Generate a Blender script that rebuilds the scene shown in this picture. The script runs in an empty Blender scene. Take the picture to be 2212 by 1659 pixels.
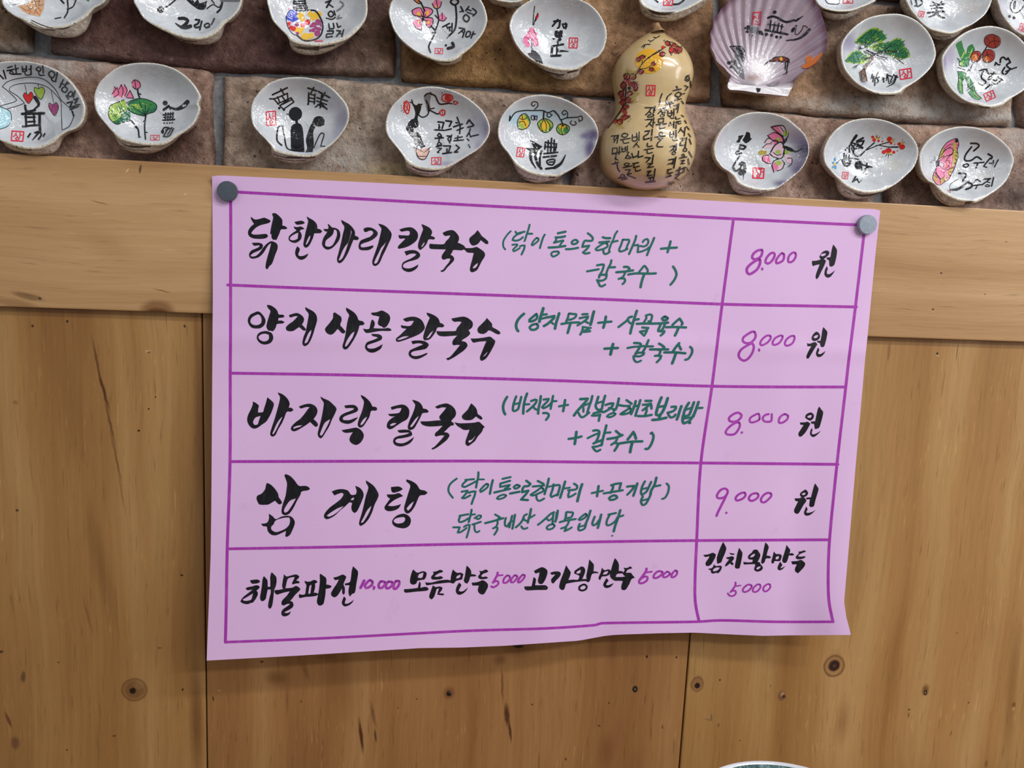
import bpy, bmesh, math, random
from mathutils import Vector, Matrix, noise
from mathutils.bvhtree import BVHTree
from mathutils.geometry import tessellate_polygon

S = bpy.context.scene
COL = S.collection
PI = math.pi

# ------------------------------------------------------------------ camera
# wall frame: x to the right, z up, the board's front face is the plane y = 0
W, H, F = 2212.0, 1659.0, 1766.05
AX = Vector((0.99189524, 0.0252386, 0.12452646)).normalized()     # wall right, seen by the camera (right, down, forward)
AD = Vector((-0.04311458, 0.98878034, 0.14301952)).normalized()   # wall down
AN = AX.cross(AD)                                                 # into the wall
CAM = Vector((0.0, -0.664, 1.226))
def to_world(v): return Vector((v.dot(AX), v.dot(AN), -v.dot(AD)))
cam_data = bpy.data.cameras.new('camera')
cam_data.sensor_fit = 'HORIZONTAL'
cam_data.sensor_width = 36.0
cam_data.lens = F / W * 36.0
cam_data.clip_start = 0.02
cam = bpy.data.objects.new('camera', cam_data)
COL.objects.link(cam)
cr, cu, cb = to_world(Vector((1, 0, 0))), to_world(Vector((0, -1, 0))), to_world(Vector((0, 0, -1)))
cam.matrix_world = Matrix(((cr.x, cu.x, cb.x, CAM.x), (cr.y, cu.y, cb.y, CAM.y), (cr.z, cu.z, cb.z, CAM.z), (0, 0, 0, 1)))
S.camera = cam

# ------------------------------------------------------------------ light
S.view_settings.view_transform = 'Standard'
S.view_settings.look = 'None'
S.view_settings.exposure = 0.0
S.view_settings.gamma = 1.0
world = bpy.data.worlds.new('room_air')
S.world = world
world.use_nodes = True
bg = world.node_tree.nodes['Background']
bg.inputs[0].default_value = (0.93, 0.96, 1.0, 1)
bg.inputs[1].default_value = AMBIENT = 0.31
def tube_light(name, loc, length, width, watts, colour=(1, 0.98, 0.96), aim=(0.15, 0, 1.1)):
    d = bpy.data.lights.new(name, 'AREA')
    d.shape = 'RECTANGLE'; d.size = length; d.size_y = width; d.energy = watts; d.color = colour
    o = bpy.data.objects.new(name, d)
    COL.objects.link(o)
    o.location = loc
    dz = (Vector(loc) - Vector(aim)).normalized()
    dx = (Vector((1, 0, 0)) - dz * dz.x).normalized()
    dy = dz.cross(dx)
    o.matrix_world = Matrix(((dx.x, dy.x, dz.x, loc[0]), (dx.y, dy.y, dz.y, loc[1]), (dx.z, dy.z, dz.z, loc[2]), (0, 0, 0, 1)))
    return o
tube_light('ceiling_tube_near', (1.15, -1.25, 2.45), 1.25, 0.10, 17.5)
tube_light('ceiling_tube_far', (1.3, -2.1, 2.45), 1.25, 0.12, 20)
tube_light('ceiling_tube_left', (-0.9, -1.55, 2.45), 1.25, 0.10, 2.2)
tube_light('window_right', (2.2, -1.3, 1.75), 0.5, 1.0, 13, (0.93, 0.96, 1.0))
tube_light('window_left', (-2.2, -1.9, 1.8), 0.4, 0.7, 1.8, (0.93, 0.96, 1.0))

# ------------------------------------------------------------------ helpers
def ray(px, py): return to_world(Vector((px - W / 2, py - H / 2, F)))
def at(px, py, y=0.0):                      # where the sight line through a pixel of the photograph meets the plane y
    r = ray(px, py)
    return CAM + r * ((y - CAM.y) / r.y)
def lin(c): return tuple((v / 255 / 12.92) if v / 255 <= 0.04045 else ((v / 255 + 0.055) / 1.055) ** 2.4 for v in c)
def rgba(c): return (c[0], c[1], c[2], 1.0)

class N:                                    # small node-tree writer
    def __init__(s, name):
        s.m = bpy.data.materials.new(name); s.m.use_nodes = True
        s.t = s.m.node_tree; s.b = s.t.nodes['Principled BSDF']
    def n(s, typ, **kw):
        q = s.t.nodes.new(typ)
        for k, v in kw.items(): setattr(q, k, v)
        return q
    def l(s, a, b): s.t.links.new(a, b)
    def coord(s): return s.n('ShaderNodeTexCoord').outputs['Object']
    def mapping(s, src, scale=(1, 1, 1), rot=(0, 0, 0), loc=(0, 0, 0), typ='POINT'):
        q = s.n('ShaderNodeMapping', vector_type=typ)
        q.inputs['Scale'].default_value = scale; q.inputs['Rotation'].default_value = rot; q.inputs['Location'].default_value = loc
        s.l(src, q.inputs['Vector']); return q.outputs[0]
    def noise(s, src, scale, detail=4, rough=0.55, dist=0.0):
        q = s.n('ShaderNodeTexNoise')
        q.inputs['Scale'].default_value = scale; q.inputs['Detail'].default_value = detail
        q.inputs['Roughness'].default_value = rough; q.inputs['Distortion'].default_value = dist
        s.l(src, q.inputs['Vector']); return q.outputs['Fac']
    def ramp(s, src, stops):
        q = s.n('ShaderNodeValToRGB'); e = q.color_ramp.elements
        while len(e) < len(stops): e.new(0.5)
        for i, (p, c) in enumerate(stops):
            e[i].position = p; e[i].color = rgba(c) if not isinstance(c, (int, float)) else (c, c, c, 1)
        s.l(src, q.inputs[0]); return q.outputs[0]
    def mix(s, fac, a, b, mode='MIX'):
        q = s.n('ShaderNodeMix', data_type='RGBA', blend_type=mode)
        for sock, v in ((q.inputs[0], fac), (q.inputs[6], a), (q.inputs[7], b)):
            if hasattr(v, 'is_linked'): s.l(v, sock)
            else: sock.default_value = v if isinstance(v, (int, float)) else rgba(v)
        return q.outputs[2]
    def math(s, op, a, b=0.0):
        q = s.n('ShaderNodeMath', operation=op)
        for sock, v in ((q.inputs[0], a), (q.inputs[1], b)):
            if hasattr(v, 'is_linked'): s.l(v, sock)
            else: sock.default_value = v
        return q.outputs[0]
    def remap(s, src, a, b, c, d):
        q = s.n('ShaderNodeMapRange', interpolation_type='SMOOTHSTEP')
        for i, v in enumerate((a, b, c, d)): q.inputs[i + 1].default_value = v
        s.l(src, q.inputs[0]); return q.outputs[0]
    def bump(s, h, strength, dist=0.001):
        q = s.n('ShaderNodeBump'); q.inputs['Strength'].default_value = strength; q.inputs['Distance'].default_value = dist
        s.l(h, q.inputs['Height']); return q.outputs[0]
    def spot(s, vec, base, x, y, z, rx, rz, rot, colour, amount=1.0, soft=0.6, ring=None):
        v = s.mapping(vec, scale=(rx, 1, rz), rot=(0, rot, 0), loc=(x, y, z), typ='TEXTURE')
        q = s.n('ShaderNodeSeparateXYZ'); s.l(v, q.inputs[0])
        d = s.math('SQRT', s.math('ADD', s.math('MULTIPLY', q.outputs[0], q.outputs[0]), s.math('MULTIPLY', q.outputs[2], q.outputs[2])))
        if ring: d = s.math('ABSOLUTE', s.math('SUBTRACT', d, ring)); f = s.remap(d, 0.0, soft, amount, 0.0)
        else: f = s.remap(d, 1 - soft, 1.0, amount, 0.0)
        return s.mix(f, base, colour)
    def done(s, colour=None, rough=0.5, **kw):
        if colour is not None:
            if hasattr(colour, 'is_linked'): s.l(colour, s.b.inputs['Base Color'])
            else: s.b.inputs['Base Color'].default_value = rgba(colour)
        if hasattr(rough, 'is_linked'): s.l(rough, s.b.inputs['Roughness'])
        else: s.b.inputs['Roughness'].default_value = rough
        for k, v in kw.items():
            sock = s.b.inputs[k.replace('_', ' ')]
            if hasattr(v, 'is_linked'): s.l(v, sock)
            else: sock.default_value = v
        return s.m

def tag(o, label=None, cat=None, group=None, kind=None):
    if label: o['label'] = label
    if cat: o['category'] = cat
    if group: o['group'] = group
    if kind: o['kind'] = kind
    return o
def thing(name, loc, label, cat, group=None):
    o = bpy.data.objects.new(name, None); COL.objects.link(o)
    o.location = loc; o.empty_display_size = 0.02
    return tag(o, label, cat, group)
class MB:                                   # mesh collector in world coordinates
    def __init__(s): s.v = []; s.f = []; s.mi = []; s.mats = []; s.tint = None
    def slot(s, m):
        if m not in s.mats: s.mats.append(m)
        return s.mats.index(m)
    def add(s, verts, faces, m):
        k = len(s.v); i = s.slot(m)
        s.v += [Vector(p) for p in verts]
        for f in faces: s.f.append([k + a for a in f]); s.mi.append(i)
    def box(s, a, b, m, bevel=0.0):
        bm = bmesh.new(); bmesh.ops.create_cube(bm, size=1.0)
        for v in bm.verts: v.co = Vector(((a[i] + b[i]) / 2 + v.co[i] * (b[i] - a[i]) for i in range(3)))
        if bevel: bmesh.ops.bevel(bm, geom=bm.edges[:], offset=bevel, segments=2, profile=0.6, affect='EDGES')
        bm.verts.index_update()
        s.add([v.co.copy() for v in bm.verts], [[v.index for v in f.verts] for f in bm.faces], m); bm.free()
    def build(s, name, parent=None, smooth=True):
        o0 = parent.matrix_world.translation if parent else Vector((0, 0, 0))
        p = parent
        off = Vector((0, 0, 0))
        while p: off = off + p.location; p = p.parent
        me = bpy.data.meshes.new(name)
        me.from_pydata([tuple(v - off) for v in s.v], [], s.f)
        for m in s.mats: me.materials.append(m)
        me.polygons.foreach_set('material_index', s.mi)
        me.polygons.foreach_set('use_smooth', [smooth] * len(s.f))
        if s.tint:
            a = me.color_attributes.new('tint', 'FLOAT_COLOR', 'POINT')
            a.data.foreach_set('color', [c for t in s.tint for c in t])
        me.update()
        o = bpy.data.objects.new(name, me); COL.objects.link(o)
        if parent: o.parent = parent
        return o
    def bvh(s): return BVHTree.FromPolygons([tuple(v) for v in s.v], s.f)

# ------------------------------------------------------------------ ink: strokes traced on the photograph and laid on a real surface
def catmull(pts, closed=False, step=3.0, corner=0.35):
    n = len(pts)
    if n < 3 and not closed: 
        a, b = pts[0], pts[-1]; k = max(1, int((b - a).length / step)); return [a.lerp(b, i / k) for i in range(k + 1)]
    def sharp(i):
        if not closed and i in (0, n - 1): return False
        u = (pts[i] - pts[i - 1]); v = (pts[(i + 1) % n] - pts[i])
        if u.length < 1e-6 or v.length < 1e-6: return True
        return u.normalized().dot(v.normalized()) < corner
    out = []
    for i in range(n if closed else n - 1):
        p1, p2 = pts[i], pts[(i + 1) % n]
        p0 = pts[i - 1] if (closed or i > 0) else p1
        p3 = pts[(i + 2) % n] if (closed or i + 2 < n) else p2
        t1 = (p2 - p0) * 0.5
        t2 = (p3 - p1) * 0.5
        if sharp(i): t1 = (p2 - p1) * 0.6
        if sharp((i + 1) % n): t2 = (p2 - p1) * 0.6
        L = (p2 - p1).length
        for t in (t1, t2):
            if t.length > L * 1.2: t *= L * 1.2 / t.length
        k = max(1, int(L / step))
        for j in range(k):
            s = j / k
            out.append(p1 * (2 * s ** 3 - 3 * s * s + 1) + t1 * (s ** 3 - 2 * s * s + s) + p2 * (3 * s * s - 2 * s ** 3) + t2 * (s ** 3 - s * s))
    if not closed: out.append(pts[-1].copy())
    return out

class Ink:
    """Reads a text of traced strokes and lays them on a surface.
    @ox oy w    origin and width (in photo pixels) of the region whose width counts 2212 units
    K colour    S w x y ...  stroke     T w ... stroke that thins towards its end    C w ... closed stroke
    P x y ...   filled outline    H x y ...  hole in the last outline   D r x y  dot   O rx ry x y [deg]  oval
    Q x y w h deg  red seal with its frame     Z len deg n x y ...  short hatches inside an outline"""
    def __init__(s, tree, mats, lift=0.00018, fine=5.0, pen=1.0):
        s.tree, s.mats, s.lift, s.fine, s.pen = tree, mats, lift, fine, pen
        s.layer = 0; s.rng = random.Random(7); s.mb = MB()
    def hit(s, p, far):
        r = ray(p.x, p.y).normalized()
        h, nrm, i, d = s.tree.ray_cast(CAM, r)
        if h is None: return None
        if nrm.dot(r) > 0: nrm = -nrm
        return h + nrm * far
    def poly(s, m, loops):
        far = s.lift + s.layer * 4e-6; s.layer += 1
        flat = [p for l in loops for p in l]
        try: tris = tessellate_polygon([[Vector((p.x, p.y, 0)) for p in l] for l in loops])
        except Exception: return
        cache = {}; V = []; Fc = []
        def vid(p):
            k = (round(p.x, 3), round(p.y, 3))
            if k not in cache:
                h = s.hit(p, far)
                cache[k] = None if h is None else len(V)
                if h is not None: V.append(h)
            return cache[k]
        stack = [tuple(flat[i] for i in t) for t in tris]
        while stack:
            a, b, c = stack.pop()
            e = [((a - b).length, 0), ((b - c).length, 1), ((c - a).length, 2)]
            L, k = max(e)
            if L > s.fine:
                if k == 0: q = (a + b) / 2; stack += [(a, q, c), (q, b, c)]
                elif k == 1: q = (b + c) / 2; stack += [(a, b, q), (a, q, c)]
                else: q = (c + a) / 2; stack += [(a, b, q), (q, b, c)]
                continue
            ids = [vid(p) for p in (a, b, c)]
            if None not in ids and len(set(ids)) == 3: Fc.append(ids)
        s.mb.add(V, Fc, m)
    def stroke(s, m, pts, w, closed=False, thin=False):
        far = s.lift + s.layer * 4e-6; s.layer += 1
        line = catmull(pts, closed, max(0.7, min(s.fine, w * 0.5)), -0.97 if closed else -0.1)
        if closed: line.append(line[0].copy())
        n = len(line); V = []; Fc = []; prev = None
        for i, p in enumerate(line):
            a = line[max(0, i - 1)]; b = line[min(n - 1, i + 1)]
            if closed and i in (0, n - 1): a, b = line[-2], line[1]
            d = (b - a)
            if d.length < 1e-6: continue
            d.normalize(); q = Vector((-d.y, d.x)); hw = w / 2
            if thin: t = i / (n - 1); hw *= 1 - 0.75 * max(0, t - 0.25) / 0.75
            l, r = s.hit(p + q * hw, far), s.hit(p - q * hw, far)
            if l is None or r is None: prev = None; continue
            k = len(V); V += [l, r]
            if prev is not None: Fc.append((prev, prev + 1, k + 1, k))
            prev = k
        s.mb.add(V, Fc, m)
        ends = [pts[0]] + ([] if thin else [pts[-1]])
        for i in range(0 if closed else 1, len(pts) if closed else len(pts) - 1):
            u, q = pts[i] - pts[i - 1], pts[(i + 1) % len(pts)] - pts[i]
            if u.length > 1e-6 and q.length > 1e-6 and u.normalized().dot(q.normalized()) < 0.6 and not thin: ends.append(pts[i])
        far += 2e-6
        for p in ends: s.disc(m, p, w / 2, w / 2, far=far)
    def disc(s, m, p, rx, ry, deg=0, far=None):
        if far is None: far = s.lift + s.layer * 4e-6; s.layer += 1
        k = 10 if max(rx, ry) < 5 else 22
        c = s.hit(p, far)
        if c is None: return
        V = [c]; R = math.radians(deg); rings = 1 if max(rx, ry) <= s.fine else int(max(rx, ry) / s.fine) + 1
        for j in range(1, rings + 1):
            for i in range(k):
                x, y = rx * j / rings * math.cos(2 * PI * i / k), ry * j / rings * math.sin(2 * PI * i / k)
                V.append(s.hit(p + Vector((x * math.cos(R) - y * math.sin(R), x * math.sin(R) + y * math.cos(R))), far))
        Fc = [(0, 1 + i, 1 + (i + 1) % k) for i in range(k)]
        for j in range(1, rings):
            o0, o1 = 1 + (j - 1) * k, 1 + j * k
            Fc += [(o0 + i, o1 + i, o1 + (i + 1) % k, o0 + (i + 1) % k) for i in range(k)]
        Fc = [f for f in Fc if all(V[i] is not None for i in f)]
        s.mb.add([v if v is not None else c for v in V], Fc, m)
    def read(s, text):
        ox, oy, k, col = 0, 0, 1.0, 'K'; pend = None
        def flush():
            nonlocal pend
            if pend: s.poly(s.mats[pend[0]], pend[1]); pend = None
        for raw in text.replace(';', '\n').split('\n'):
            t = raw.split()
            if not t: continue
            c = t[0]
            if c == 'K': flush(); col = t[1]; continue
            v = [float(x) for x in (t[1:] if c[0] != '@' else [c[1:]] + t[1:])]
            pt = lambda q: [Vector((ox + q[i] * k, oy + q[i + 1] * k)) for i in range(0, len(q) - 1, 2)]
            if c == 'H': pend[1].append(catmull(pt(v), True, 2.0)); continue
            flush()
            if c[0] == '@': ox, oy, k = v[0], v[1], v[2] / 2212.0
            elif c in 'STC': s.stroke(s.mats[col], pt(v[1:]), v[0] * k * s.pen, c == 'C', c == 'T')
            elif c == 'P': pend = (col, [catmull(pt(v), True, 2.0)])
            elif c == 'D': s.disc(s.mats[col], pt(v[1:])[0], v[0] * k, v[0] * k)
            elif c == 'O': s.disc(s.mats[col], pt(v[2:4])[0], v[0] * k, v[1] * k, v[4] if len(v) > 4 else 0)
            elif c == 'Q': s.seal(pt(v[:2])[0], v[2] * k, v[3] * k, v[4])
            elif c == 'Z': s.hatch(s.mats[col], v[0] * k, v[1], int(v[2]), pt(v[3:]))
        flush()
    def seal(s, c, w, h, deg):
        R = math.radians(deg); m = s.mats['R']; t = max(0.9, min(w, h) * 0.105)
        P = lambda *q: [c + Vector((q[i] * w * math.cos(R) - q[i + 1] * h * math.sin(R), q[i] * w * math.sin(R) + q[i + 1] * h * math.cos(R))) for i in range(0, len(q), 2)]
        [s.stroke(m, P(*q), t * 1.25) for q in ((-.5, -.48, .5, -.5), (.5, -.5, .48, .48), (.48, .48, -.5, .5), (-.5, .5, -.5, -.48))]
        s.stroke(m, P(-.14, -.34, -.2, -.1, -.36, .08), t); s.stroke(m, P(-.16, -.16, .02, .06), t)
        s.stroke(m, P(.2, -.38, .2, .12), t); s.stroke(m, P(.2, -.14, .38, -.16), t)
        s.stroke(m, P(.0, .14, -.16, .26, .0, .38, .16, .26), t, True)
    def hatch(s, m, ln, deg, n, loop):
        xs = [p.x for p in loop]; ys = [p.y for p in loop]
        def inside(p):
            r = False
            for i in range(len(loop)):
                a, b = loop[i - 1], loop[i]
                if (a.y > p.y) != (b.y > p.y) and p.x < (b.x - a.x) * (p.y - a.y) / (b.y - a.y) + a.x: r = not r
            return r
        done = 0; tries = 0
        while done < n and tries < n * 20:
            tries += 1
            p = Vector((s.rng.uniform(min(xs), max(xs)), s.rng.uniform(min(ys), max(ys))))
            if not inside(p): continue
            a = math.radians(deg + s.rng.uniform(-18, 18)); d = Vector((math.cos(a), math.sin(a))) * ln * s.rng.uniform(.5, 1)
            s.stroke(m, [p - d / 2, p + d / 2], max(0.8, ln * 0.13)); done += 1
    def build(s, name, parent): 
        return s.mb.build(name, parent, smooth=True) if s.mb.f else None
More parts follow.
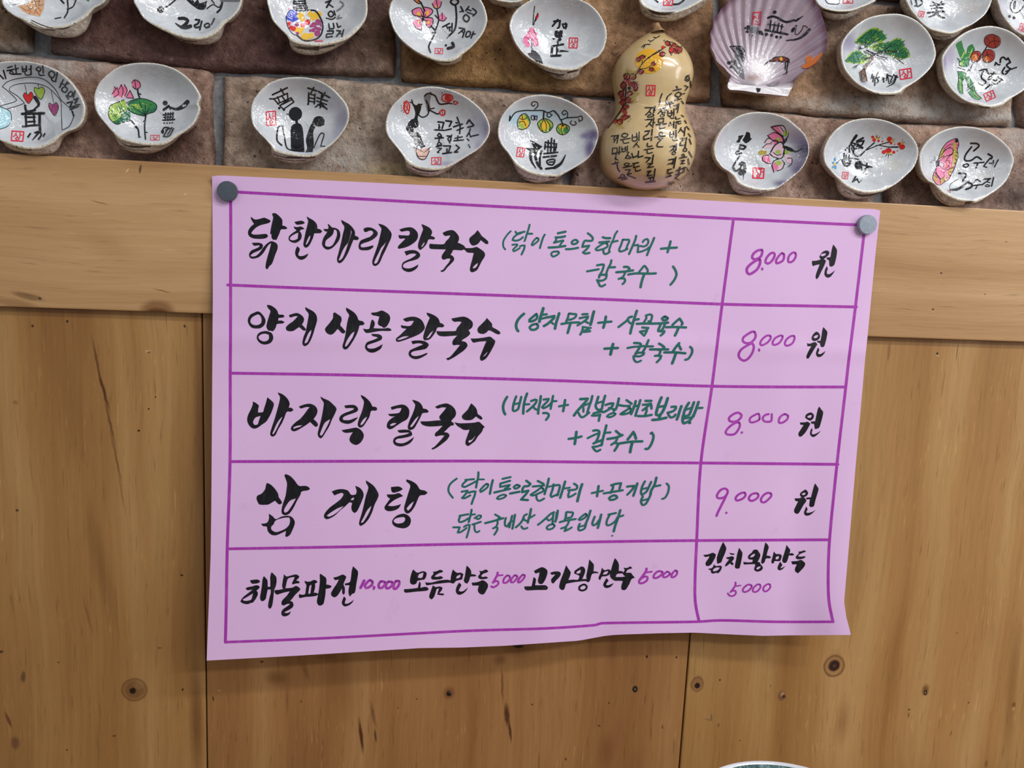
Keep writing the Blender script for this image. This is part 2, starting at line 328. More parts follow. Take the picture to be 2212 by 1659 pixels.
# ------------------------------------------------------------------ the handwriting on the menu, stroke by stroke
DISH = [('''@520 440 280
P 178 228 192 235 225 262 258 270 330 258 385 240 410 240 470 265 508 288 505 312 470 332 400 350 330 370 260 410 200 470 180 505 205 522 270 528 380 518 440 518 465 545 452 575 400 595 320 600 220 592 160 565 132 530 125 485 140 440 180 385 230 345 212 320 185 275 172 240
P 538 165 590 162 640 195 690 245 712 290 710 370 770 390 797 420 770 435 690 440 665 500 635 565 610 620 575 612 565 620 535 595 525 555 528 520 503 518 515 430 535 330 555 235 540 190
P 192 668 260 665 320 668 370 690 380 725 360 770 300 805 230 835 180 870 168 895 195 902 250 895 300 860 350 800 400 730 450 680 515 640 560 648 610 675 632 720 625 780 590 870 560 960 530 1030 490 1065 460 1115 440 1115 425 1085 435 1000 460 900 490 800 510 720 520 672 480 700 440 755 395 830 340 890 290 920 210 938 165 925 145 890 150 840 190 795 260 765 310 740 330 715 300 710 235 718 210 700
P 920 310 1030 290 1075 305 1095 328 1060 348 960 358 935 340
P 905 388 960 400 1020 388 1060 405 1092 435 1040 440 1005 465 1030 500 1042 545 1030 600 1000 635 940 668 880 660 830 630 818 590 830 550 880 505 940 465 955 450 920 425
H 985 492 930 515 870 550 840 585 850 615 900 625 950 610 975 590 980 540
P 1128 218 1180 250 1240 285 1290 335 1308 390 1305 425 1360 440 1390 470 1365 500 1255 505 1235 580 1200 660 1160 725 1120 750 1085 735 1070 690 1085 600 1110 480 1140 360 1152 290 1135 250
H 1190 540 1160 570 1110 690 1120 700 1140 680 1180 600
P 965 727 1005 760 1010 790 985 850 985 880 1020 895 1080 885 1155 848 1140 890 1110 925 1070 950 1030 957 985 940 945 895 930 840 940 780
P 1485 340 1520 365 1560 405 1620 415 1670 445 1695 490 1700 550 1680 620 1630 690 1570 750 1510 780 1460 778 1415 745 1390 695 1395 640 1420 570 1470 495 1475 472 1440 470 1412 430 1490 430 1500 405
H 1592 440 1585 490 1560 540 1500 590 1455 630 1440 690 1450 720 1490 735 1540 725 1580 690 1620 610 1645 530 1640 470 1620 445
P 1715 275 1780 310 1850 350 1910 410 1950 480 1952 545 1995 560 2020 595 1990 620 1925 615 1890 700 1850 800 1800 900 1740 985 1690 1015 1655 995 1645 940 1670 840 1710 680 1745 520 1770 400 1730 330
H 1875 440 1880 500 1860 580 1830 670 1780 730 1730 820 1690 920 1672 960 1690 970 1740 925 1790 810 1840 660 1880 540 1895 480
@780 440 280
P 45 430 80 408 150 405 210 425 265 465 285 505 270 550 210 605 130 645 50 670 0 695 -8 715 0 740 40 745 110 735 165 720 205 710 212 735 180 765 130 790 60 795 0 790 -35 765 -40 710 -25 660 0 625 80 590 150 565 200 520 210 490 195 465 150 458 80 485 50 465
P 295 340 370 360 430 395 480 445 520 510 510 590 470 680 420 790 370 890 330 985 290 1040 240 1062 205 1045 192 990 210 920 250 810 290 690 320 570 345 460 348 420 315 375
H 428 650 390 700 345 750 300 840 250 940 222 1010 240 1025 275 1005 310 930 350 820 400 720
P 655 440 730 415 820 402 880 412 930 450 965 500 972 560 950 620 900 670 820 720 740 750 640 770 628 740 650 705 710 645 755 600 740 590 670 598 645 570 640 535 720 540 815 540 835 500 828 470 780 462 690 475
P 1035 348 1090 370 1150 400 1195 440 1212 490 1190 550 1240 565 1265 590 1245 610 1155 610 1120 680 1070 745 1015 790 985 770 972 720 985 650 1010 570 1045 480 1060 430 1042 385
H 1092 652 1060 680 1028 735 1040 740 1070 705
P 740 815 820 795 900 792 960 812 1000 850 1008 890 975 935 900 965 820 985 740 1020 715 1055 720 1085 760 1100 820 1105 890 1085 980 1035 960 1090 910 1135 850 1160 790 1162 730 1135 698 1095 698 1040 720 1000 770 970 850 935 920 890 945 860 910 850 840 855 775 885
P 1393 497 1460 465 1540 450 1590 465 1640 515 1670 570 1668 620 1648 665 1700 685 1760 720 1785 755 1900 755 1970 738 2030 770 2090 815 2115 860 2105 910 2060 980 2020 1060 1980 1130 1920 1165 1880 1165 1858 1130 1870 1050 1895 960 1925 840 1820 832 1790 810 1760 780 1720 795 1575 790 1555 830 1525 870 1560 890 1588 930 1580 975 1530 1030 1470 1090 1430 1140 1385 1165 1352 1145 1400 1125 1450 1060 1500 1000 1530 940 1480 935 1410 955 1380 930 1378 890 1410 835 1450 780 1190 770 1165 735 1172 682 1260 690 1410 690 1450 640 1500 590 1525 540 1480 545 1440 550 1410 530
H 1998 1010 1950 1040 1905 1090 1915 1105 1950 1095 1980 1060
P 1987 452 2020 490 2060 550 2110 590 2165 640 2172 680 2140 690 2095 660 2045 620 2000 680 1955 705 1910 715 1875 690 1850 640 1852 590 1890 550 1940 510'''),
('''@520 640 280
P 275 260 320 265 370 310 410 370 425 420 410 480 375 520 330 545 270 550 200 540 150 495 123 430 130 370 170 310 230 280
H 310 310 250 325 190 365 165 420 180 465 230 490 290 490 340 465 358 420 350 360
P 450 145 510 155 570 190 620 240 652 310 710 312 750 335 735 358 645 370 640 415 700 415 750 440 720 462 620 475 600 530 570 580 540 598 510 585 480 590 450 550 440 510 460 420 490 320 508 250 470 205 455 175
P 425 592 480 605 530 630 555 690 548 745 510 795 460 815 410 822 350 808 300 765 275 710 290 650 340 610
H 415 638 350 650 305 690 320 735 370 765 420 768 470 745 485 705 480 655
P 825 320 890 298 960 285 1020 310 1060 345 1082 390 1070 440 1045 485 1080 520 1115 565 1110 580 1080 588 1040 560 1000 525 960 550 910 585 865 597 800 590 775 560 775 525 830 470 890 430 940 380 975 340 930 338 850 362 830 345
P 1103 183 1160 215 1240 260 1290 320 1305 390 1295 450 1265 550 1235 650 1195 750 1150 820 1095 850 1060 825 1055 780 1075 690 1110 600 1130 500 1150 390 1160 300 1110 230
H 1208 572 1160 625 1120 710 1090 790 1100 805 1140 780 1170 710 1200 630
P 1605 272 1660 310 1712 350 1722 410 1700 490 1740 540 1788 600 1770 630 1730 630 1690 590 1655 555 1610 610 1570 645 1530 655 1480 635 1450 600 1440 555 1480 500 1530 440 1575 370 1580 290
P 1803 193 1860 225 1940 280 1985 340 2015 408 2080 425 2115 465 2090 492 2030 500 2010 570 1970 670 1900 790 1830 885 1780 908 1745 880 1740 840 1765 750 1790 640 1810 500 1835 380 1852 320 1810 255 1797 215
H 1945 598 1890 640 1820 740 1785 820 1780 858 1810 850 1860 780 1915 690
@800 640 290
P 15 270 100 262 185 235 240 255 305 300 327 360 310 430 265 500 220 520 190 495 155 485 125 450 135 390 152 335 100 322 40 312 20 295
P 35 380 72 430 68 490 50 525 150 530 240 528 290 520 340 540 350 560 320 572 160 572 0 600 -70 602 -100 570 -118 530 -85 540 -20 535 0 470 18 400
P 15 620 80 620 140 625 180 645 195 675 185 712 130 740 60 765 0 785 -45 805 -55 830 -40 852 0 862 60 858 120 835 205 788 190 830 165 870 110 905 60 925 0 925 -50 900 -84 850 -80 800 -50 755 0 735 70 710 125 685 100 668 40 655
P 540 375 600 350 690 335 760 345 830 380 870 430 898 510 880 560 820 615 740 655 650 690 570 720 475 748 435 745 420 720 430 690 500 630 560 570 600 535 520 520 505 475 560 485 660 485 720 405 660 405 600 418 555 395
H 640 655 560 660 500 680 440 715 480 718 570 690
P 928 268 990 285 1060 318 1115 360 1140 410 1145 435 1195 455 1220 490 1190 510 1108 515 1080 580 1040 640 990 700 945 720 890 725 872 680 885 610 920 500 960 400 978 350 940 310
H 1040 565 985 610 950 660 925 685 950 690 985 660
P 675 740 740 728 830 728 900 742 950 775 962 805 920 860 850 880 760 895 690 915 668 945 690 975 750 985 830 970 935 930 940 950 890 985 820 1020 750 1035 690 1020 645 985 632 940 650 895 690 870 780 830 870 795 830 775 760 775 700 790
P 1340 365 1420 350 1520 335 1580 345 1640 380 1680 420 1690 470 1670 520 1615 560 1640 590 1645 620 1600 665 1530 710 1500 735 1570 755 1600 800 1585 845 1530 900 1460 950 1370 1010 1280 1055 1248 1025 1320 990 1400 900 1480 800 1420 800 1370 805 1352 770 1365 720 1400 680 1430 645 1310 655 1200 660 1130 645 1095 605 1095 572 1170 578 1300 575 1405 570 1430 520 1480 460 1505 420 1450 415 1390 420 1350 395
P 1920 357 1960 400 2005 455 2010 505 2070 540 2130 580 2145 610 2120 628 2070 615 1960 560 1910 600 1860 620 1790 605 1765 560 1780 510 1830 460 1890 400
P 1655 695 1740 695 1860 682 1970 665 2020 700 2057 735 2045 790 2010 860 1960 950 1900 1030 1835 1065 1810 1040 1810 990 1850 890 1890 790 1915 740 1800 745 1700 762 1670 730
H 1940 905 1900 945 1855 995 1880 985 1910 955'''),
('''@520 830 290
P 200 285 245 305 298 350 290 400 285 465 365 458 385 400 415 310 440 215 490 255 540 305 545 350 520 430 480 520 420 615 350 665 280 715 215 730 160 700 120 640 108 575 125 500 165 420 200 330
H 328 522 250 545 215 590 205 635 230 670 280 660 295 620
P 612 135 690 165 760 225 800 290 805 340 790 385 840 390 870 425 830 452 760 455 720 550 680 640 620 740 570 840 520 862 490 835 490 790 520 690 560 570 600 430 640 280 648 205 625 170
H 692 530 640 580 590 660 545 760 520 815 540 825 580 760 630 660 665 590
P 962 365 1040 335 1130 320 1200 340 1245 380 1265 430 1255 490 1225 540 1200 575 1250 620 1275 665 1265 690 1235 700 1190 665 1145 620 1080 670 1000 720 930 760 870 775 830 745 835 700 900 630 980 570 1050 490 1100 420 1138 378 1080 375 1000 398 970 385
H 1015 675 940 682 870 710 870 735 930 715 980 700
P 1315 200 1370 235 1450 270 1520 330 1575 390 1575 430 1545 500 1500 590 1460 690 1400 790 1350 870 1315 893 1280 860 1270 810 1290 720 1320 610 1345 490 1365 370 1368 300 1330 245
H 1475 575 1400 620 1360 680 1320 780 1305 830 1325 850 1355 820 1410 720 1450 640
P 1710 350 1800 340 1870 342 1915 370 1935 410 1920 445 1860 475 1780 500 1710 530 1680 560 1690 585 1740 592 1800 588 1860 565 1935 540 1900 585 1850 625 1780 652 1710 645 1650 620 1625 580 1640 525 1700 480 1780 450 1850 420 1870 395 1800 390 1730 392
P 1980 175 2040 205 2110 265 2150 320 2170 365 2212 370 2240 385 2250 410 2225 435 2150 440 2120 540 2070 620 2020 690 1970 715 1935 690 1930 650 1950 570 1990 470 2020 370 2030 280 1990 215
H 2080 530 2020 580 1975 650 1975 675 2010 660 2060 590
P 1665 755 1780 735 1900 715 1970 745 2015 800 2028 850 2010 910 1970 965 1910 998 1850 985 1805 945 1793 905 1810 850 1850 790 1740 800 1690 785
@810 830 260
P 290 420 390 390 500 372 570 395 620 450 632 510 620 590 580 650 500 695 400 760 320 815 265 825 225 795 220 750 240 690 300 630 370 585 310 590 265 575 242 545 330 540 440 525 480 470 490 435 420 440 310 470
H 400 712 330 715 275 745 290 768 350 750
P 685 285 750 300 820 335 865 390 888 445 940 455 990 495 970 520 900 525 870 535 830 620 770 730 720 810 660 840 615 830 605 770 640 660 690 550 730 440 740 370 710 330
H 808 580 750 630 690 710 645 775 670 790 710 750 770 660
P 415 845 500 835 590 835 650 855 685 910 670 945 600 970 500 990 420 1000 375 1030 380 1060 420 1078 500 1085 580 1060 660 1010 720 965 690 1030 640 1085 560 1125 480 1142 400 1130 350 1095 335 1040 360 985 430 950 530 930 610 905 630 885 560 888 450 888
P 1105 412 1190 375 1300 352 1360 365 1430 410 1475 470 1490 530 1475 590 1420 650 1400 680 1450 720 1440 755 1400 760 1350 800 1300 850 1268 882 1330 890 1370 935 1340 1000 1290 1050 1200 1120 1110 1180 1050 1200 1042 1175 1090 1150 1160 1080 1230 1000 1280 940 1200 940 1120 960 1100 935 1115 890 1160 850 1200 810 1245 760 1150 770 1000 775 900 755 850 720 838 680 960 680 1100 668 1215 660 1190 630 1185 590 1240 520 1290 460 1310 425 1230 425 1150 445
P 1770 350 1830 405 1870 465 1890 545 1940 580 1975 620 1970 645 1940 648 1855 590 1800 640 1745 660 1650 655 1605 620 1600 580 1640 530 1700 470 1740 400
P 1460 695 1540 715 1660 715 1820 705 1910 690 1960 730 2022 790 1995 800 1960 880 1890 960 1840 1040 1780 1090 1715 1133 1670 1105 1665 1050 1690 970 1740 835 1640 838 1570 800 1510 760
H 1843 940 1790 1010 1725 1035 1715 1065 1740 1075 1790 1035 1830 980'''),
('''@540 1010 400
P 203 182 250 205 300 255 335 310 345 355 370 390 385 420 360 440 335 430 300 395 250 425 215 442 120 442 95 415 80 370 90 335 140 310 180 260 192 210
P 425 78 480 100 530 150 570 205 595 220 660 218 700 232 718 255 690 272 620 285 600 330 560 400 520 480 470 550 420 568 385 550 378 510 395 430 425 340 440 240 442 180 412 90
H 550 368 480 395 430 460 405 515 420 540 455 520 510 440
P 225 550 270 580 310 615 380 585 450 575 500 590 530 630 535 670 510 740 480 800 440 828 422 820 432 755 370 785 310 808 255 800 215 760 200 705 160 700 132 670 200 660 228 610
H 470 595 400 600 310 630 280 680 255 705 260 745 310 770 370 755 430 725 470 680 480 630
P 977 285 1040 262 1110 257 1170 275 1210 325 1265 320 1275 280 1258 218 1310 240 1345 280 1358 330 1340 390 1310 460 1280 520 1250 543 1220 515 1212 470 1222 425 1190 415 1140 460 1080 510 1010 575 940 612 905 612 885 585 895 545 950 480 1030 420 1090 370 1120 320 1100 300 1050 315 1010 332
H 1245 355 1212 370 1205 390 1240 385
H 1120 458 1040 490 960 540 915 575 950 585 1020 550 1080 500
P 1385 153 1430 180 1480 220 1520 280 1537 330 1520 380 1490 440 1460 530 1420 610 1370 670 1325 697 1305 680 1310 630 1335 550 1360 450 1385 340 1415 240 1390 185
H 1452 455 1400 510 1360 590 1325 655 1350 655 1400 580 1435 510
P 1685 232 1770 225 1810 240 1825 258 1790 280 1715 300 1690 275
P 1635 320 1720 318 1780 305 1830 340 1780 360 1720 390 1670 430 1648 455 1700 460 1760 450 1805 435 1780 480 1730 510 1660 520 1620 505 1608 470 1640 420 1675 370 1645 350
P 1868 140 1930 160 1990 200 2025 255 2040 265 2090 275 2122 300 2090 325 2030 335 2000 390 1970 460 1920 530 1880 548 1850 525 1842 480 1860 410 1890 310 1915 215 1870 165
H 1960 400 1910 440 1870 490 1890 515 1930 470
P 1830 550 1880 565 1915 600 1922 640 1905 690 1855 722 1790 720 1730 700 1700 660 1710 615 1760 570
H 1840 590 1760 600 1720 625 1722 650 1760 668 1820 660 1850 635 1855 605'''),
('''@510 1210 180
P 370 535 450 520 560 512 620 535 640 570 580 610 430 625 400 600
P 258 740 330 710 430 695 520 665 600 675 632 715 600 760 540 810 575 850 578 910 550 980 500 1060 440 1130 400 1130 340 1160 270 1165 180 1145 115 1095 150 1030 200 970 300 890 390 820 440 778 320 798 280 785
H 455 880 370 930 270 990 175 1040 200 1070 270 1080 350 1065 410 1040 430 960
P 740 420 790 475 830 530 840 610 840 705 910 705 912 600 910 430 945 315 1010 380 1068 450 1075 580 1050 700 1020 770 1000 900 985 1050 960 1200 930 1265 905 1290 870 1270 850 1210 870 1080 905 930 922 870 920 775 840 780 810 920 790 1020 740 1075 680 1085 645 1040 638 970 660 850 685 700 700 540 715 470
P 1270 370 1340 430 1440 410 1560 380 1620 385 1680 430 1660 475 1590 540 1650 550 1695 590 1670 610 1580 620 1500 645 1485 610 1520 540 1560 445 1470 455 1380 490 1350 560 1330 650 1310 745 1400 740 1520 720 1560 690 1610 685 1680 730 1705 775 1670 820 1560 930 1500 1010 1435 1080 1500 1110 1525 1190 1500 1250 1420 1310 1340 1350 1280 1385 1310 1400 1390 1395 1450 1350 1430 1420 1370 1470 1300 1490 1240 1480 1205 1430 1210 1360 1260 1290 1350 1230 1440 1160 1360 1160 1270 1200 1215 1180 1210 1105 1250 1040 1340 950 1430 825 1300 850 1180 885 1080 910 1020 840 1040 795 1150 785 1250 760 1225 690 1240 560 1265 430
P 1820 545 1900 570 1980 560 2065 522 2130 540 2165 580 2130 605 2095 620 2100 700 2080 800 2060 860 2130 865 2190 900 2140 940 2000 965 1850 975 1690 1005 1665 960 1680 895 1740 915 1830 900 1850 800 1868 660 1830 600
H 2005 650 1955 680 1930 790 1915 890 1975 885 1990 770
@670 1200 240
P 205 360 260 400 320 455 322 575 380 585 430 610 400 645 310 662 305 760 285 880 265 960 210 995 165 985 135 920 155 800 180 650 195 500 192 385
P 462 435 540 420 620 385 665 380 722 420 700 480 665 570 690 640 690 750 672 778 640 750 638 650 590 730 540 800 485 830 430 800 418 745 470 650 530 560 575 475 495 490
P 855 213 900 255 952 320 945 430 920 560 905 680 880 748 840 760 795 815 770 770 765 690 785 590 700 592 690 555 790 525 815 430 830 300
P 675 812 712 860 700 900 688 950 730 960 800 930 870 878 840 935 780 985 700 1012 650 985 632 930 650 870'''),
('''@860 1190 280
P 260 315 325 370 400 350 450 348 485 375 480 430 450 485 395 495 330 512 310 555 265 575 220 562 202 520 215 430 240 350
H 435 370 360 395 335 455 380 462 415 450
P 365 518 385 550 380 630 460 612 510 630 520 660 480 680 300 695 125 712 100 680 105 652 220 645 340 628 350 570
P 595 355 660 345 710 322 760 335 765 360 700 380 640 415 622 440 680 440 730 430 770 455 740 478 650 490 580 485 562 460 575 425 605 390
P 460 535 560 540 700 505 840 490 895 505 905 420 935 315 1000 370 1070 370 1115 395 1100 450 1090 485 1030 500 985 515 945 555 880 540 760 550 600 570 485 588
H 1060 400 1000 435 990 470 1040 460 1065 435
P 595 585 640 615 710 605 758 625 745 670 700 720 780 730 790 745 765 758 670 745 680 700 700 640 660 650 640 710 610 790 570 828 535 800 530 770 560 680
P 1170 250 1210 285 1245 340 1248 395 1300 400 1340 420 1310 435 1235 440 1215 500 1180 558 1140 540 1122 500 1140 430 1155 330
P 1040 540 1078 580 1050 640 1035 680 1070 692 1120 680 1195 618 1160 680 1110 725 1050 748 1005 730 985 680 1000 610
P 1385 335 1430 345 1495 315 1540 345 1520 365 1450 390 1415 430 1440 445 1500 435 1538 460 1500 475 1420 482 1370 460 1365 430 1400 385
P 1255 540 1330 535 1400 515 1430 500 1475 510 1530 565 1530 620 1500 680 1465 735 1430 742 1390 725 1362 680 1370 620 1380 590 1320 590 1270 590'''),
('''@1120 1190 360
P 205 265 250 240 310 215 360 235 385 270 375 330 345 400 310 440 270 430 258 390 275 320 278 285 225 300
P 200 347 232 375 220 455 290 455 360 455 392 485 375 515 250 518 105 522 78 490 80 470 175 468 190 400
P 422 288 480 272 540 275 562 305 540 350 500 390 465 432 440 420 435 375 465 340 490 310 440 315
P 632 190 665 240 692 285 680 340 660 385 730 380 790 380 810 330 780 315 740 300 745 265 800 225 840 205 875 225 885 265 870 320 845 372 905 372 900 330 920 230 940 112 975 150 1000 185 995 270 1040 275 1068 295 980 305 950 390 925 418 890 400 760 412 660 430 630 440 610 500 590 520 560 510 540 480 555 400 590 310 615 240
H 825 248 775 275 765 295 800 300 825 280
C 26 870 445 905 470 895 505 850 525 808 510 815 470
P 1108 220 1140 255 1195 242 1225 262 1210 310 1160 335 1110 340 1085 385 1065 375 1068 340 1090 290
H 1190 265 1140 280 1118 312 1160 310 1185 290
P 1280 95 1310 130 1332 180 1330 265 1380 270 1390 285 1410 255 1395 222 1440 225 1485 203 1512 230 1450 250 1425 290 1490 290 1510 315 1545 355 1500 375 1470 440 1430 505 1405 520 1370 510 1365 465 1385 400 1340 395 1280 395 1230 360 1215 320 1235 230 1262 140
H 1385 300 1310 305 1290 345 1380 345 1420 335 1395 320
P 1168 360 1198 395 1175 420 1162 450 1190 455 1230 440 1265 425 1230 470 1180 492 1140 480 1125 445 1145 400'''),
('''@1500 1160 260
P 162 327 250 318 340 288 395 320 380 380 330 470 300 510 245 535 210 515 208 470 260 390 280 352 200 365
P 528 90 560 145 585 210 560 300 520 390 490 465 420 490 412 420 415 370 450 260 490 165
P 355 497 390 530 480 525 505 550 480 620 435 665 400 655 350 672 310 655 298 605 265 600 258 580 320 570 350 530
H 470 560 400 560 340 600 345 630 390 625 440 600
P 640 290 740 305 730 325 670 322
P 582 375 650 360 690 350 730 370 722 410 685 450 720 490 710 515 690 515 655 480 610 520 570 543 565 515 600 460 640 410 600 400
P 822 197 855 245 882 295 870 390 850 490 828 575 770 578 745 550 750 500 770 400 790 300
P 1085 238 1150 232 1190 285 1212 325 1195 390 1160 455 1200 465 1215 500 1250 540 1255 580 1225 615 1160 635 1110 615 1100 575 1120 520 1110 495 1000 500 910 505 900 455 980 465 1065 460 1075 415 1010 410 985 380 1000 330 1060 280
H 1115 300 1060 325 1025 360 1030 375 1080 365 1105 345
H 1225 540 1170 545 1135 580 1150 598 1195 580
P 1305 98 1345 140 1365 190 1345 260 1325 340 1375 345 1410 370 1390 390 1315 395 1290 460 1250 492 1230 480 1230 430 1260 310 1280 200
P 1460 265 1500 310 1560 310 1605 340 1595 390 1570 440 1500 440 1465 445 1460 480 1425 485 1415 450 1435 370
H 1555 350 1500 365 1490 405 1530 410 1550 390
P 1692 145 1730 195 1760 240 1745 300 1800 295 1835 325 1800 340 1735 335 1715 410 1690 465 1660 478 1620 455 1618 400 1650 300 1680 200
P 1578 452 1615 515 1585 555 1580 570 1610 565 1670 530 1630 580 1580 610 1540 600 1528 560 1550 500
P 1910 265 1960 262 2020 243 2052 270 1990 290 1930 320 1905 350 1950 360 2030 350 2040 372 1990 398 1900 408 1862 385 1870 350 1920 300
P 1780 445 1880 440 1955 418 2000 445 2035 480 2025 530 1980 590 1905 665 1855 630 1850 580 1885 500 1800 502''')]
PRICE = ['''@1590 500 240
C 50 430 380 350 440 320 510 350 550 420 545 490 500 520 430 515 370; C 52 470 555 380 590 280 660 215 740 220 810 265 850 350 810 430 740 475 640
P 520 708 545 730 545 760 520 780 498 765 498 730
C 46 710 425 650 470 595 550 590 620 630 640 700 600 755 520 770 450 750 425; C 44 915 430 850 490 800 570 805 630 850 625 930 580 955 510 950 450; C 42 1130 420 1060 480 1035 560 1050 610 1090 612 1150 570 1190 490 1180 430''',
'''@1580 690 230
C 48 440 250 330 310 245 380 240 450 300 490 390 485 470 420 505 340 480 260; C 48 420 500 320 545 200 630 150 730 180 810 260 855 350 810 430 700 465 590 450 515
P 575 595 600 625 595 660 572 672 552 650 555 612
C 42 740 335 650 400 600 480 610 530 660 530 760 470 815 390 810 345; C 42 1030 330 920 380 860 460 860 520 900 530 990 490 1055 400 1060 345; C 42 1240 345 1150 410 1110 490 1130 540 1190 540 1270 490 1310 400 1300 345''',
'''@1545 860 250
C 44 430 275 340 310 270 370 265 420 310 450 410 440 480 385 505 330 470 290; C 42 420 460 320 510 230 590 200 660 240 695 360 690 430 620 470 530 460 470
P 510 628 538 650 510 688 480 660
C 38 830 300 740 330 670 380 660 440 700 465 790 440 845 400; S 40 1020 305 960 320 910 370 920 425 970 450 1065 440 1080 370 1080 305; C 40 1330 305 1250 350 1215 420 1225 470 1290 465 1370 410 1390 340''',
'''@1525 1030 260
C 42 330 215 260 250 205 330 210 380 260 395 340 370 385 320 400 260 375 225; S 44 375 335 330 430 270 550 220 650 195 715
P 375 633 402 660 375 688 348 660
C 40 670 290 590 330 545 390 560 430 620 425 700 380 730 320 710 290; C 40 910 300 840 320 790 380 800 425 850 440 930 400 965 350 950 310; C 40 1130 295 1060 335 1010 410 1025 460 1080 465 1150 410 1200 350 1190 305''',
'''@670 1200 240
S 55 1075 500 1040 575 1005 640; C 50 1190 490 1130 540 1090 600 1110 645 1170 630 1230 580 1240 520
P 1255 595 1305 620 1290 665 1265 690 1245 670
C 50 1410 515 1365 580 1375 640 1430 640 1490 580 1490 530; C 50 1560 520 1510 580 1520 650 1580 640 1640 580 1630 530; C 50 1710 510 1665 580 1670 660 1720 650 1775 570 1770 510''',
'''@860 1190 280
S 38 1700 370 1690 415 1655 480 1620 540; S 28 1690 425 1740 415 1785 412; S 34 1620 540 1665 515 1705 520 1710 560 1670 600 1620 620 1590 605
C 34 1860 420 1805 480 1800 540 1850 540 1905 480 1900 430; C 34 1995 415 1940 470 1925 530 1970 530 2025 470 2030 430; C 34 2130 405 2075 460 2045 530 2085 530 2150 460 2160 415''',
'''@1120 1190 360
S 32 1700 235 1690 275 1650 330 1610 385; S 24 1690 285 1770 275; S 28 1660 340 1710 345 1705 390 1650 425 1605 425 1605 390 1660 345
C 28 1855 270 1805 310 1795 355 1840 355 1900 315 1910 280; C 26 1975 275 1925 315 1920 345 1960 345 2010 305; C 26 2085 258 2045 295 2030 345 2065 345 2100 310 2105 270''',
'''@1500 1160 260
S 34 755 835 755 870 735 920 690 980 665 1010; S 26 745 905 800 895 850 890; S 32 665 1010 710 985 755 990 765 1020 740 1065 690 1085 640 1070 615 1035
C 34 985 875 910 930 890 985 920 1010 985 990 1040 940 1050 890; C 32 1160 870 1090 930 1075 990 1110 1010 1170 985 1215 920 1205 875; C 32 1345 865 1280 910 1265 970 1300 1000 1355 975 1395 920 1385 870''']
WON = ['''@1590 500 240
P 1780 380 1830 385 1858 420 1840 470 1790 515 1745 550 1790 580 1770 640 1730 730 1680 830 1640 915 1605 950 1585 925 1590 860 1620 770 1665 655 1600 665 1530 690 1512 640 1515 585 1600 580 1690 555 1670 530 1660 500 1680 460 1720 410
H 1780 432 1710 445 1680 470 1700 495 1760 480 1790 455
P 1935 260 1975 310 2008 375 2000 480 1975 600 1950 670 1900 700 1860 680 1850 575 1810 555 1800 520 1880 510 1895 420 1915 320
P 1805 690 1825 745 1805 800 1810 845 1850 850 1900 825 1968 775 1930 840 1880 900 1830 920 1785 900 1760 850 1770 770''',
'''@1580 690 230
P 1770 253 1820 290 1840 350 1825 400 1780 435 1720 450 1680 430 1665 380 1690 320 1730 275
H 1800 318 1740 335 1702 370 1730 390 1775 380 1800 345
P 1570 492 1620 505 1710 475 1750 475 1785 520 1750 570 1700 650 1640 750 1600 810 1565 810 1558 770 1590 680 1660 555 1580 558
P 1910 158 1950 205 1990 260 1980 360 1955 470 1925 560 1885 578 1855 560 1835 490 1790 478 1778 445 1850 442 1870 350 1890 220
P 1795 582 1825 635 1800 685 1800 715 1850 720 1955 655 1920 715 1870 765 1810 780 1770 755 1758 700 1775 640''',
'''@1545 860 250
P 1820 272 1870 300 1887 340 1870 390 1820 430 1760 405 1718 370 1740 310
H 1845 320 1790 330 1752 355 1790 378 1835 365
P 1618 465 1720 460 1760 448 1818 485 1780 560 1720 660 1640 735 1600 725 1592 670 1640 590 1690 510 1630 508
P 1988 160 2025 215 2062 268 2045 370 2010 500 1990 555 1960 580 1905 590 1890 490 1840 488 1828 448 1910 440 1940 300 1965 200
P 1842 570 1860 610 1845 650 1850 690 1890 690 1950 665 2018 620 1970 680 1900 735 1860 740 1820 705 1812 660 1825 610''',
'''@1525 1030 260
P 1825 230 1862 260 1877 300 1855 345 1800 375 1842 420 1835 460 1790 520 1740 610 1700 670 1660 678 1625 650 1620 610 1650 540 1695 450 1645 440 1630 395 1730 390 1755 370 1728 340 1740 290
H 1830 290 1790 295 1755 320 1790 335 1825 320
P 2005 120 2040 170 2068 225 2040 330 2010 430 1980 540 1920 553 1898 530 1912 410 1850 415 1845 380 1930 375 1955 280 1985 170
P 1840 545 1868 595 1845 640 1850 660 1900 658 1960 640 2018 605 1960 665 1900 705 1840 712 1805 680 1805 640 1825 590''']
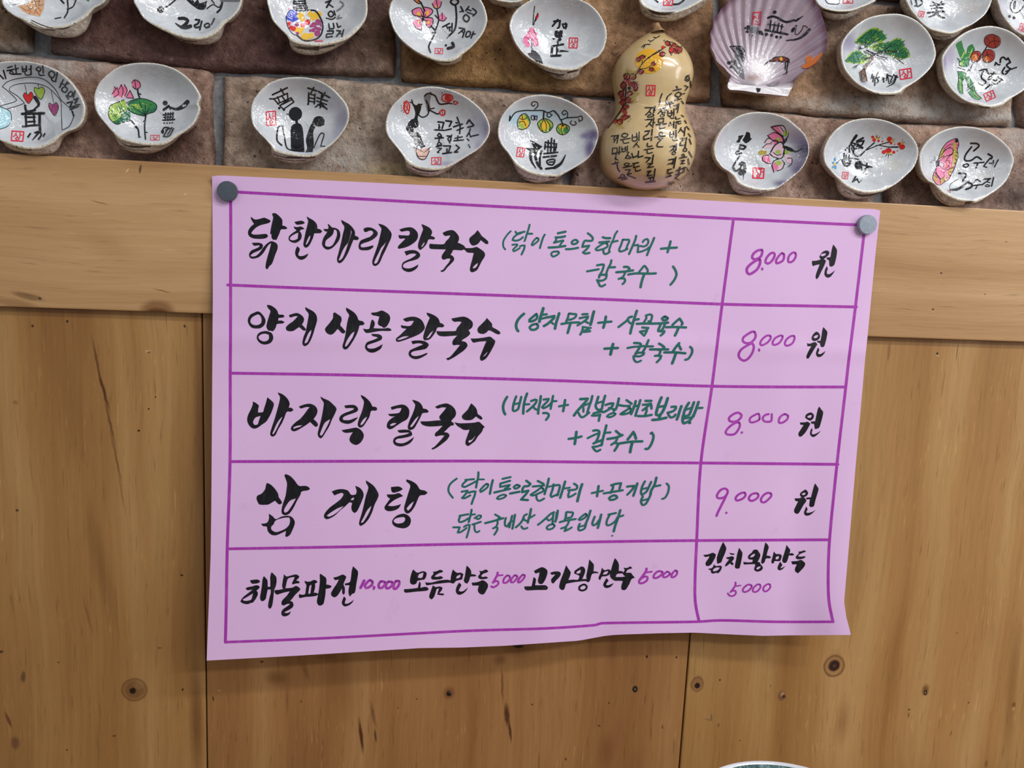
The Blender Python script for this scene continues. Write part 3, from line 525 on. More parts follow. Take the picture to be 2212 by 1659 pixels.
NOTE = ['''@1070 480 220
S 38 335 195 270 260 205 350 175 420 170 500 185 550 215 590; S 44 440 205 465 245 530 230 635 205; S 42 560 235 470 270 400 330 375 385 430 400 520 385 600 325; S 42 745 55 725 140 690 240 660 340 635 410; S 44 700 250 800 250
S 40 370 490 470 480 480 500 430 550 385 600 400 630 470 600 530 560; S 42 540 520 590 505 640 505 625 580 590 660 570 700
C 40 900 340 830 410 790 490 810 500 880 450 940 390 930 350; S 42 1075 270 1040 330 1000 450 970 560
S 50 1360 240 1525 205; S 50 1310 330 1420 325 1515 305; S 44 1320 340 1320 390 1275 445 1370 420 1470 395; S 40 1480 400 1430 460 1400 510; S 50 1160 550 1340 540 1520 515; C 42 1320 635 1240 650 1215 700 1260 745 1340 710 1385 670 1370 640
C 46 1720 385 1660 430 1680 475 1760 460 1795 420 1770 390; S 46 1535 585 1660 580 1800 555
S 46 2010 240 2070 285 2115 340 2105 395 2030 405 1950 400 1920 440 1890 535 1980 520 2040 510 1990 580 1905 655 1950 680 2045 665
@1260 480 220
S 50 425 325 490 345 585 345; S 50 350 440 560 420; C 42 440 460 330 530 270 580 300 610 400 590 500 550 530 510 510 460; S 42 740 195 690 270 660 360 620 440 580 540 560 620; S 44 620 440 690 415 745 405; S 44 435 580 440 650 470 690 540 670 575 640
C 44 860 380 930 380 990 380 1000 410 960 500 930 590 870 620 800 635 780 590 820 500 845 420; S 56 935 575 950 580; S 46 1150 295 1130 380 1080 500 1030 610 995 690; S 44 1090 500 1140 500 1190 490
S 42 1295 430 1320 390 1390 365 1415 420 1385 490 1320 525 1230 515 1195 530 1190 580 1180 650 1280 630 1390 580 1420 545; S 46 1540 340 1500 440 1440 570 1385 715
S 50 1690 575 1860 560 2030 550; S 50 1895 415 1870 520 1830 650
S 46 85 1065 200 1045 335 1020; S 46 300 935 380 920 445 920 440 970 400 1080 350 1150; S 44 610 825 595 900 545 990 500 1110; S 46 550 980 690 975; S 48 345 1200 360 1150 430 1140 510 1140; S 46 510 1130 490 1220 430 1260 370 1270 300 1255 335 1320 360 1380 400 1395 440 1375 475 1355
S 50 885 970 960 970 1005 1010 960 1060; S 50 720 1085 900 1070 1080 1045; S 44 920 1070 890 1140 850 1195 770 1230; S 46 830 1220 890 1220 910 1260 890 1310 855 1340
S 44 1205 1090 1270 1010 1325 945 1370 990 1400 1040 1395 1090; S 48 980 1135 1150 1110 1400 1115 1575 1110; S 52 1330 1120 1290 1220 1260 1330 1245 1410; S 48 1950 960 2000 1040 2025 1130 1995 1220 1950 1290 1895 1355''',
'''@1100 655 220
S 60 320 230 240 300 180 380 150 470 160 550 195 605; C 54 590 235 510 300 440 360 440 395 530 380 600 330 605 260; S 64 740 110 720 180 690 270 670 340 655 400; S 50 720 250 815 240; S 48 700 335 790 315; C 54 600 450 500 470 445 530 470 570 550 575 620 530 620 470
S 56 800 310 900 295 980 275 980 310 900 390 830 450 755 495; S 46 900 400 960 450; S 60 1085 220 1060 300 1020 430 995 550
C 48 1300 225 1390 235 1455 240 1430 310 1330 355 1270 350 1285 280; S 50 1280 300 1240 400; S 50 1135 450 1300 425 1520 415; S 56 1330 440 1295 560 1270 645
S 50 1590 240 1700 235; S 48 1530 325 1650 300 1715 290 1690 340 1600 410 1485 480; S 46 1640 390 1720 430; S 62 1840 180 1815 270 1790 380 1765 465; S 50 1600 515 1590 590 1545 680; S 42 1600 515 1680 525 1775 535; S 52 1590 620 1680 615 1755 605; S 46 1750 545 1640 590
S 50 1935 425 2080 410 2220 398; S 56 2100 290 2080 410 2045 530
@1300 655 220
S 50 655 290 590 310 540 380 450 450 365 515; S 46 570 370 600 420 640 440; S 56 760 165 720 290 680 420 640 560 620 655; S 52 710 360 800 345
S 46 960 265 1050 240 1090 260 1085 320 1060 400; S 44 965 290 970 320 930 390 900 430; S 46 1015 390 1050 400; S 52 760 445 930 440 1130 440 1280 435 1440 420; S 48 880 525 1010 535 960 590 830 615 920 705 980 600
C 56 1370 290 1310 330 1330 365 1410 360 1430 325; S 52 1280 460 1230 570; S 52 1370 450 1330 550 1280 600; S 50 1225 600 1300 610 1360 605 1350 640 1280 700
S 50 1535 470 1620 390 1690 330 1730 390 1755 440 1735 465; S 50 1400 520 1600 515 1830 525; S 56 1670 520 1630 620 1590 700
S 52 60 985 220 975 350 970; S 60 245 885 220 980 190 1110
S 50 705 860 830 870 850 890 820 960 770 1040 730 1100; S 44 560 970 700 945 860 935 910 925; S 50 1015 800 970 910 920 1010 890 1060; S 46 950 935 1110 935; S 44 730 1100 820 1070 920 1080 910 1110 820 1150 690 1145 700 1220 750 1275 810 1265 850 1245
S 50 1245 875 1320 920 1360 955 1320 990 1230 1010; S 48 1050 1000 1250 1000 1440 1000; S 46 1280 1010 1260 1090 1220 1130 1155 1140; S 48 1230 1140 1290 1140 1270 1200 1195 1280
S 52 1680 865 1610 950 1550 1040; S 50 1670 900 1720 1000; S 50 1360 1065 1600 1065 1815 1085; S 56 1610 1080 1570 1200 1530 1305; S 48 1920 945 1960 990 1960 1070 1920 1150 1870 1210 1815 1225''',
'''@1070 835 230
S 54 245 215 195 300 165 390 165 470 180 530 205 575; S 48 435 205 395 310 370 410 365 490 390 510 470 470 500 370 540 215; S 42 390 370 500 340; S 52 660 145 620 260 590 400 580 560; S 44 620 370 705 365
S 48 745 300 830 270 860 280 840 340 770 420 660 515; S 44 780 400 820 460 870 480; S 52 945 200 930 320 900 450 890 560
S 46 1005 270 1110 255 1090 300 1020 370 970 430 1000 450 1100 400 1170 330; S 48 1200 195 1180 300 1160 400 1150 460; S 44 1180 305 1270 300; S 48 995 550 1080 550 1110 580 1100 630 1055 690
S 46 1325 410 1430 390 1510 380; S 52 1450 280 1430 400 1410 510
S 54 1765 260 1920 250 1890 300 1800 400 1700 510 1635 600; S 46 1830 440 1830 520; S 48 2015 195 1990 300 1940 440 1910 550; S 42 1820 400 1900 370 1980 330; S 46 1725 540 1770 620 1820 635 1900 580 1950 540
S 50 2140 210 2110 310 2085 410 2120 470 2160 490 2220 450; S 42 2110 345 2220 310; S 50 2040 560 2130 530 2220 515; S 44 2160 480 2140 540; S 48 2010 600 2100 600 2180 580 2160 650 2150 710
S 50 1525 1085 1670 1065 1790 1035; S 56 1685 940 1670 1060 1650 1190
S 48 2035 915 2110 905 2160 930 2155 990 2120 1090 2080 1160; S 44 1920 1070 2040 1010 2140 970; S 50 2040 1180 2110 1150 2220 1110; S 46 2220 1200 2120 1240 2020 1250 2060 1310 2110 1345 2180 1310
@1300 835 230
S 50 70 190 40 290 10 420; S 50 95 805 70 910 40 1020 10 1150 -10 1220; S 44 60 960 180 950
S 50 80 380 180 350 240 350 220 400 150 470 30 530 -10 500; S 44 150 440 260 470; S 50 355 245 330 360 290 470 250 500; C 42 250 545 150 580 110 620 170 635 270 590 285 565; S 46 340 380 400 390 460 400 580 400
S 48 515 280 620 355; S 52 580 400 560 430; C 46 590 450 480 510 390 570 430 575 520 560 600 520; S 50 705 300 680 400 640 500 610 570; S 44 660 415 760 390; S 48 800 280 770 390 730 500 700 605
S 50 910 295 1030 295; S 48 855 375 940 370 1020 355 1030 420 1035 455; S 48 1000 370 930 430 850 490; S 46 930 440 930 510 900 590; S 48 750 610 900 610 1035 585
S 56 1240 225 1190 340 1150 470 1130 580 1180 600 1250 540 1310 420 1370 240; S 48 1190 420 1330 395; S 52 1230 560 1190 660; S 54 1055 690 1180 680 1340 645
S 48 1450 420 1540 415 1540 450 1480 510 1370 540 1400 610 1430 640 1500 620 1530 580; S 54 1655 405 1620 500 1590 600 1560 680
S 52 1810 335 1750 430 1710 530 1700 620 1790 600 1830 560 1870 450 1915 325; S 44 1720 490 1880 430; S 54 2010 320 1970 440 1920 570 1900 620; S 44 1980 445 2090 440; S 54 1690 600 1680 700 1700 760 1760 740 1830 700 1900 600; S 44 1710 660 1850 640; S 58 1810 740 1830 750
S 48 295 920 390 1000 430 1005; S 50 120 1085 280 1060 420 1010; S 46 330 1050 290 1140 200 1205; S 48 290 1170 340 1190 310 1260 265 1330
S 52 540 1095 600 1020 655 940 690 1010 710 1080; S 50 360 1180 600 1145 840 1135; S 54 640 1150 610 1250 590 1360; S 48 1020 970 1040 955 1075 1020 1060 1110 1020 1210 960 1290 910 1290''',
'''@955 1010 250
S 38 280 210 200 270 140 340 120 420 140 490 205 575; S 38 445 235 610 220; S 38 480 240 410 300 385 350 430 370 540 320 650 260; S 42 695 90 690 180 665 290 650 380; S 34 690 225 800 225; S 38 375 460 490 440 470 480 420 540 380 580 430 585 540 530; S 40 510 480 570 460 640 455 620 540 590 620 565 695
C 38 850 310 780 370 725 440 740 465 800 430 870 370 880 320; S 44 970 240 945 340 915 500
S 38 1155 215 1310 180; S 40 1115 305 1200 280 1300 250; S 38 1115 310 1110 370 1200 350 1295 330 1250 380 1200 400; S 42 1000 475 1150 440 1300 405; C 36 1180 515 1090 545 1050 590 1100 600 1180 575 1225 535
C 40 1430 330 1370 370 1390 400 1450 385 1485 350; S 44 1300 495 1480 460
S 44 1610 250 1690 310 1650 350 1570 360 1540 410 1530 470 1600 450 1650 440 1600 510 1510 610 1640 620
S 42 1830 255 1940 310; S 40 1735 360 1850 350 1950 340; C 38 1900 380 1800 450 1695 520 1750 530 1850 490 1930 450 1930 400; S 44 2040 210 2010 340 1980 430 1960 505; S 34 2010 370 2100 350; S 38 1805 540 1810 600 1850 635 1900 620 1950 590
S 42 2130 320 2110 420 2075 530 2090 560 2160 530 2220 510
S 38 335 920 500 890; S 38 350 930 320 1000 340 1040 420 1020 500 970; S 40 565 805 550 890 530 960 510 1040; S 34 540 905 630 890; S 36 215 1140 340 1140 320 1190 300 1240 360 1230 430 1180; S 36 420 1130 480 1095 530 1095 510 1200 470 1335; S 34 470 1150 430 1185
C 34 720 910 670 930 660 975 690 985 740 950 745 920; S 32 620 965 670 930; S 36 580 1085 650 1065 740 1035; S 34 620 1080 620 1170 640 1220 670 1235 715 1210
S 36 1015 895 1110 950 1060 990; S 40 825 1060 1000 1015 1170 965; S 36 1060 1000 1060 1070 1030 1130 975 1160; S 38 1030 1140 1060 1150 1050 1200 1000 1280
S 36 1220 960 1200 1040 1210 1110 1240 1125 1290 1050; S 40 1340 920 1310 1040 1285 1140; S 32 1320 1030 1380 1010; S 40 1395 900 1370 1040 1345 1165
S 38 1620 890 1570 920 1540 1000 1480 1080 1410 1140; S 34 1560 970 1590 1010 1640 1010; S 42 1700 790 1680 900 1650 1000 1640 1050; S 34 1680 960 1770 905; S 36 1515 1120 1550 1165 1590 1165 1630 1150
S 38 2140 850 2080 880 1980 970 1900 1040 1835 1090; S 34 2000 960 2040 1010 2110 960; S 38 2130 860 2120 950 2110 1080; S 36 2190 860 2180 950 2170 1030; C 36 2120 1080 2040 1100 2000 1150 2030 1180 2110 1160 2150 1110
@1205 1010 250
S 40 -80 345 0 330 40 345 20 440 -10 530; S 44 140 265 100 400 45 575; S 34 110 400 230 380
S 40 310 305 370 350 350 410 270 425 200 430; S 38 230 430 200 520 205 565 270 540 340 495; S 48 465 315 420 450 375 640; S 38 650 485 860 440; S 44 780 350 750 545
S 40 1020 335 1100 310 1210 295 1180 400; S 42 1060 330 1050 400 1010 480; S 40 880 490 1060 460 1240 430; C 42 1060 530 980 580 1000 615 1080 605 1135 570 1110 535
S 40 1325 360 1460 345 1420 420 1330 515; S 44 1520 300 1490 400 1445 535
S 40 1665 260 1610 370 1590 480 1610 520 1690 460 1740 370 1785 270; S 34 1600 415 1700 385; S 44 1885 190 1850 320 1790 430 1770 500; S 38 1830 360 1960 335; S 40 1625 550 1590 640 1620 710 1680 690 1740 590 1780 500; S 34 1610 630 1740 590
S 36 2080 300 2120 350 2115 440 2080 530 2040 580 1995 595
S 40 0 820 -20 950 -50 1030
C 36 165 850 240 850 290 860 260 940 180 960 150 960 160 900; S 36 160 860 150 950 130 1000; S 38 40 1040 150 1010 340 980; S 36 220 1000 190 1080 150 1130; S 36 65 1160 130 1140 160 1150 130 1210 200 1180 265 1140
C 36 530 880 460 930 400 990 430 1000 510 960 550 910; S 40 625 820 580 960 520 1100; S 36 420 1070 395 1130 400 1190 440 1195 510 1160 540 1080; S 32 400 1130 520 1100
S 38 705 935 660 1060 680 1100 740 1070 790 1000; S 42 830 895 800 1020 765 1150
S 38 970 895 1110 865; S 36 1000 890 950 980 930 1060 950 1100 1020 1080 1100 1020 1140 950; S 42 1195 810 1150 960 1100 1100 1070 1215; S 36 1150 945 1250 910
P 1040 1280 1060 1298 1040 1318 1018 1300''']
GRID = '''@0 0 2212
S 6.2 495 413 516 415 640 421.8 1000 442 1400 463 1760 481.5 1849 485.6
S 6.4 498 420 498.3 437 498.6 500 498.3 620 498 740 497.5 806 497 998 491 1185 489 1300 487 1387
S 6.2 492 615.5 700 624 1070 637.7 1290 646 1560 657 1740 660.7 1850 663; S 6.2 497 806 800 811 1170 821 1530 834 1827 836
S 6.2 497 997 810 996.2 1070 996 1300 998.5 1514 1000 1810 1003; S 6 491 1185.5 750 1181 940 1176.4 1205 1171.8 1455 1168 1760 1166 1792 1166
S 5.6 487 1387 700 1378.5 1000 1363 1175 1357.5 1283 1350.4 1302 1346 1500 1343 1560 1340 1675 1343 1800 1343
S 6 1584 476 1560 657 1538 834 1514 1000 1505 1167 1501.5 1250 1502 1300 1510 1342; S 6 1867 500 1848 662 1834 774 1827 836 1808 1003 1792 1166 1789 1250 1791 1300 1799 1341'''
# ------------------------------------------------------------------ materials of the setting
PANEL_Y, BRICK_Y, MORTAR_Y = 0.0075, 0.010, 0.021
def wood(name, along, dark, mid, light, y, feats=(), tilt=0.0, seed=0.0, wave=0.35, rough=0.42):
    s = N(name); c = s.coord()
    c = s.mapping(c, loc=(seed, 0, seed * 1.7))
    raw = s.coord()
    wob = s.n('ShaderNodeTexNoise'); wob.inputs['Scale'].default_value = 5.0; wob.inputs['Detail'].default_value = 2
    s.l(c, wob.inputs['Vector'])
    off = s.n('ShaderNodeVectorMath', operation='MULTIPLY_ADD')
    s.l(wob.outputs['Color'], off.inputs[0]); off.inputs[1].default_value = (0.022, 0, 0.03) if along == 'z' else (0.03, 0, 0.02)
    s.l(c, off.inputs[2])
    v = off.outputs[0]
    st = (1, 1, 0.07) if along == 'z' else (0.07, 1, 1)
    g = s.mapping(v, scale=st, rot=(0, tilt, 0))
    broad = s.noise(g, 22, 3, 0.5, wave)
    col = s.ramp(broad, [(0.28, dark), (0.5, mid), (0.70, light)])
    fine = s.noise(s.mapping(v, scale=tuple(a * b for a, b in zip(st, ((3.0, 1, 1.6) if along == 'z' else (1.6, 1, 3.0)))), rot=(0, tilt, 0)), 90, 5, 0.65)
    col = s.mix(1.0, col, s.ramp(fine, [(0.25, (0.87, 0.84, 0.80)), (0.55, (1.0, 1.0, 1.0)), (0.8, (1.07, 1.06, 1.05))]), 'MULTIPLY')
    tick = s.noise(s.mapping(v, scale=((1, 1, 0.075) if along == 'z' else (0.06, 1, 1)), rot=(0, tilt * 1.8, 0)), 420, 3, 0.6)
    col = s.mix(s.ramp(tick, [(0.60, 0.0), (0.74, 0.55)]), col, tuple(a * 0.55 for a in dark))
    col = s.mix(s.ramp(tick, [(0.22, 0.45), (0.34, 0.0)]), col, tuple(min(1, a * 1.25) for a in light))
    fib = s.noise(s.mapping(v, scale=((1, 1, 0.09) if along == 'z' else (0.08, 1, 1)), rot=(0, tilt * 1.8, 0), loc=(3, 0, 5)), 480, 2, 0.5)
    patch = s.noise(s.mapping(raw, loc=(seed, 0, 2)), 14, 2, 0.5)
    col = s.mix(s.math('MULTIPLY', s.ramp(fib, [(0.64, 0.0), (0.70, 0.34 if along == 'z' else 0.2)]), s.ramp(patch, [(0.48, 0.0), (0.62, 1.0)])), col, tuple(min(1, a * 1.45) for a in light))
    pore = s.noise(raw, 1400, 2, 0.5)
    col = s.mix(s.ramp(pore, [(0.66, 0.0), (0.72, 0.35)]), col, tuple(a * 0.5 for a in dark))
    big = s.noise(s.mapping(raw, scale=((1, 1, 0.4) if along == 'z' else (0.4, 1, 1))), 9, 2, 0.5)
    col = s.mix(1.0, col, s.ramp(big, [(0.3, (0.90, 0.86, 0.82)), (0.7, (1.06, 1.06, 1.06))]), 'MULTIPLY')
    jig = s.n('ShaderNodeTexNoise'); jig.inputs['Scale'].default_value = 160; jig.inputs['Detail'].default_value = 3
    s.l(raw, jig.inputs['Vector'])
    jo = s.n('ShaderNodeVectorMath', operation='MULTIPLY_ADD'); s.l(jig.outputs['Color'], jo.inputs[0])
    jo.inputs[1].default_value = (0.0016, 0, 0.0016); s.l(raw, jo.inputs[2])
    jm = s.mapping(jo.outputs[0], loc=(-0.0008, 0, -0.0008))
    for f in feats:
        px, py, rx, ry, deg, colr, amt = f[:7]
        soft = f[7] if len(f) > 7 else 0.6; ring = f[8] if len(f) > 8 else None
        p = at(px, py, y); k = 0.000376 * (1 + 0.0)
        col = s.spot(jm, col, p.x, y, p.z, rx * k, ry * k, math.radians(deg), lin(colr), amt, soft, ring)
    h = s.math('ADD', s.math('ADD', s.math('MULTIPLY', tick, 0.6), s.math('MULTIPLY', fine, 0.5)), s.math('MULTIPLY', fib, 0.5))
    return s.done(col, rough, Normal=s.bump(h, 0.25, 0.0008), Specular_IOR_Level=0.35)

DK, MB_, LT = (46, 26, 14), (98, 62, 30), (186, 150, 104)
rail_feats = [(340, 676, 26, 14, 0, (62, 34, 18), .95, .5), (340, 670, 42, 26, 0, (112, 70, 34), .7, .5), (86, 645, 5, 4, 0, DK, .9),
              (60, 640, 40, 9, 12, (92, 62, 32), .6), (303, 365, 3.5, 12, 8, (80, 56, 38), .9), (275, 368, 1.2, 7, 40, (230, 205, 170), .8), (400, 419, 3, 1.4, -20, (226, 205, 175), .8),
              (350, 628, 22, 1.6, 12, (92, 60, 30), .7), (215, 437, 22, 1.5, 10, (112, 76, 38), .7), (330, 345, 110, 26, 0, (138, 92, 50), .35, .9),
              (2033, 590, 4, 2.4, 0, (58, 32, 20), 1), (2015, 668, 4.5, 2.6, 0, (50, 30, 18), 1), (2016, 673, 5, 2, 0, LT, .7), (2173, 522, 3, 2, 0, (88, 60, 40), .9), (2128, 636, 3, 2, 0, (120, 84, 52), .9),
              (1430, 425, 18, 4, 0, (120, 78, 42), .7), (30, 655, 60, 12, 8, (120, 84, 44), .5), (230, 530, 90, 40, 20, (150, 106, 60), .3, .9)]
left_feats = [(290, 1490, 30, 30, 0, (104, 70, 38), .75, .5), (290, 1490, 27, 27, 0, (84, 52, 28), .55, .16, .95), (287, 1492, 9, 9, 0, (34, 20, 12), 1, .4), (300, 1480, 14, 14, 0, (158, 122, 78), .35),
              (208, 775, 4, 62, -9, (84, 50, 22), .85, .9), (220, 830, 4, 60, -12, (78, 46, 20), .85, .9), (238, 915, 4, 75, -11, (84, 50, 22), .8, .9), (226, 850, 5, 60, -13, (74, 42, 18), .9, .9), (251, 990, 3.5, 90, -10, (92, 58, 26), .75, .9), (263, 1065, 3, 70, -8, (100, 66, 32), .5, .9),
              (70, 704, 4, 4, 0, DK, .9), (145, 694, 3.5, 4, 20, DK, .95), (398, 705, 3.5, 5, 0, DK, .9), (320, 759, 8, 4, 0, (196, 160, 118), .8), (322, 761, 5, 2.5, 0, (86, 50, 26), .8), (336, 858, 2.4, 2.4, 0, DK, 1), (321, 883, 2.6, 2.6, 0, DK, 1),
              (300, 930, 3.8, 3.8, 0, (40, 24, 14), 1), (37, 1102, 4.5, 3.5, 0, (58, 34, 20), 1), (392, 1243, 6, 3, 0, (66, 42, 22), 1), (50, 1462, 7, 18, 5, (82, 62, 44), .8), (33, 1605, 12, 20, 0, (96, 62, 40), .7), (18, 1555, 5, 25, -18, (92, 50, 22), .8),
              (423, 700, 8, 120, 0, (132, 82, 44), .45, .9), (430, 900, 14, 260, 0, (122, 76, 40), .5, .9), (425, 1560, 22, 190, 0, (98, 60, 30), .7, .9), (190, 1330, 5, 60, -12, (110, 70, 32), .5, .9),
              (160, 900, 40, 220, -9, (128, 86, 44), .4, .95), (215, 1210, 26, 200, -9, (116, 76, 38), .5, .95), (345, 1400, 5, 2, 0, DK, .8), (394, 1490, 2.6, 5, 10, DK, .9), (247, 1590, 5, 3, 0, (90, 56, 28), .9), (127, 1431, 3, 2, 0, DK, .9), (2, 1408, 8, 4, 0, DK, .8), (33, 869, 8, 6, 0, (140, 96, 58), .8), (144, 1620, 3, 3, 0, DK, .8)]
mid_feats = [(970, 1498, 18, 20, 0, (116, 76, 46), .8, .6), (970, 1499, 7, 8, 0, (26, 18, 14), 1, .4), (972, 1496, 4, 4, 0, (84, 72, 62), .8),
             (780, 1590, 6, 60, -7, (74, 40, 22), .95, .7), (806, 1545, 6, 50, -12, (88, 62, 44), .6, .8), (811, 1590, 4, 22, -8, (62, 44, 34), .8, .6),
             (1085, 1480, 5, 60, -4, (92, 54, 34), .7, .8), (1095, 1545, 9, 40, -6, (82, 44, 28), .95, .7), (1102, 1580, 4, 40, -8, (74, 38, 24), .9, .7), (1120, 1398, 60, 34, 0, (120, 80, 46), .7, .8), (1120, 1396, 16, 7, 0, (38, 24, 18), 1, .5),
             (1080, 1425, 22, 24, 0, (104, 64, 38), .6, .9), (1372, 1489, 8, 11, 0, (30, 22, 18), 1, .35), (1372, 1489, 4, 6, 0, (96, 84, 70), .9), (1368, 1470, 8, 20, 0, (134, 92, 58), .6), (1397, 1419, 3.5, 5, 0, DK, 1), (1462, 1420, 3, 3.5, 0, DK, 1), (1150, 1522, 3, 2.6, 0, DK, 1), (1316, 1519, 2.6, 2.6, 0, DK, 1), (1294, 1568, 5, 4, 0, (100, 66, 36), 1), (1222, 1640, 4, 5, 0, (96, 60, 32), .9), (1394, 1512, 3, 16, 0, (120, 84, 50), .7), (1431, 1571, 3, 8, -8, (104, 70, 40), .8),
             (565, 1430, 5, 3.5, 0, (54, 30, 18), .9), (600, 1465, 40, 26, 10, (112, 72, 36), .65, .9), (660, 1450, 10, 40, -20, (96, 62, 32), .4, .9), (460, 1510, 3, 8, -8, DK, .8), (474, 1492, 5, 3, 0, LT, .6), (705, 1420, 30, 8, 0, (110, 78, 50), .5), (650, 1516, 4, 4, 0, (104, 70, 30), .8), (900, 1510, 2.4, 2.4, 0, DK, .9), (860, 1530, 2, 3, 0, DK, .7),
             (1335, 1590, 24, 90, 5, (140, 92, 58), .5, .95), (1310, 1620, 30, 60, 0, (118, 72, 42), .5, .95), (1325, 1400, 16, 60, 0, (122, 80, 52), .5, .9), (740, 1480, 60, 160, -8, (124, 82, 44), .35, .95), (448, 1540, 6, 190, 0, (160, 122, 72), .4, .9)]
right_feats = [(1802, 1434, 32, 38, 0, (140, 98, 56), .6, .6), (1802, 1439, 28, 29, 0, (96, 60, 34), .75, .2, .9), (1802, 1437, 23, 23, 0, (158, 116, 74), .4, .2, .9), (1802, 1438, 18, 18, 0, (58, 34, 24), 1, .35), (1803, 1438, 11, 11, 0, (32, 20, 18), 1, .3, .8), (1803, 1438, 5, 5, 0, (84, 54, 42), .9), (1800, 1405, 26, 7, 0, (170, 132, 86), .6),
               (1506, 1476, 19, 24, 0, (132, 90, 56), .7, .5), (1506, 1478, 16, 20, 0, (110, 72, 46), .7, .2, .9), (1506, 1481, 8, 9, 0, (36, 24, 22), 1, .35), (1688, 1503, 12, 16, 0, (112, 76, 54), .85, .4), (1690, 1500, 7, 9, 0, (176, 138, 98), .8), (1693, 1505, 6, 6, 0, (70, 44, 38), 1, .4),
               (1999, 1490, 14, 22, 0, (98, 60, 28), .85, .8), (1999, 1496, 6, 9, 0, (40, 30, 22), 1, .4), (1999, 1496, 3, 4, 0, (130, 112, 90), .9), (1555, 1469, 3, 3.5, 0, DK, 1), (1964, 1533, 3, 3.5, 0, DK, 1), (1963, 1545, 3, 10, 0, (104, 66, 32), .8), (2190, 1522, 7, 9, 0, (112, 72, 34), .9), (2190, 1531, 5, 6, 0, (206, 172, 122), .7), (2092, 1518, 3, 4, 0, (96, 62, 30), .9), (2067, 1367, 2, 2.5, 0, DK, .9), (2025, 764, 4, 3.5, 0, DK, 1), (2026, 768, 6, 3, 0, LT, .8), (1665, 1482, 3, 5, 0, (120, 96, 66), .8), (1537, 1550, 3, 12, 0, (112, 88, 62), .8), (1530, 1555, 16, 3, 14, (120, 96, 68), .6), (1552, 1567, 3, 8, 0, (112, 76, 44), .8), (1598, 1600, 2.4, 2.4, 0, DK, .9),
               (2185, 1500, 24, 300, -3, (120, 78, 36), .55, .95), (1850, 1200, 40, 300, 0, (126, 86, 42), .35, .95), (2100, 950, 30, 260, 0, (164, 122, 72), .35, .95), (1820, 1560, 30, 90, 0, (126, 82, 46), .45, .95), (1645, 1395, 26, 40, 0, (120, 84, 56), .4, .9), (2068, 760, 3, 30, 0, (120, 84, 56), .7), (1920, 760, 5, 30, 0, (118, 76, 46), .6), (2054, 1585, 3, 12, 8, (110, 76, 40), .7), (2130, 1650, 6, 14, 0, (120, 80, 40), .7)]
RAIL = wood('varnished_rail_oak', 'x', lin((163, 124, 82)), lin((185, 147, 103)), lin((201, 167, 124)), 0.0, rail_feats, tilt=0.05, seed=0.3)
PL = wood('varnished_pine_amber', 'z', lin((146, 104, 57)), lin((162, 121, 71)), lin((176, 138, 87)), PANEL_Y, left_feats, tilt=-0.14, seed=1.3)
PM = wood('varnished_pine_brown', 'z', lin((143, 99, 58)), lin((162, 119, 73)), lin((178, 138, 90)), PANEL_Y, mid_feats, tilt=-0.08, seed=4.1)
PR = wood('varnished_pine_honey', 'z', lin((152, 110, 61)), lin((169, 128, 77)), lin((182, 145, 94)), PANEL_Y, right_feats, tilt=0.0, seed=7.7)

def quad_board(name, corners, y0, thick, mat, bevel=0.0012):
    """a flat board whose front face has the given photo corners (tl, tr, br, bl) on the plane y0"""
    f = [at(px, py, y0) for px, py in corners]
    mb = MB()
    bm = bmesh.new()
    a = [bm.verts.new(p) for p in f]; b = [bm.verts.new(p + Vector((0, thick, 0))) for p in f]
    bm.faces.new(a[::-1]); bm.faces.new(b)
    for i in range(4): bm.faces.new((a[i], a[(i + 1) % 4], b[(i + 1) % 4], b[i]))
    bmesh.ops.recalc_face_normals(bm, faces=bm.faces)
    bmesh.ops.bevel(bm, geom=bm.edges[:], offset=bevel, segments=2, profile=0.6, affect='EDGES')
    bm.verts.index_update()
    mb.add([v.co.copy() for v in bm.verts], [[v.index for v in fc.verts] for fc in bm.faces], mat); bm.free()
    return tag(mb.build(name, smooth=False), kind='structure')
ylo = lambda x: 662 + 0.03463 * x
quad_board('trim_1', [(-900, 279.2), (3300, 516.5), (3300, ylo(3300)), (-900, ylo(-900))], 0.0, PANEL_Y - 0.001, RAIL)
# three vertical planks below the rail (their upper ends run up behind it)
SL = lambda y: 436 + 0.01113 * (y - 680)          # left seam in the photo
SR = lambda y: 1493 - 0.0788 * (y - 1367)         # right seam
quad_board('trim_2', [(-900, 575), (SL(600) - 1.2, 620), (SL(1900) - 1.2, 1900), (-900, 2030)], PANEL_Y, 0.012, PL)
quad_board('trim_3', [(SL(600) + 1.6, 620), (SR(640) - 1.6, 655), (SR(1900) - 1.6, 1860), (SL(1900) + 1.6, 1900)], PANEL_Y + 0.0004, 0.012, PM)
quad_board('trim_4', [(SR(640) + 1.6, 655), (3300, 712), (3180, 1790), (SR(1900) + 1.6, 1860)], PANEL_Y, 0.012, PR)

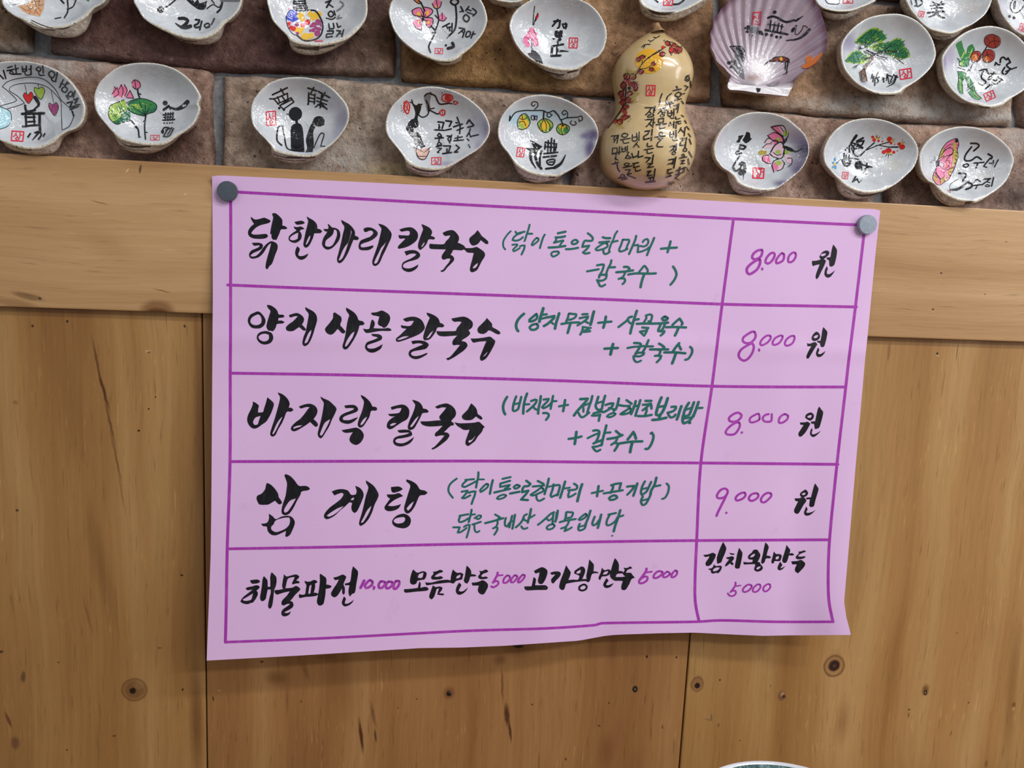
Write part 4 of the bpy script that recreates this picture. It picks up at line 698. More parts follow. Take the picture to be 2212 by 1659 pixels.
# ------------------------------------------------------------------ the brick wall
def brick_material():
    s = N('old_brick'); c = s.coord()
    at_ = s.n('ShaderNodeVertexColor', layer_name='tint')
    n1 = s.noise(c, 28, 5, 0.6); n2 = s.noise(c, 170, 5, 0.7); n3 = s.noise(c, 620, 3, 0.6)
    col = s.mix(1.0, at_.outputs['Color'], s.ramp(n1, [(0.28, (0.58, 0.50, 0.47)), (0.5, (1, 1, 1)), (0.72, (1.42, 1.40, 1.38))]), 'MULTIPLY')
    col = s.mix(1.0, col, s.ramp(n2, [(0.28, (0.50, 0.46, 0.44)), (0.5, (1, 1, 1)), (0.72, (1.5, 1.5, 1.5))]), 'MULTIPLY')
    col = s.mix(s.ramp(n2, [(0.62, 0.0), (0.74, 0.55)]), col, (0.34, 0.31, 0.28))
    col = s.mix(s.ramp(s.noise(c, 260, 2, 0.5), [(0.69, 0.0), (0.73, 0.85)]), col, (0.025, 0.016, 0.012))
    # lime bloom, heavier where the stored mask says so
    bloom = s.math('MULTIPLY', at_.outputs['Alpha'], s.ramp(s.noise(c, 120, 6, 0.75), [(0.36, 0.0), (0.52, 1.0)]))
    col = s.mix(bloom, col, (0.50, 0.48, 0.45))
    h = s.math('ADD', s.math('MULTIPLY', n2, 1.0), s.math('MULTIPLY', n3, 0.5))
    return s.done(col, 0.9, Normal=s.bump(h, 0.9, 0.0024), Specular_IOR_Level=0.2)
BRICK = brick_material()
def mortar_material():
    s = N('grey_mortar'); c = s.coord(); n = s.noise(c, 150, 5, 0.7)
    col = s.ramp(n, [(0.3, lin((116, 117, 120))), (0.7, lin((166, 169, 174)))])
    return s.done(col, 0.95, Normal=s.bump(n, 0.8, 0.002))
MORTAR = mortar_material()
bricks = [
    ([(-900, -234), (-284, -180)], [(-900, 30), (-284, 78)], (124, 96, 80)), ([(-900, 34), (-284, 82)], [(-900, 400), (-284, 430)], (132, 104, 90)),
    ([(2742, 84), (3300, 134)], [(2742, 312), (3300, 352)], (120, 92, 78)), ([(2742, 322), (3300, 360)], [(2742, 560), (3300, 590)], (138, 112, 98)),
    # top edge, bottom edge (photo pixels), colour
    ([(-260, -170), (62, -145)], [(-260, 80), (0, 102), (60, 104)], (112, 90, 74)),
    ([(105, -143), (850, -85)], [(106, 104), (228, 122), (443, 146), (692, 153), (848, 158)], (92, 66, 60)),
    ([(864, -82), (1545, -25)], [(868, 168), (1100, 184), (1331, 204), (1538, 214)], (134, 102, 70)),
    ([(1566, -22), (2195, 35)], [(1569, 221), (1780, 243), (2000, 261), (2188, 267)], (136, 112, 94)),
    ([(2215, 36), (2720, 80)], [(2212, 270), (2720, 310)], (122, 100, 90)),
    ([(-260, 92), (0, 114), (110, 126), (300, 136), (440, 149), (451, 152)], [(-260, 430), (456, 460)], (136, 108, 94)),
    ([(484, 163), (700, 168), (860, 184), (1060, 197), (1220, 208)], [(479, 460), (1214, 480)], (142, 122, 108)),
    ([(1244, 211), (1560, 229), (1750, 250), (1890, 262)], [(1238, 480), (1890, 520)], (156, 131, 117)),
    ([(1927, 266), (2212, 279), (2720, 322)], [(1930, 520), (2720, 560)], (148, 122, 108)),
    ([(-260, -420), (450, -400)], [(-260, -195), (450, -135)], (110, 84, 74)), ([(475, -400), (1230, -330)], [(475, -131), (1230, -68)], (120, 96, 80)),
    ([(1250, -330), (1700, -280)], [(1250, -66), (1700, -28)], (98, 74, 66)), ([(1722, -280), (2500, -220)], [(1722, -26), (2500, 36)], (104, 84, 72))]
blots = [  # photo x, y, radius x, radius y, colour (None = lime bloom), strength
    (30, 115, 70, 16, None, .9), (130, 140, 60, 30, None, .6), (200, 145, 40, 12, None, .5), (390, 300, 60, 70, (66, 40, 34), .8), (330, 330, 60, 30, (72, 46, 38), .7), (40, 300, 120, 40, (92, 74, 62), .6), (250, 210, 120, 40, (142, 108, 92), .6),
    (30, 40, 60, 60, (98, 82, 62), .7), (300, 20, 160, 60, (72, 42, 38), .6), (640, 120, 240, 30, (70, 48, 46), .6), (800, 60, 60, 90, (64, 52, 46), .6), (560, 300, 90, 60, (150, 132, 116), .7), (780, 260, 90, 90, (168, 156, 142), .8), (740, 340, 60, 30, None, .7), (960, 340, 140, 30, (92, 72, 64), .6), (1030, 380, 60, 30, (80, 58, 52), .6), (840, 370, 60, 20, (150, 134, 92), .6), (590, 190, 80, 16, (108, 84, 52), .5),
    (1000, 120, 140, 60, (128, 96, 50), .6), (940, 60, 60, 120, (116, 86, 54), .6), (1130, 170, 120, 20, (124, 96, 52), .7), (1430, 60, 80, 90, (126, 92, 76), .6), (1240, 170, 60, 30, (118, 92, 62), .5), (1500, 150, 40, 70, (116, 92, 78), .6),
    (1640, 200, 60, 12, (138, 102, 54), .8), (1600, 215, 50, 10, (120, 84, 44), .8), (1700, 170, 120, 60, (150, 116, 84), .6), (1860, 228, 130, 16, None, .95), (2010, 235, 90, 26, None, .95), (2150, 250, 60, 16, None, .9), (1960, 150, 60, 70, (112, 90, 68), .6), (1990, 60, 160, 50, (66, 50, 42), .7), (1900, 262, 160, 6, (70, 44, 32), .8), (2100, 255, 120, 4, (76, 48, 34), .8),
    (1600, 290, 60, 40, None, .5), (1540, 300, 60, 80, (112, 90, 84), .6), (1280, 300, 60, 100, (132, 108, 100), .5), (1780, 380, 100, 60, (112, 82, 68), .6), (1850, 270, 100, 20, (140, 114, 96), .6), (1500, 380, 60, 30, (108, 84, 72), .6),
    (2060, 290, 100, 20, (148, 118, 100), .7), (2190, 300, 40, 30, None, .6), (2180, 400, 60, 60, (112, 98, 92), .7), (2195, 430, 40, 24, (46, 40, 38), .9), (1960, 400, 40, 50, (78, 60, 54), .7), (2120, 430, 60, 20, (98, 74, 66), .6)]
def poly_at(pl, t):
    L = [0]
    for a, b in zip(pl, pl[1:]): L.append(L[-1] + b[0] - a[0])
    x = t * L[-1]
    for i in range(len(pl) - 1):
        if x <= L[i + 1] or i == len(pl) - 2:
            f = (x - L[i]) / (L[i + 1] - L[i]); a, b = pl[i], pl[i + 1]
            return a[0] + (b[0] - a[0]) * f, a[1] + (b[1] - a[1]) * f
wall = MB(); wall.tint = []
def paint(px, py, base):
    c = list(lin(base)); g = sum(c) / 3; c = [(a + (g - a) * .12) * 1.32 for a in c]; bloom = 0.0
    for bx, by, rx, ry, colr, k in blots:
        d = ((px - bx) / rx) ** 2 + ((py - by) / ry) ** 2
        if d > 4: continue
        w = k * math.exp(-d * 0.9)
        if colr is None: bloom = max(bloom, w)
        else:
            t = [v * 1.2 for v in lin(colr)]; c = [a + (b - a) * w for a, b in zip(c, t)]
    return (c[0], c[1], c[2], bloom)
for bi, (top, bot, colr) in enumerate(bricks):
    nu, nv = 84, 34
    vs, fs = [], []
    for j in range(nv + 1):
        v = j / nv
        for i in range(nu + 1):
            u = i / nu
            a, b = poly_at(top, u), poly_at(bot, u)
            px, py = a[0] - 3 + (b[0] - a[0] + 0) * v + 6 * u, a[1] - 4 + (b[1] - a[1] + 8) * v
            eu = min(u, 1 - u) * (top[-1][0] - top[0][0]); ev = min(v, 1 - v) * abs(b[1] - a[1])
            e = min(eu, ev)
            q = Vector((px * 0.011, py * 0.011, bi * 3.7))
            jx = noise.noise(q * 1.7) * 5 + noise.noise(q * 6) * 2.2; jy = noise.noise(q * 1.7 + Vector((9, 3, 1))) * 4 + noise.noise(q * 6 + Vector((5, 1, 7))) * 2.0
            w = max(0.0, 1 - e / 16)
            px += jx * w; py += jy * w
            rnd = max(0.0, 1 - e / 6.0)
            dep = 0.0075 * rnd ** 2.2 + noise.noise(q * 2.2) * 0.0011 + noise.noise(q * 9) * 0.0005 + noise.noise(q * 22) * 0.00025
            chip = max(0, noise.noise(q * 1.3 + Vector((2, 8, 4))) - 0.25) * max(0.0, 1 - e / 45) * 0.012
            vs.append(at(px, py, BRICK_Y) + Vector((0, dep + chip, 0)))
            wall.tint.append(paint(px, py, colr))
    for j in range(nv):
        for i in range(nu):
            k = j * (nu + 1) + i
            fs.append((k, k + nu + 1, k + nu + 2, k + 1))
    n0 = len(vs)     # sides back into the mortar
    rim = [i for i in range(nu + 1)] + [j * (nu + 1) + nu for j in range(1, nu + 1) if j <= nv] + [nv * (nu + 1) + i for i in range(nu - 1, -1, -1)] + [j * (nu + 1) for j in range(nv - 1, 0, -1)]
    for r in rim:
        vs.append(vs[r] + Vector((0, 0.012, 0))); wall.tint.append(wall.tint[-len(rim)] if False else paint(0, -999, tuple(int(x * .8) for x in colr)))
    m = len(rim)
    for i in range(m): fs.append((rim[i], rim[(i + 1) % m], n0 + (i + 1) % m, n0 + i))
    wall.add(vs, fs, BRICK)
# mortar bed: a rough sheet behind the bricks
nu, nv = 210, 60; vs, fs = [], []
for j in range(nv + 1):
    for i in range(nu + 1):
        px, py = -900 + 4200 * i / nu, -430 + (960 + 80 * i / nu) * j / nv
        q = Vector((px * 0.02, py * 0.02, 5))
        vs.append(at(px, py, MORTAR_Y) + Vector((0, noise.noise(q) * 0.0022 + noise.noise(q * 4) * 0.0008, 0))); wall.tint.append((.2, .2, .2, 0))
for j in range(nv):
    for i in range(nu):
        k = j * (nu + 1) + i; fs.append((k, k + nu + 1, k + nu + 2, k + 1))
wall.add(vs, fs, MORTAR)
back_wall = tag(wall.build('wall_back'), kind='structure')

# an added dark backing box behind the planks, so no light comes through their joints
mb = MB()
s = N('dark_added_backing'); backing_mat = s.done(lin((58, 44, 32)), 0.9)
a = at(-900, 560, PANEL_Y + .0126); b = at(3300, 600, PANEL_Y + .0126)
mb.box((a.x, PANEL_Y + .0128, 0.0), (b.x, 0.06, at(1100, 520, 0).z), backing_mat)
tag(mb.build('added_backing', smooth=False), kind='structure')
# ------------------------------------------------------------------ inks
def ink(name, c, rough=0.5, streak=0.0, coat=0.0):
    s = N(name)
    col = c
    if streak:
        n = s.noise(s.mapping(s.coord(), scale=(1.0, 1, 0.22), rot=(0, 0.25, 0)), 420, 4, 0.7)
        col = s.ramp(n, [(0.45, c), (0.75, tuple(a + streak for a in c))])
    if not coat: return s.done(col, rough, Specular_IOR_Level=0.25)
    c = s.coord(); rip = s.noise(c, 270, 2, 0.5)
    return s.done(col, rough, Coat_Weight=coat, Coat_Roughness=0.035, Coat_Normal=s.bump(rip, 0.6, 0.0021), Coat_IOR=1.7, Specular_IOR_Level=0.1)
INK = {'K': ink('black_brush_ink', (0.004, 0.0045, 0.008), 0.55, 0.014), 'G': ink('green_marker_ink', (0.010, 0.135, 0.108), 0.5, 0.02), 'V': ink('purple_marker_ink', (0.37, 0.035, 0.40), 0.5, 0.05)}

# ------------------------------------------------------------------ the pink menu sheet
def paper_material(marks):
    s = N('pink_poster_paper'); c = s.coord()
    n = s.noise(c, 7, 3, 0.5)
    col = s.ramp(n, [(0.3, lin((217, 180, 223))), (0.7, lin((224, 188, 230)))])
    col = s.mix(s.ramp(s.noise(c, 55, 3, 0.6), [(0.66, 0.0), (0.75, 0.25)]), col, lin((205, 158, 205)))
    for x, y, z, rx, rz, colr, amt, soft in marks: col = s.spot(c, col, x, y, z, rx, rz, 0, lin(colr), amt, soft)
    return s.done(col, 0.62, Normal=s.bump(s.noise(c, 300, 2), 0.05, 0.0005), Specular_IOR_Level=0.3)
top_e = [(458, 381), (474, 378.8), (640, 386.5), (1000, 404), (1475, 430), (1760, 446), (1894, 452), (1901.5, 455)]
bot_e = [(446.5, 1427), (640, 1416.5), (907, 1400), (1000, 1398.7), (1090, 1395), (1250, 1384), (1310, 1373), (1335, 1371), (1420, 1368), (1500, 1366.5), (1600, 1371.5), (1650, 1373.5), (1700, 1372.5), (1838, 1371.5)]
lef_e = [(458, 381), (459, 460), (459.8, 640), (459, 740), (456.5, 1100), (455, 1200), (447.5, 1400), (446.5, 1427)]
rig_e = [(1901.5, 455), (1892, 540), (1874, 727), (1869, 774), (1848, 1010), (1832, 1200), (1823.5, 1300), (1828, 1332), (1838, 1371.5)]
def along(pl, t):
    d = [0.0]
    for a, b in zip(pl, pl[1:]): d.append(d[-1] + math.dist(a, b))
    x = t * d[-1]
    for i in range(len(pl) - 1):
        if x <= d[i + 1] + 1e-9 or i == len(pl) - 2:
            f = (x - d[i]) / (d[i + 1] - d[i]); return Vector(pl[i]).lerp(Vector(pl[i + 1]), f)
def lerp_list(l, x):
    for (a, p), (b, q) in zip(l, l[1:]):
        if x <= b:
            t = (x - a) / (b - a); t = t * t * (3 - 2 * t)
            return p + (q - p) * t
    return l[-1][1]
def stand_off(u, v):        # how far the sheet stands off the rail's face
    base = lerp_list([(0, .034), (.3, .032), (.5, .028), (.63, .019), (.78, .018), (.9, .023), (1, .034)], u)
    k = max(0.0, v - 0.05) / 0.95
    d = base * k ** 1.25
    d += 0.0012 * math.sin(u * 9 + 1) * k * k
    d += 0.0009 * math.exp(-((v - 0.335) / 0.02) ** 2)             # the sheet breaks softly over the rail's lower edge
    corner = max(0.0, 1 - u / 0.02) * max(0.0, 1 - v / 0.02)
    return 0.0006 + d + 0.003 * corner
nu, nv = 110, 90
sheet = MB(); vs, fs = [], []
for j in range(nv + 1):
    v = j / nv
    for i in range(nu + 1):
        u = i / nu
        T, B, L, R = along(top_e, u), along(bot_e, u), along(lef_e, v), along(rig_e, v)
        P = (1 - v) * T + v * B + (1 - u) * L + u * R - ((1 - u) * (1 - v) * Vector(top_e[0]) + u * (1 - v) * Vector(top_e[-1]) + (1 - u) * v * Vector(bot_e[0]) + u * v * Vector(bot_e[-1]))
        vs.append(at(P.x, P.y, -stand_off(u, v)))
for j in range(nv):
    for i in range(nu):
        k = j * (nu + 1) + i; fs.append((k, k + nu + 1, k + nu + 2, k + 1))
tree = BVHTree.FromPolygons([tuple(v) for v in vs], fs)
def on_sheet(px, py):
    h = tree.ray_cast(CAM, ray(px, py).normalized())[0]
    return h if h else at(px, py)
pm = []
for px, py, r, colr, amt, soft in [(1292, 1295, 42, (206, 156, 204), .9, .25), (1258, 1275, 34, (208, 160, 206), .6, .4), (1312, 1272, 26, (208, 160, 206), .6, .4), (1000, 1212, 14, (206, 164, 208), .5, .3), (965, 1278, 14, (206, 164, 208), .5, .4), (1161, 1141, 6, (200, 150, 200), .7, .4), (1348, 1141, 5, (204, 150, 196), .7, .4), (985, 697, 5, (208, 150, 186), .8, .4), (1341, 776, 8, (206, 158, 206), .6, .6), (533, 1367, 17, (206, 160, 206), .7, .5), (548, 395, 4, (206, 140, 180), .7, .6), (1248, 1342, 3, (150, 70, 50), .9, .5), (495, 1379, 1.6, (50, 40, 50), 1, .4), (651, 1399, 2, (70, 60, 60), 1, .4), (645, 1405, 1.5, (80, 70, 60), 1, .4), (635, 1388.5, 1.5, (90, 70, 80), 1, .4), (625, 1140, 5, (204, 140, 160), .6, .6), (639, 1142, 5, (188, 132, 110), .5, .6), (1688, 1188, 1.3, (90, 30, 60), 1, .4), (1714, 1287, 1.3, (120, 70, 120), 1, .4), (1143, 984, 5, (200, 150, 196), .6, .6), (1197, 905, 4, (200, 156, 204), .6, .6), (1086, 1306, 5, (200, 156, 204), .4, .6), (1200, 1312, 9, (202, 160, 208), .5, .6), (1465, 1286, 6, (204, 158, 200), .6, .5), (1564, 1345, 6, (208, 160, 206), .6, .5), (1470, 1340, 6, (208, 166, 212), .5, .6), (935, 1147, 10, (206, 160, 206), .4, .6), (1683, 1085, 4, (206, 150, 190), .5, .7), (737, 1318, 6, (200, 160, 210), .4, .6), (780, 1340, 7, (204, 162, 210), .4, .6), (588, 1332, 8, (212, 168, 214), .5, .6), (1250, 640, 3, (200, 156, 204), .5, .6), (1138, 798, 2.5, (196, 150, 200), .6, .5), (1195, 735, 1.8, (190, 140, 190), .7, .5), (1371, 701, 2, (190, 140, 190), .5, .5)]:
    p = on_sheet(px, py); pm.append((p.x, p.y, p.z, r * .00037, r * .00037, colr, amt, soft))
PAPER = paper_material(pm)
sheet.add(vs, fs, PAPER)
menu = thing('menu_poster', on_sheet(1150, 400), 'pink paper menu with handwritten black, green and purple Korean lettering, stuck over the wooden rail', 'poster')
sh = sheet.build('paper_sheet', menu)
so = sh.modifiers.new('thickness', 'SOLIDIFY'); so.thickness = 0.0003; so.offset = -1
sh.modifiers.new('crisp_edge', 'EDGE_SPLIT').split_angle = 0.7
def write(name, text, colour, label=None, lift=0.00018):
    k = Ink(tree, {'K': INK[colour]}, lift=lift, fine=34)
    k.read(text); o = k.build(name, menu)
    if label: o['label'] = label
    return o
write('ruled_lines', GRID, 'V', 'purple ruled table lines', 0.00012)
for t in DISH: write('dish_name', t, 'K', 'black brush lettering')
for t in NOTE: write('dish_note', t, 'G', 'green marker lettering')
for t in PRICE: write('price', t, 'V', 'purple numerals')
for t in WON: write('currency_sign', t, 'K', 'black brush syllable')

# ------------------------------------------------------------------ the two round magnets
def magnet(px, py, rp, label, c, name='magnet'):
    p = on_sheet(px, py); e = on_sheet(px + rp, py); R = (e - p).length
    s = N('magnet_' + ('dark' if c[0] < 90 else 'pale')); n = s.noise(s.coord(), 500, 4)
    m = s.done(s.ramp(n, [(0.3, tuple(a * .85 for a in lin(c))), (0.7, tuple(min(1, a * 1.12) for a in lin(c)))]), 0.45, Metallic=0.0, Normal=s.bump(n, 0.15, 0.0004))
    prof = [(0, -0.0046), (R * .55, -0.0046), (R * .62, -0.00455), (R * .86, -0.00455), (R * .94, -0.0045), (R * .98, -0.0041), (R, -0.0034), (R, -0.0006), (R * .97, 0.0)]
    mb = MB(); k = 48; vv = []; ff = []
    for r, d in prof:
        for i in range(k): vv.append(p + Vector((r * math.cos(2 * PI * i / k), d - 0.0003, r * math.sin(2 * PI * i / k))))
    for a in range(len(prof) - 1):
        for i in range(k): ff.append((a * k + i, (a + 1) * k + i, (a + 1) * k + (i + 1) % k, a * k + (i + 1) % k))
    ff.append([(len(prof) - 1) * k + i for i in range(k)])
    mb.add(vv, ff, m)
    o = mb.build(name); o.modifiers.new('crisp_edge', 'EDGE_SPLIT').split_angle = 0.5; return tag(o, label, 'magnet', 'magnets holding the menu')
magnet(493.2, 413.8, 22, "dark grey round magnet on the menu's top left corner", (74, 82, 92))
magnet(1869, 485.6, 19.6, "pale blue-grey round magnet on the menu's top right corner", (146, 158, 172))
# ------------------------------------------------------------------ painted shells
def shell_material(name, inner=True):
    s = N(name); c = s.coord()
    at_ = s.n('ShaderNodeVertexColor', layer_name='tint')
    n = s.noise(c, 60, 4, 0.6); f = s.noise(c, 420, 3, 0.6)
    if inner:
        col = s.ramp(n, [(0.3, lin((188, 194, 201))), (0.7, lin((214, 218, 222)))])
        col = s.mix(at_.outputs['Alpha'], col, at_.outputs['Color'])
        # thick clear varnish with small ripples that break up every highlight
        rip = s.noise(c, 270, 2, 0.5)
        m = s.done(col, 0.35, Coat_Weight=1.0, Coat_Roughness=0.035, Coat_Normal=s.bump(rip, 0.6, 0.0021), Coat_IOR=1.75, Normal=s.bump(n, 0.2, 0.001))
    else:
        col = s.ramp(f, [(0.3, lin((150, 134, 120))), (0.55, lin((196, 184, 172))), (0.75, lin((222, 214, 206)))])
        col = s.mix(at_.outputs['Alpha'], col, at_.outputs['Color'])
        m = s.done(col, 0.45, Coat_Weight=0.6, Coat_Roughness=0.15, Normal=s.bump(s.math('ADD', n, f), 0.5, 0.0015))
    return m
SHELL_IN, SHELL_OUT = shell_material('varnished_shell_inside'), shell_material('ridged_shell_outside', False)
def rim_material():
    s = N('cream_shell_rim'); c = s.coord()
    col = s.ramp(s.noise(c, 900, 2, 0.6), [(0.35, lin((184, 174, 150))), (0.55, lin((220, 214, 198))), (0.7, lin((232, 228, 218)))])
    return s.done(col, 0.4, Coat_Weight=0.5, Coat_Roughness=0.15)
SHELL_RIM = rim_material()
LIGAMENT = ink('dark_hinge_ligament', lin((74, 60, 46)), 0.6, 0.06)
PAINTS = {k: ink('paint_' + n, lin(c), 0.4, 0.0, 0.75) for k, n, c in [
    ('K', 'black', (12, 12, 17)), ('R', 'seal_red', (214, 38, 62)), ('F', 'flower_red', (206, 34, 34)), ('P', 'pink', (226, 120, 160)), ('p', 'pale_pink', (226, 190, 206)),
    ('G', 'leaf_green', (54, 130, 70)), ('g', 'yellow_green', (158, 188, 74)), ('D', 'deep_green', (34, 104, 72)), ('Y', 'yellow', (232, 186, 52)), ('B', 'blue', (44, 70, 190)),
    ('O', 'orange', (220, 120, 50)), ('V', 'plum', (158, 62, 118)), ('N', 'brown', (120, 82, 62)), ('n', 'tan', (198, 156, 120)), ('L', 'pale_blue', (168, 212, 226)), ('C', 'sky_blue', (56, 142, 190)),
    ('E', 'grey_wash', (120, 120, 126)), ('e', 'pale_wash', (206, 214, 222)), ('M', 'maroon', (124, 44, 42)), ('S', 'sun_yellow', (226, 168, 34)), ('U', 'berry_red', (160, 52, 44)), ('H', 'pot_pink', (212, 174, 160)), ('y', 'olive', (186, 166, 78))]}
RIM_Y = BRICK_Y - 0.0185
def nums(t): return [float(x) for x in t.split()]
def pix(org, t):
    ox, oy, w = org; k = w / 2212.0; v = nums(t)
    return [Vector((ox + v[i] * k, oy + v[i + 1] * k)) for i in range(0, len(v), 2)]
def radial(loop, c, n, closed=True):
    """distance from c to the outline for n directions (None where an open outline is missed)"""
    out = []
    m = len(loop)
    for i in range(n):
        a = 2 * PI * i / n; d = Vector((math.cos(a), math.sin(a))); best = None
        for j in range(m if closed else m - 1):
            p, q = loop[j] - c, loop[(j + 1) % m] - c
            e = q - p; den = d.x * e.y - d.y * e.x
            if abs(den) < 1e-12: continue
            t = (p.x * e.y - p.y * e.x) / den; u = (p.x * d.y - p.y * d.x) / den
            if t > 0 and -1e-6 <= u <= 1 + 1e-6 and (best is None or t > best): best = t
        out.append(best)
    return out
def clam(org, rim, umbo, label, art='', letters='', seal='', tints=(), deep=0.0140, hinge=None, rim_y=RIM_Y, group='painted clam shells on the brick wall'):
    A = [Vector((p.x, p.z)) for p in (at(q.x, q.y, rim_y) for q in catmull(pix(org, rim), True, 3.0))]
    um_y = rim_y + 0.0075
    Bu = [Vector((p.x, p.z)) for p in (at(q.x, q.y, um_y) for q in catmull(pix(org, umbo), False, 3.0))]
    c = Vector((sum(p.x for p in A) / len(A), sum(p.y for p in A) / len(A)))
    n = 176
    ra = radial(A, c, n); rb = radial(Bu, c, n, False)
    ra = [r if r else 0.03 for r in ra]
    k = [min(1, max(0, 0)) for _ in range(n)]
    isu = [1.0 if (rb[i] and rb[i] > ra[i] * 0.93) else 0.0 for i in range(n)]
    for _ in range(5): isu = [(isu[i - 1] + 2 * isu[i] + isu[(i + 1) % n]) / 4 for i in range(n)]
    soft = isu[:]
    for _ in range(160): soft = [(soft[i - 1] + 2 * soft[i] + soft[(i + 1) % n]) / 4 for i in range(n)]
    B = [(rb[i] if rb[i] and rb[i] > ra[i] * 0.93 else ra[i] * 0.985) for i in range(n)]
    for _ in range(2): B = [(B[i - 1] + 2 * B[i] + B[(i + 1) % n]) / 4 for i in range(n)]
    inn, out = MB(), MB(); inn.tint, out.tint = [], []
    kk = org[2] / 2212.0
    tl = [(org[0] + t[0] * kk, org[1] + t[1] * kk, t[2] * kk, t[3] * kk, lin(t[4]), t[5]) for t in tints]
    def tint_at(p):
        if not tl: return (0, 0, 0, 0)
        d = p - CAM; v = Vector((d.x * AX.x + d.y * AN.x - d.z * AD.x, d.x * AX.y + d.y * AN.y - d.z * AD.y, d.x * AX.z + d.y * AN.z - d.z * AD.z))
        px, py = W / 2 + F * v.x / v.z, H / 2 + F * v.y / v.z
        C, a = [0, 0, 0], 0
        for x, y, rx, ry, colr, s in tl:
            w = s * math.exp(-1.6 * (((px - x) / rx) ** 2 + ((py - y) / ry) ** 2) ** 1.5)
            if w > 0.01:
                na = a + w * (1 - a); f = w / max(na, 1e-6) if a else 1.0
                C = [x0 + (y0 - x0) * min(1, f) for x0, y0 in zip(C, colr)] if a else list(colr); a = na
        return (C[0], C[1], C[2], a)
    def ring(mb, radii, ys, bumpy=0.0):
        k0 = len(mb.v)
        for i in range(n):
            a = 2 * PI * i / n; r = radii[i] + bumpy * (1 if i % 2 else -1)
            y = ys[i] if isinstance(ys, list) else ys
            p = Vector((c.x + math.cos(a) * r, y, c.y + math.sin(a) * r))
            mb.v.append(p); mb.tint.append(tint_at(p))
        return k0
    def stitch(mb, a, b, m):
        q = mb.slot(m)
        for i in range(n): mb.f.append([a + i, b + i, b + (i + 1) % n, a + (i + 1) % n]); mb.mi.append(q)
    # inside: outer lip, flat lip, then the bowl; the hinge side carries a broad plate
    lipw = [0.955 - 0.075 * isu[i] for i in range(n)]
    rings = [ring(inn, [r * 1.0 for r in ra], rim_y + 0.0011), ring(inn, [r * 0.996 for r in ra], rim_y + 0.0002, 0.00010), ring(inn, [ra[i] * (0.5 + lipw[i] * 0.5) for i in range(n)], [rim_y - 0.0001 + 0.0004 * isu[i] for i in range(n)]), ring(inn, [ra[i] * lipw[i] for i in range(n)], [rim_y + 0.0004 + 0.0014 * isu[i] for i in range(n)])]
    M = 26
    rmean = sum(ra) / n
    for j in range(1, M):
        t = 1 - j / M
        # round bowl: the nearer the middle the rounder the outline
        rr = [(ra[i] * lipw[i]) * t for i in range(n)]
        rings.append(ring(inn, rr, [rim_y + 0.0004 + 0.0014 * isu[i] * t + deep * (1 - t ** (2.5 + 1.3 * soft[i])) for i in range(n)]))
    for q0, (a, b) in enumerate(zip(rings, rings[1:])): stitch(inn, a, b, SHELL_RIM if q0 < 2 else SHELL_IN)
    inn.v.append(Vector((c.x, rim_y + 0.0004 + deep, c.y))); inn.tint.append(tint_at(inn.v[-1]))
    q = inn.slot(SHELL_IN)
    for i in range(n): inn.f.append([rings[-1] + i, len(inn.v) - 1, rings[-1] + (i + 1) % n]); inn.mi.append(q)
    # outside: from the lip over the beak and round to the wall
    back = BRICK_Y + 0.001 - rim_y
    def mixr(t, shrink): return [((1 - t) * ra[i] + t * B[i]) * shrink for i in range(n)]
    og = [ring(out, ra, rim_y + 0.0011), ring(out, mixr(0.35, 1.0), [rim_y + 0.0024 + 0.0006 * isu[i] for i in range(n)]), ring(out, mixr(0.8, 1.0), rim_y + 0.0048), ring(out, mixr(1.0, 1.0), um_y)]
    for t in (0.25, 0.5, 0.72, 0.88, 1.0):
        og.append(ring(out, [B[i] * (1 - 0.50 * t ** 1.8 + 0.012 * math.sin(t * 40) * (1 - t)) for i in range(n)], um_y + (back - 0.0075) * (t ** 0.85)))
    for a, b in zip(og, og[1:]): stitch(out, a, b, SHELL_OUT)
    base = Vector((c.x, BRICK_Y, c.y))
    root = thing('painted_shell', base, label, 'shell', group)
    inner = inn.build('shell_inside', root)
    outer = out.build('shell_outside', root)
    tr = BVHTree.FromPolygons([tuple(v) for v in inn.v] + [tuple(v) for v in out.v], inn.f + [[a + len(inn.v) for a in f] for f in out.f])
    head = '@%g %g %g\n' % org
    def lay(text, nm, lift, pen=1.0):
        if not text: return None
        k = Ink(tr, PAINTS, lift=lift, fine=4.0, pen=pen); k.read(head + text); return k.build(nm, root)
    if hinge:
        k = Ink(tr, {'K': LIGAMENT}, lift=0.0001, fine=3.0); k.read(head + hinge); k.build('hinge', root)
    lay(art, 'painted_design', 0.00010)
    lay(letters, 'brush_lettering', 0.00016, 1.12)
    lay(seal, 'seal_stamp', 0.00016)
    return root
c1, c2, c3, c4, c5, c6, c7 = (0, 0, 560), (540, 0, 560), (1060, 0, 560), (1500, 0, 400), (1780, 0, 432), (1500, 220, 500), (1900, 200, 346.63)
PUR = (84, 64, 120)
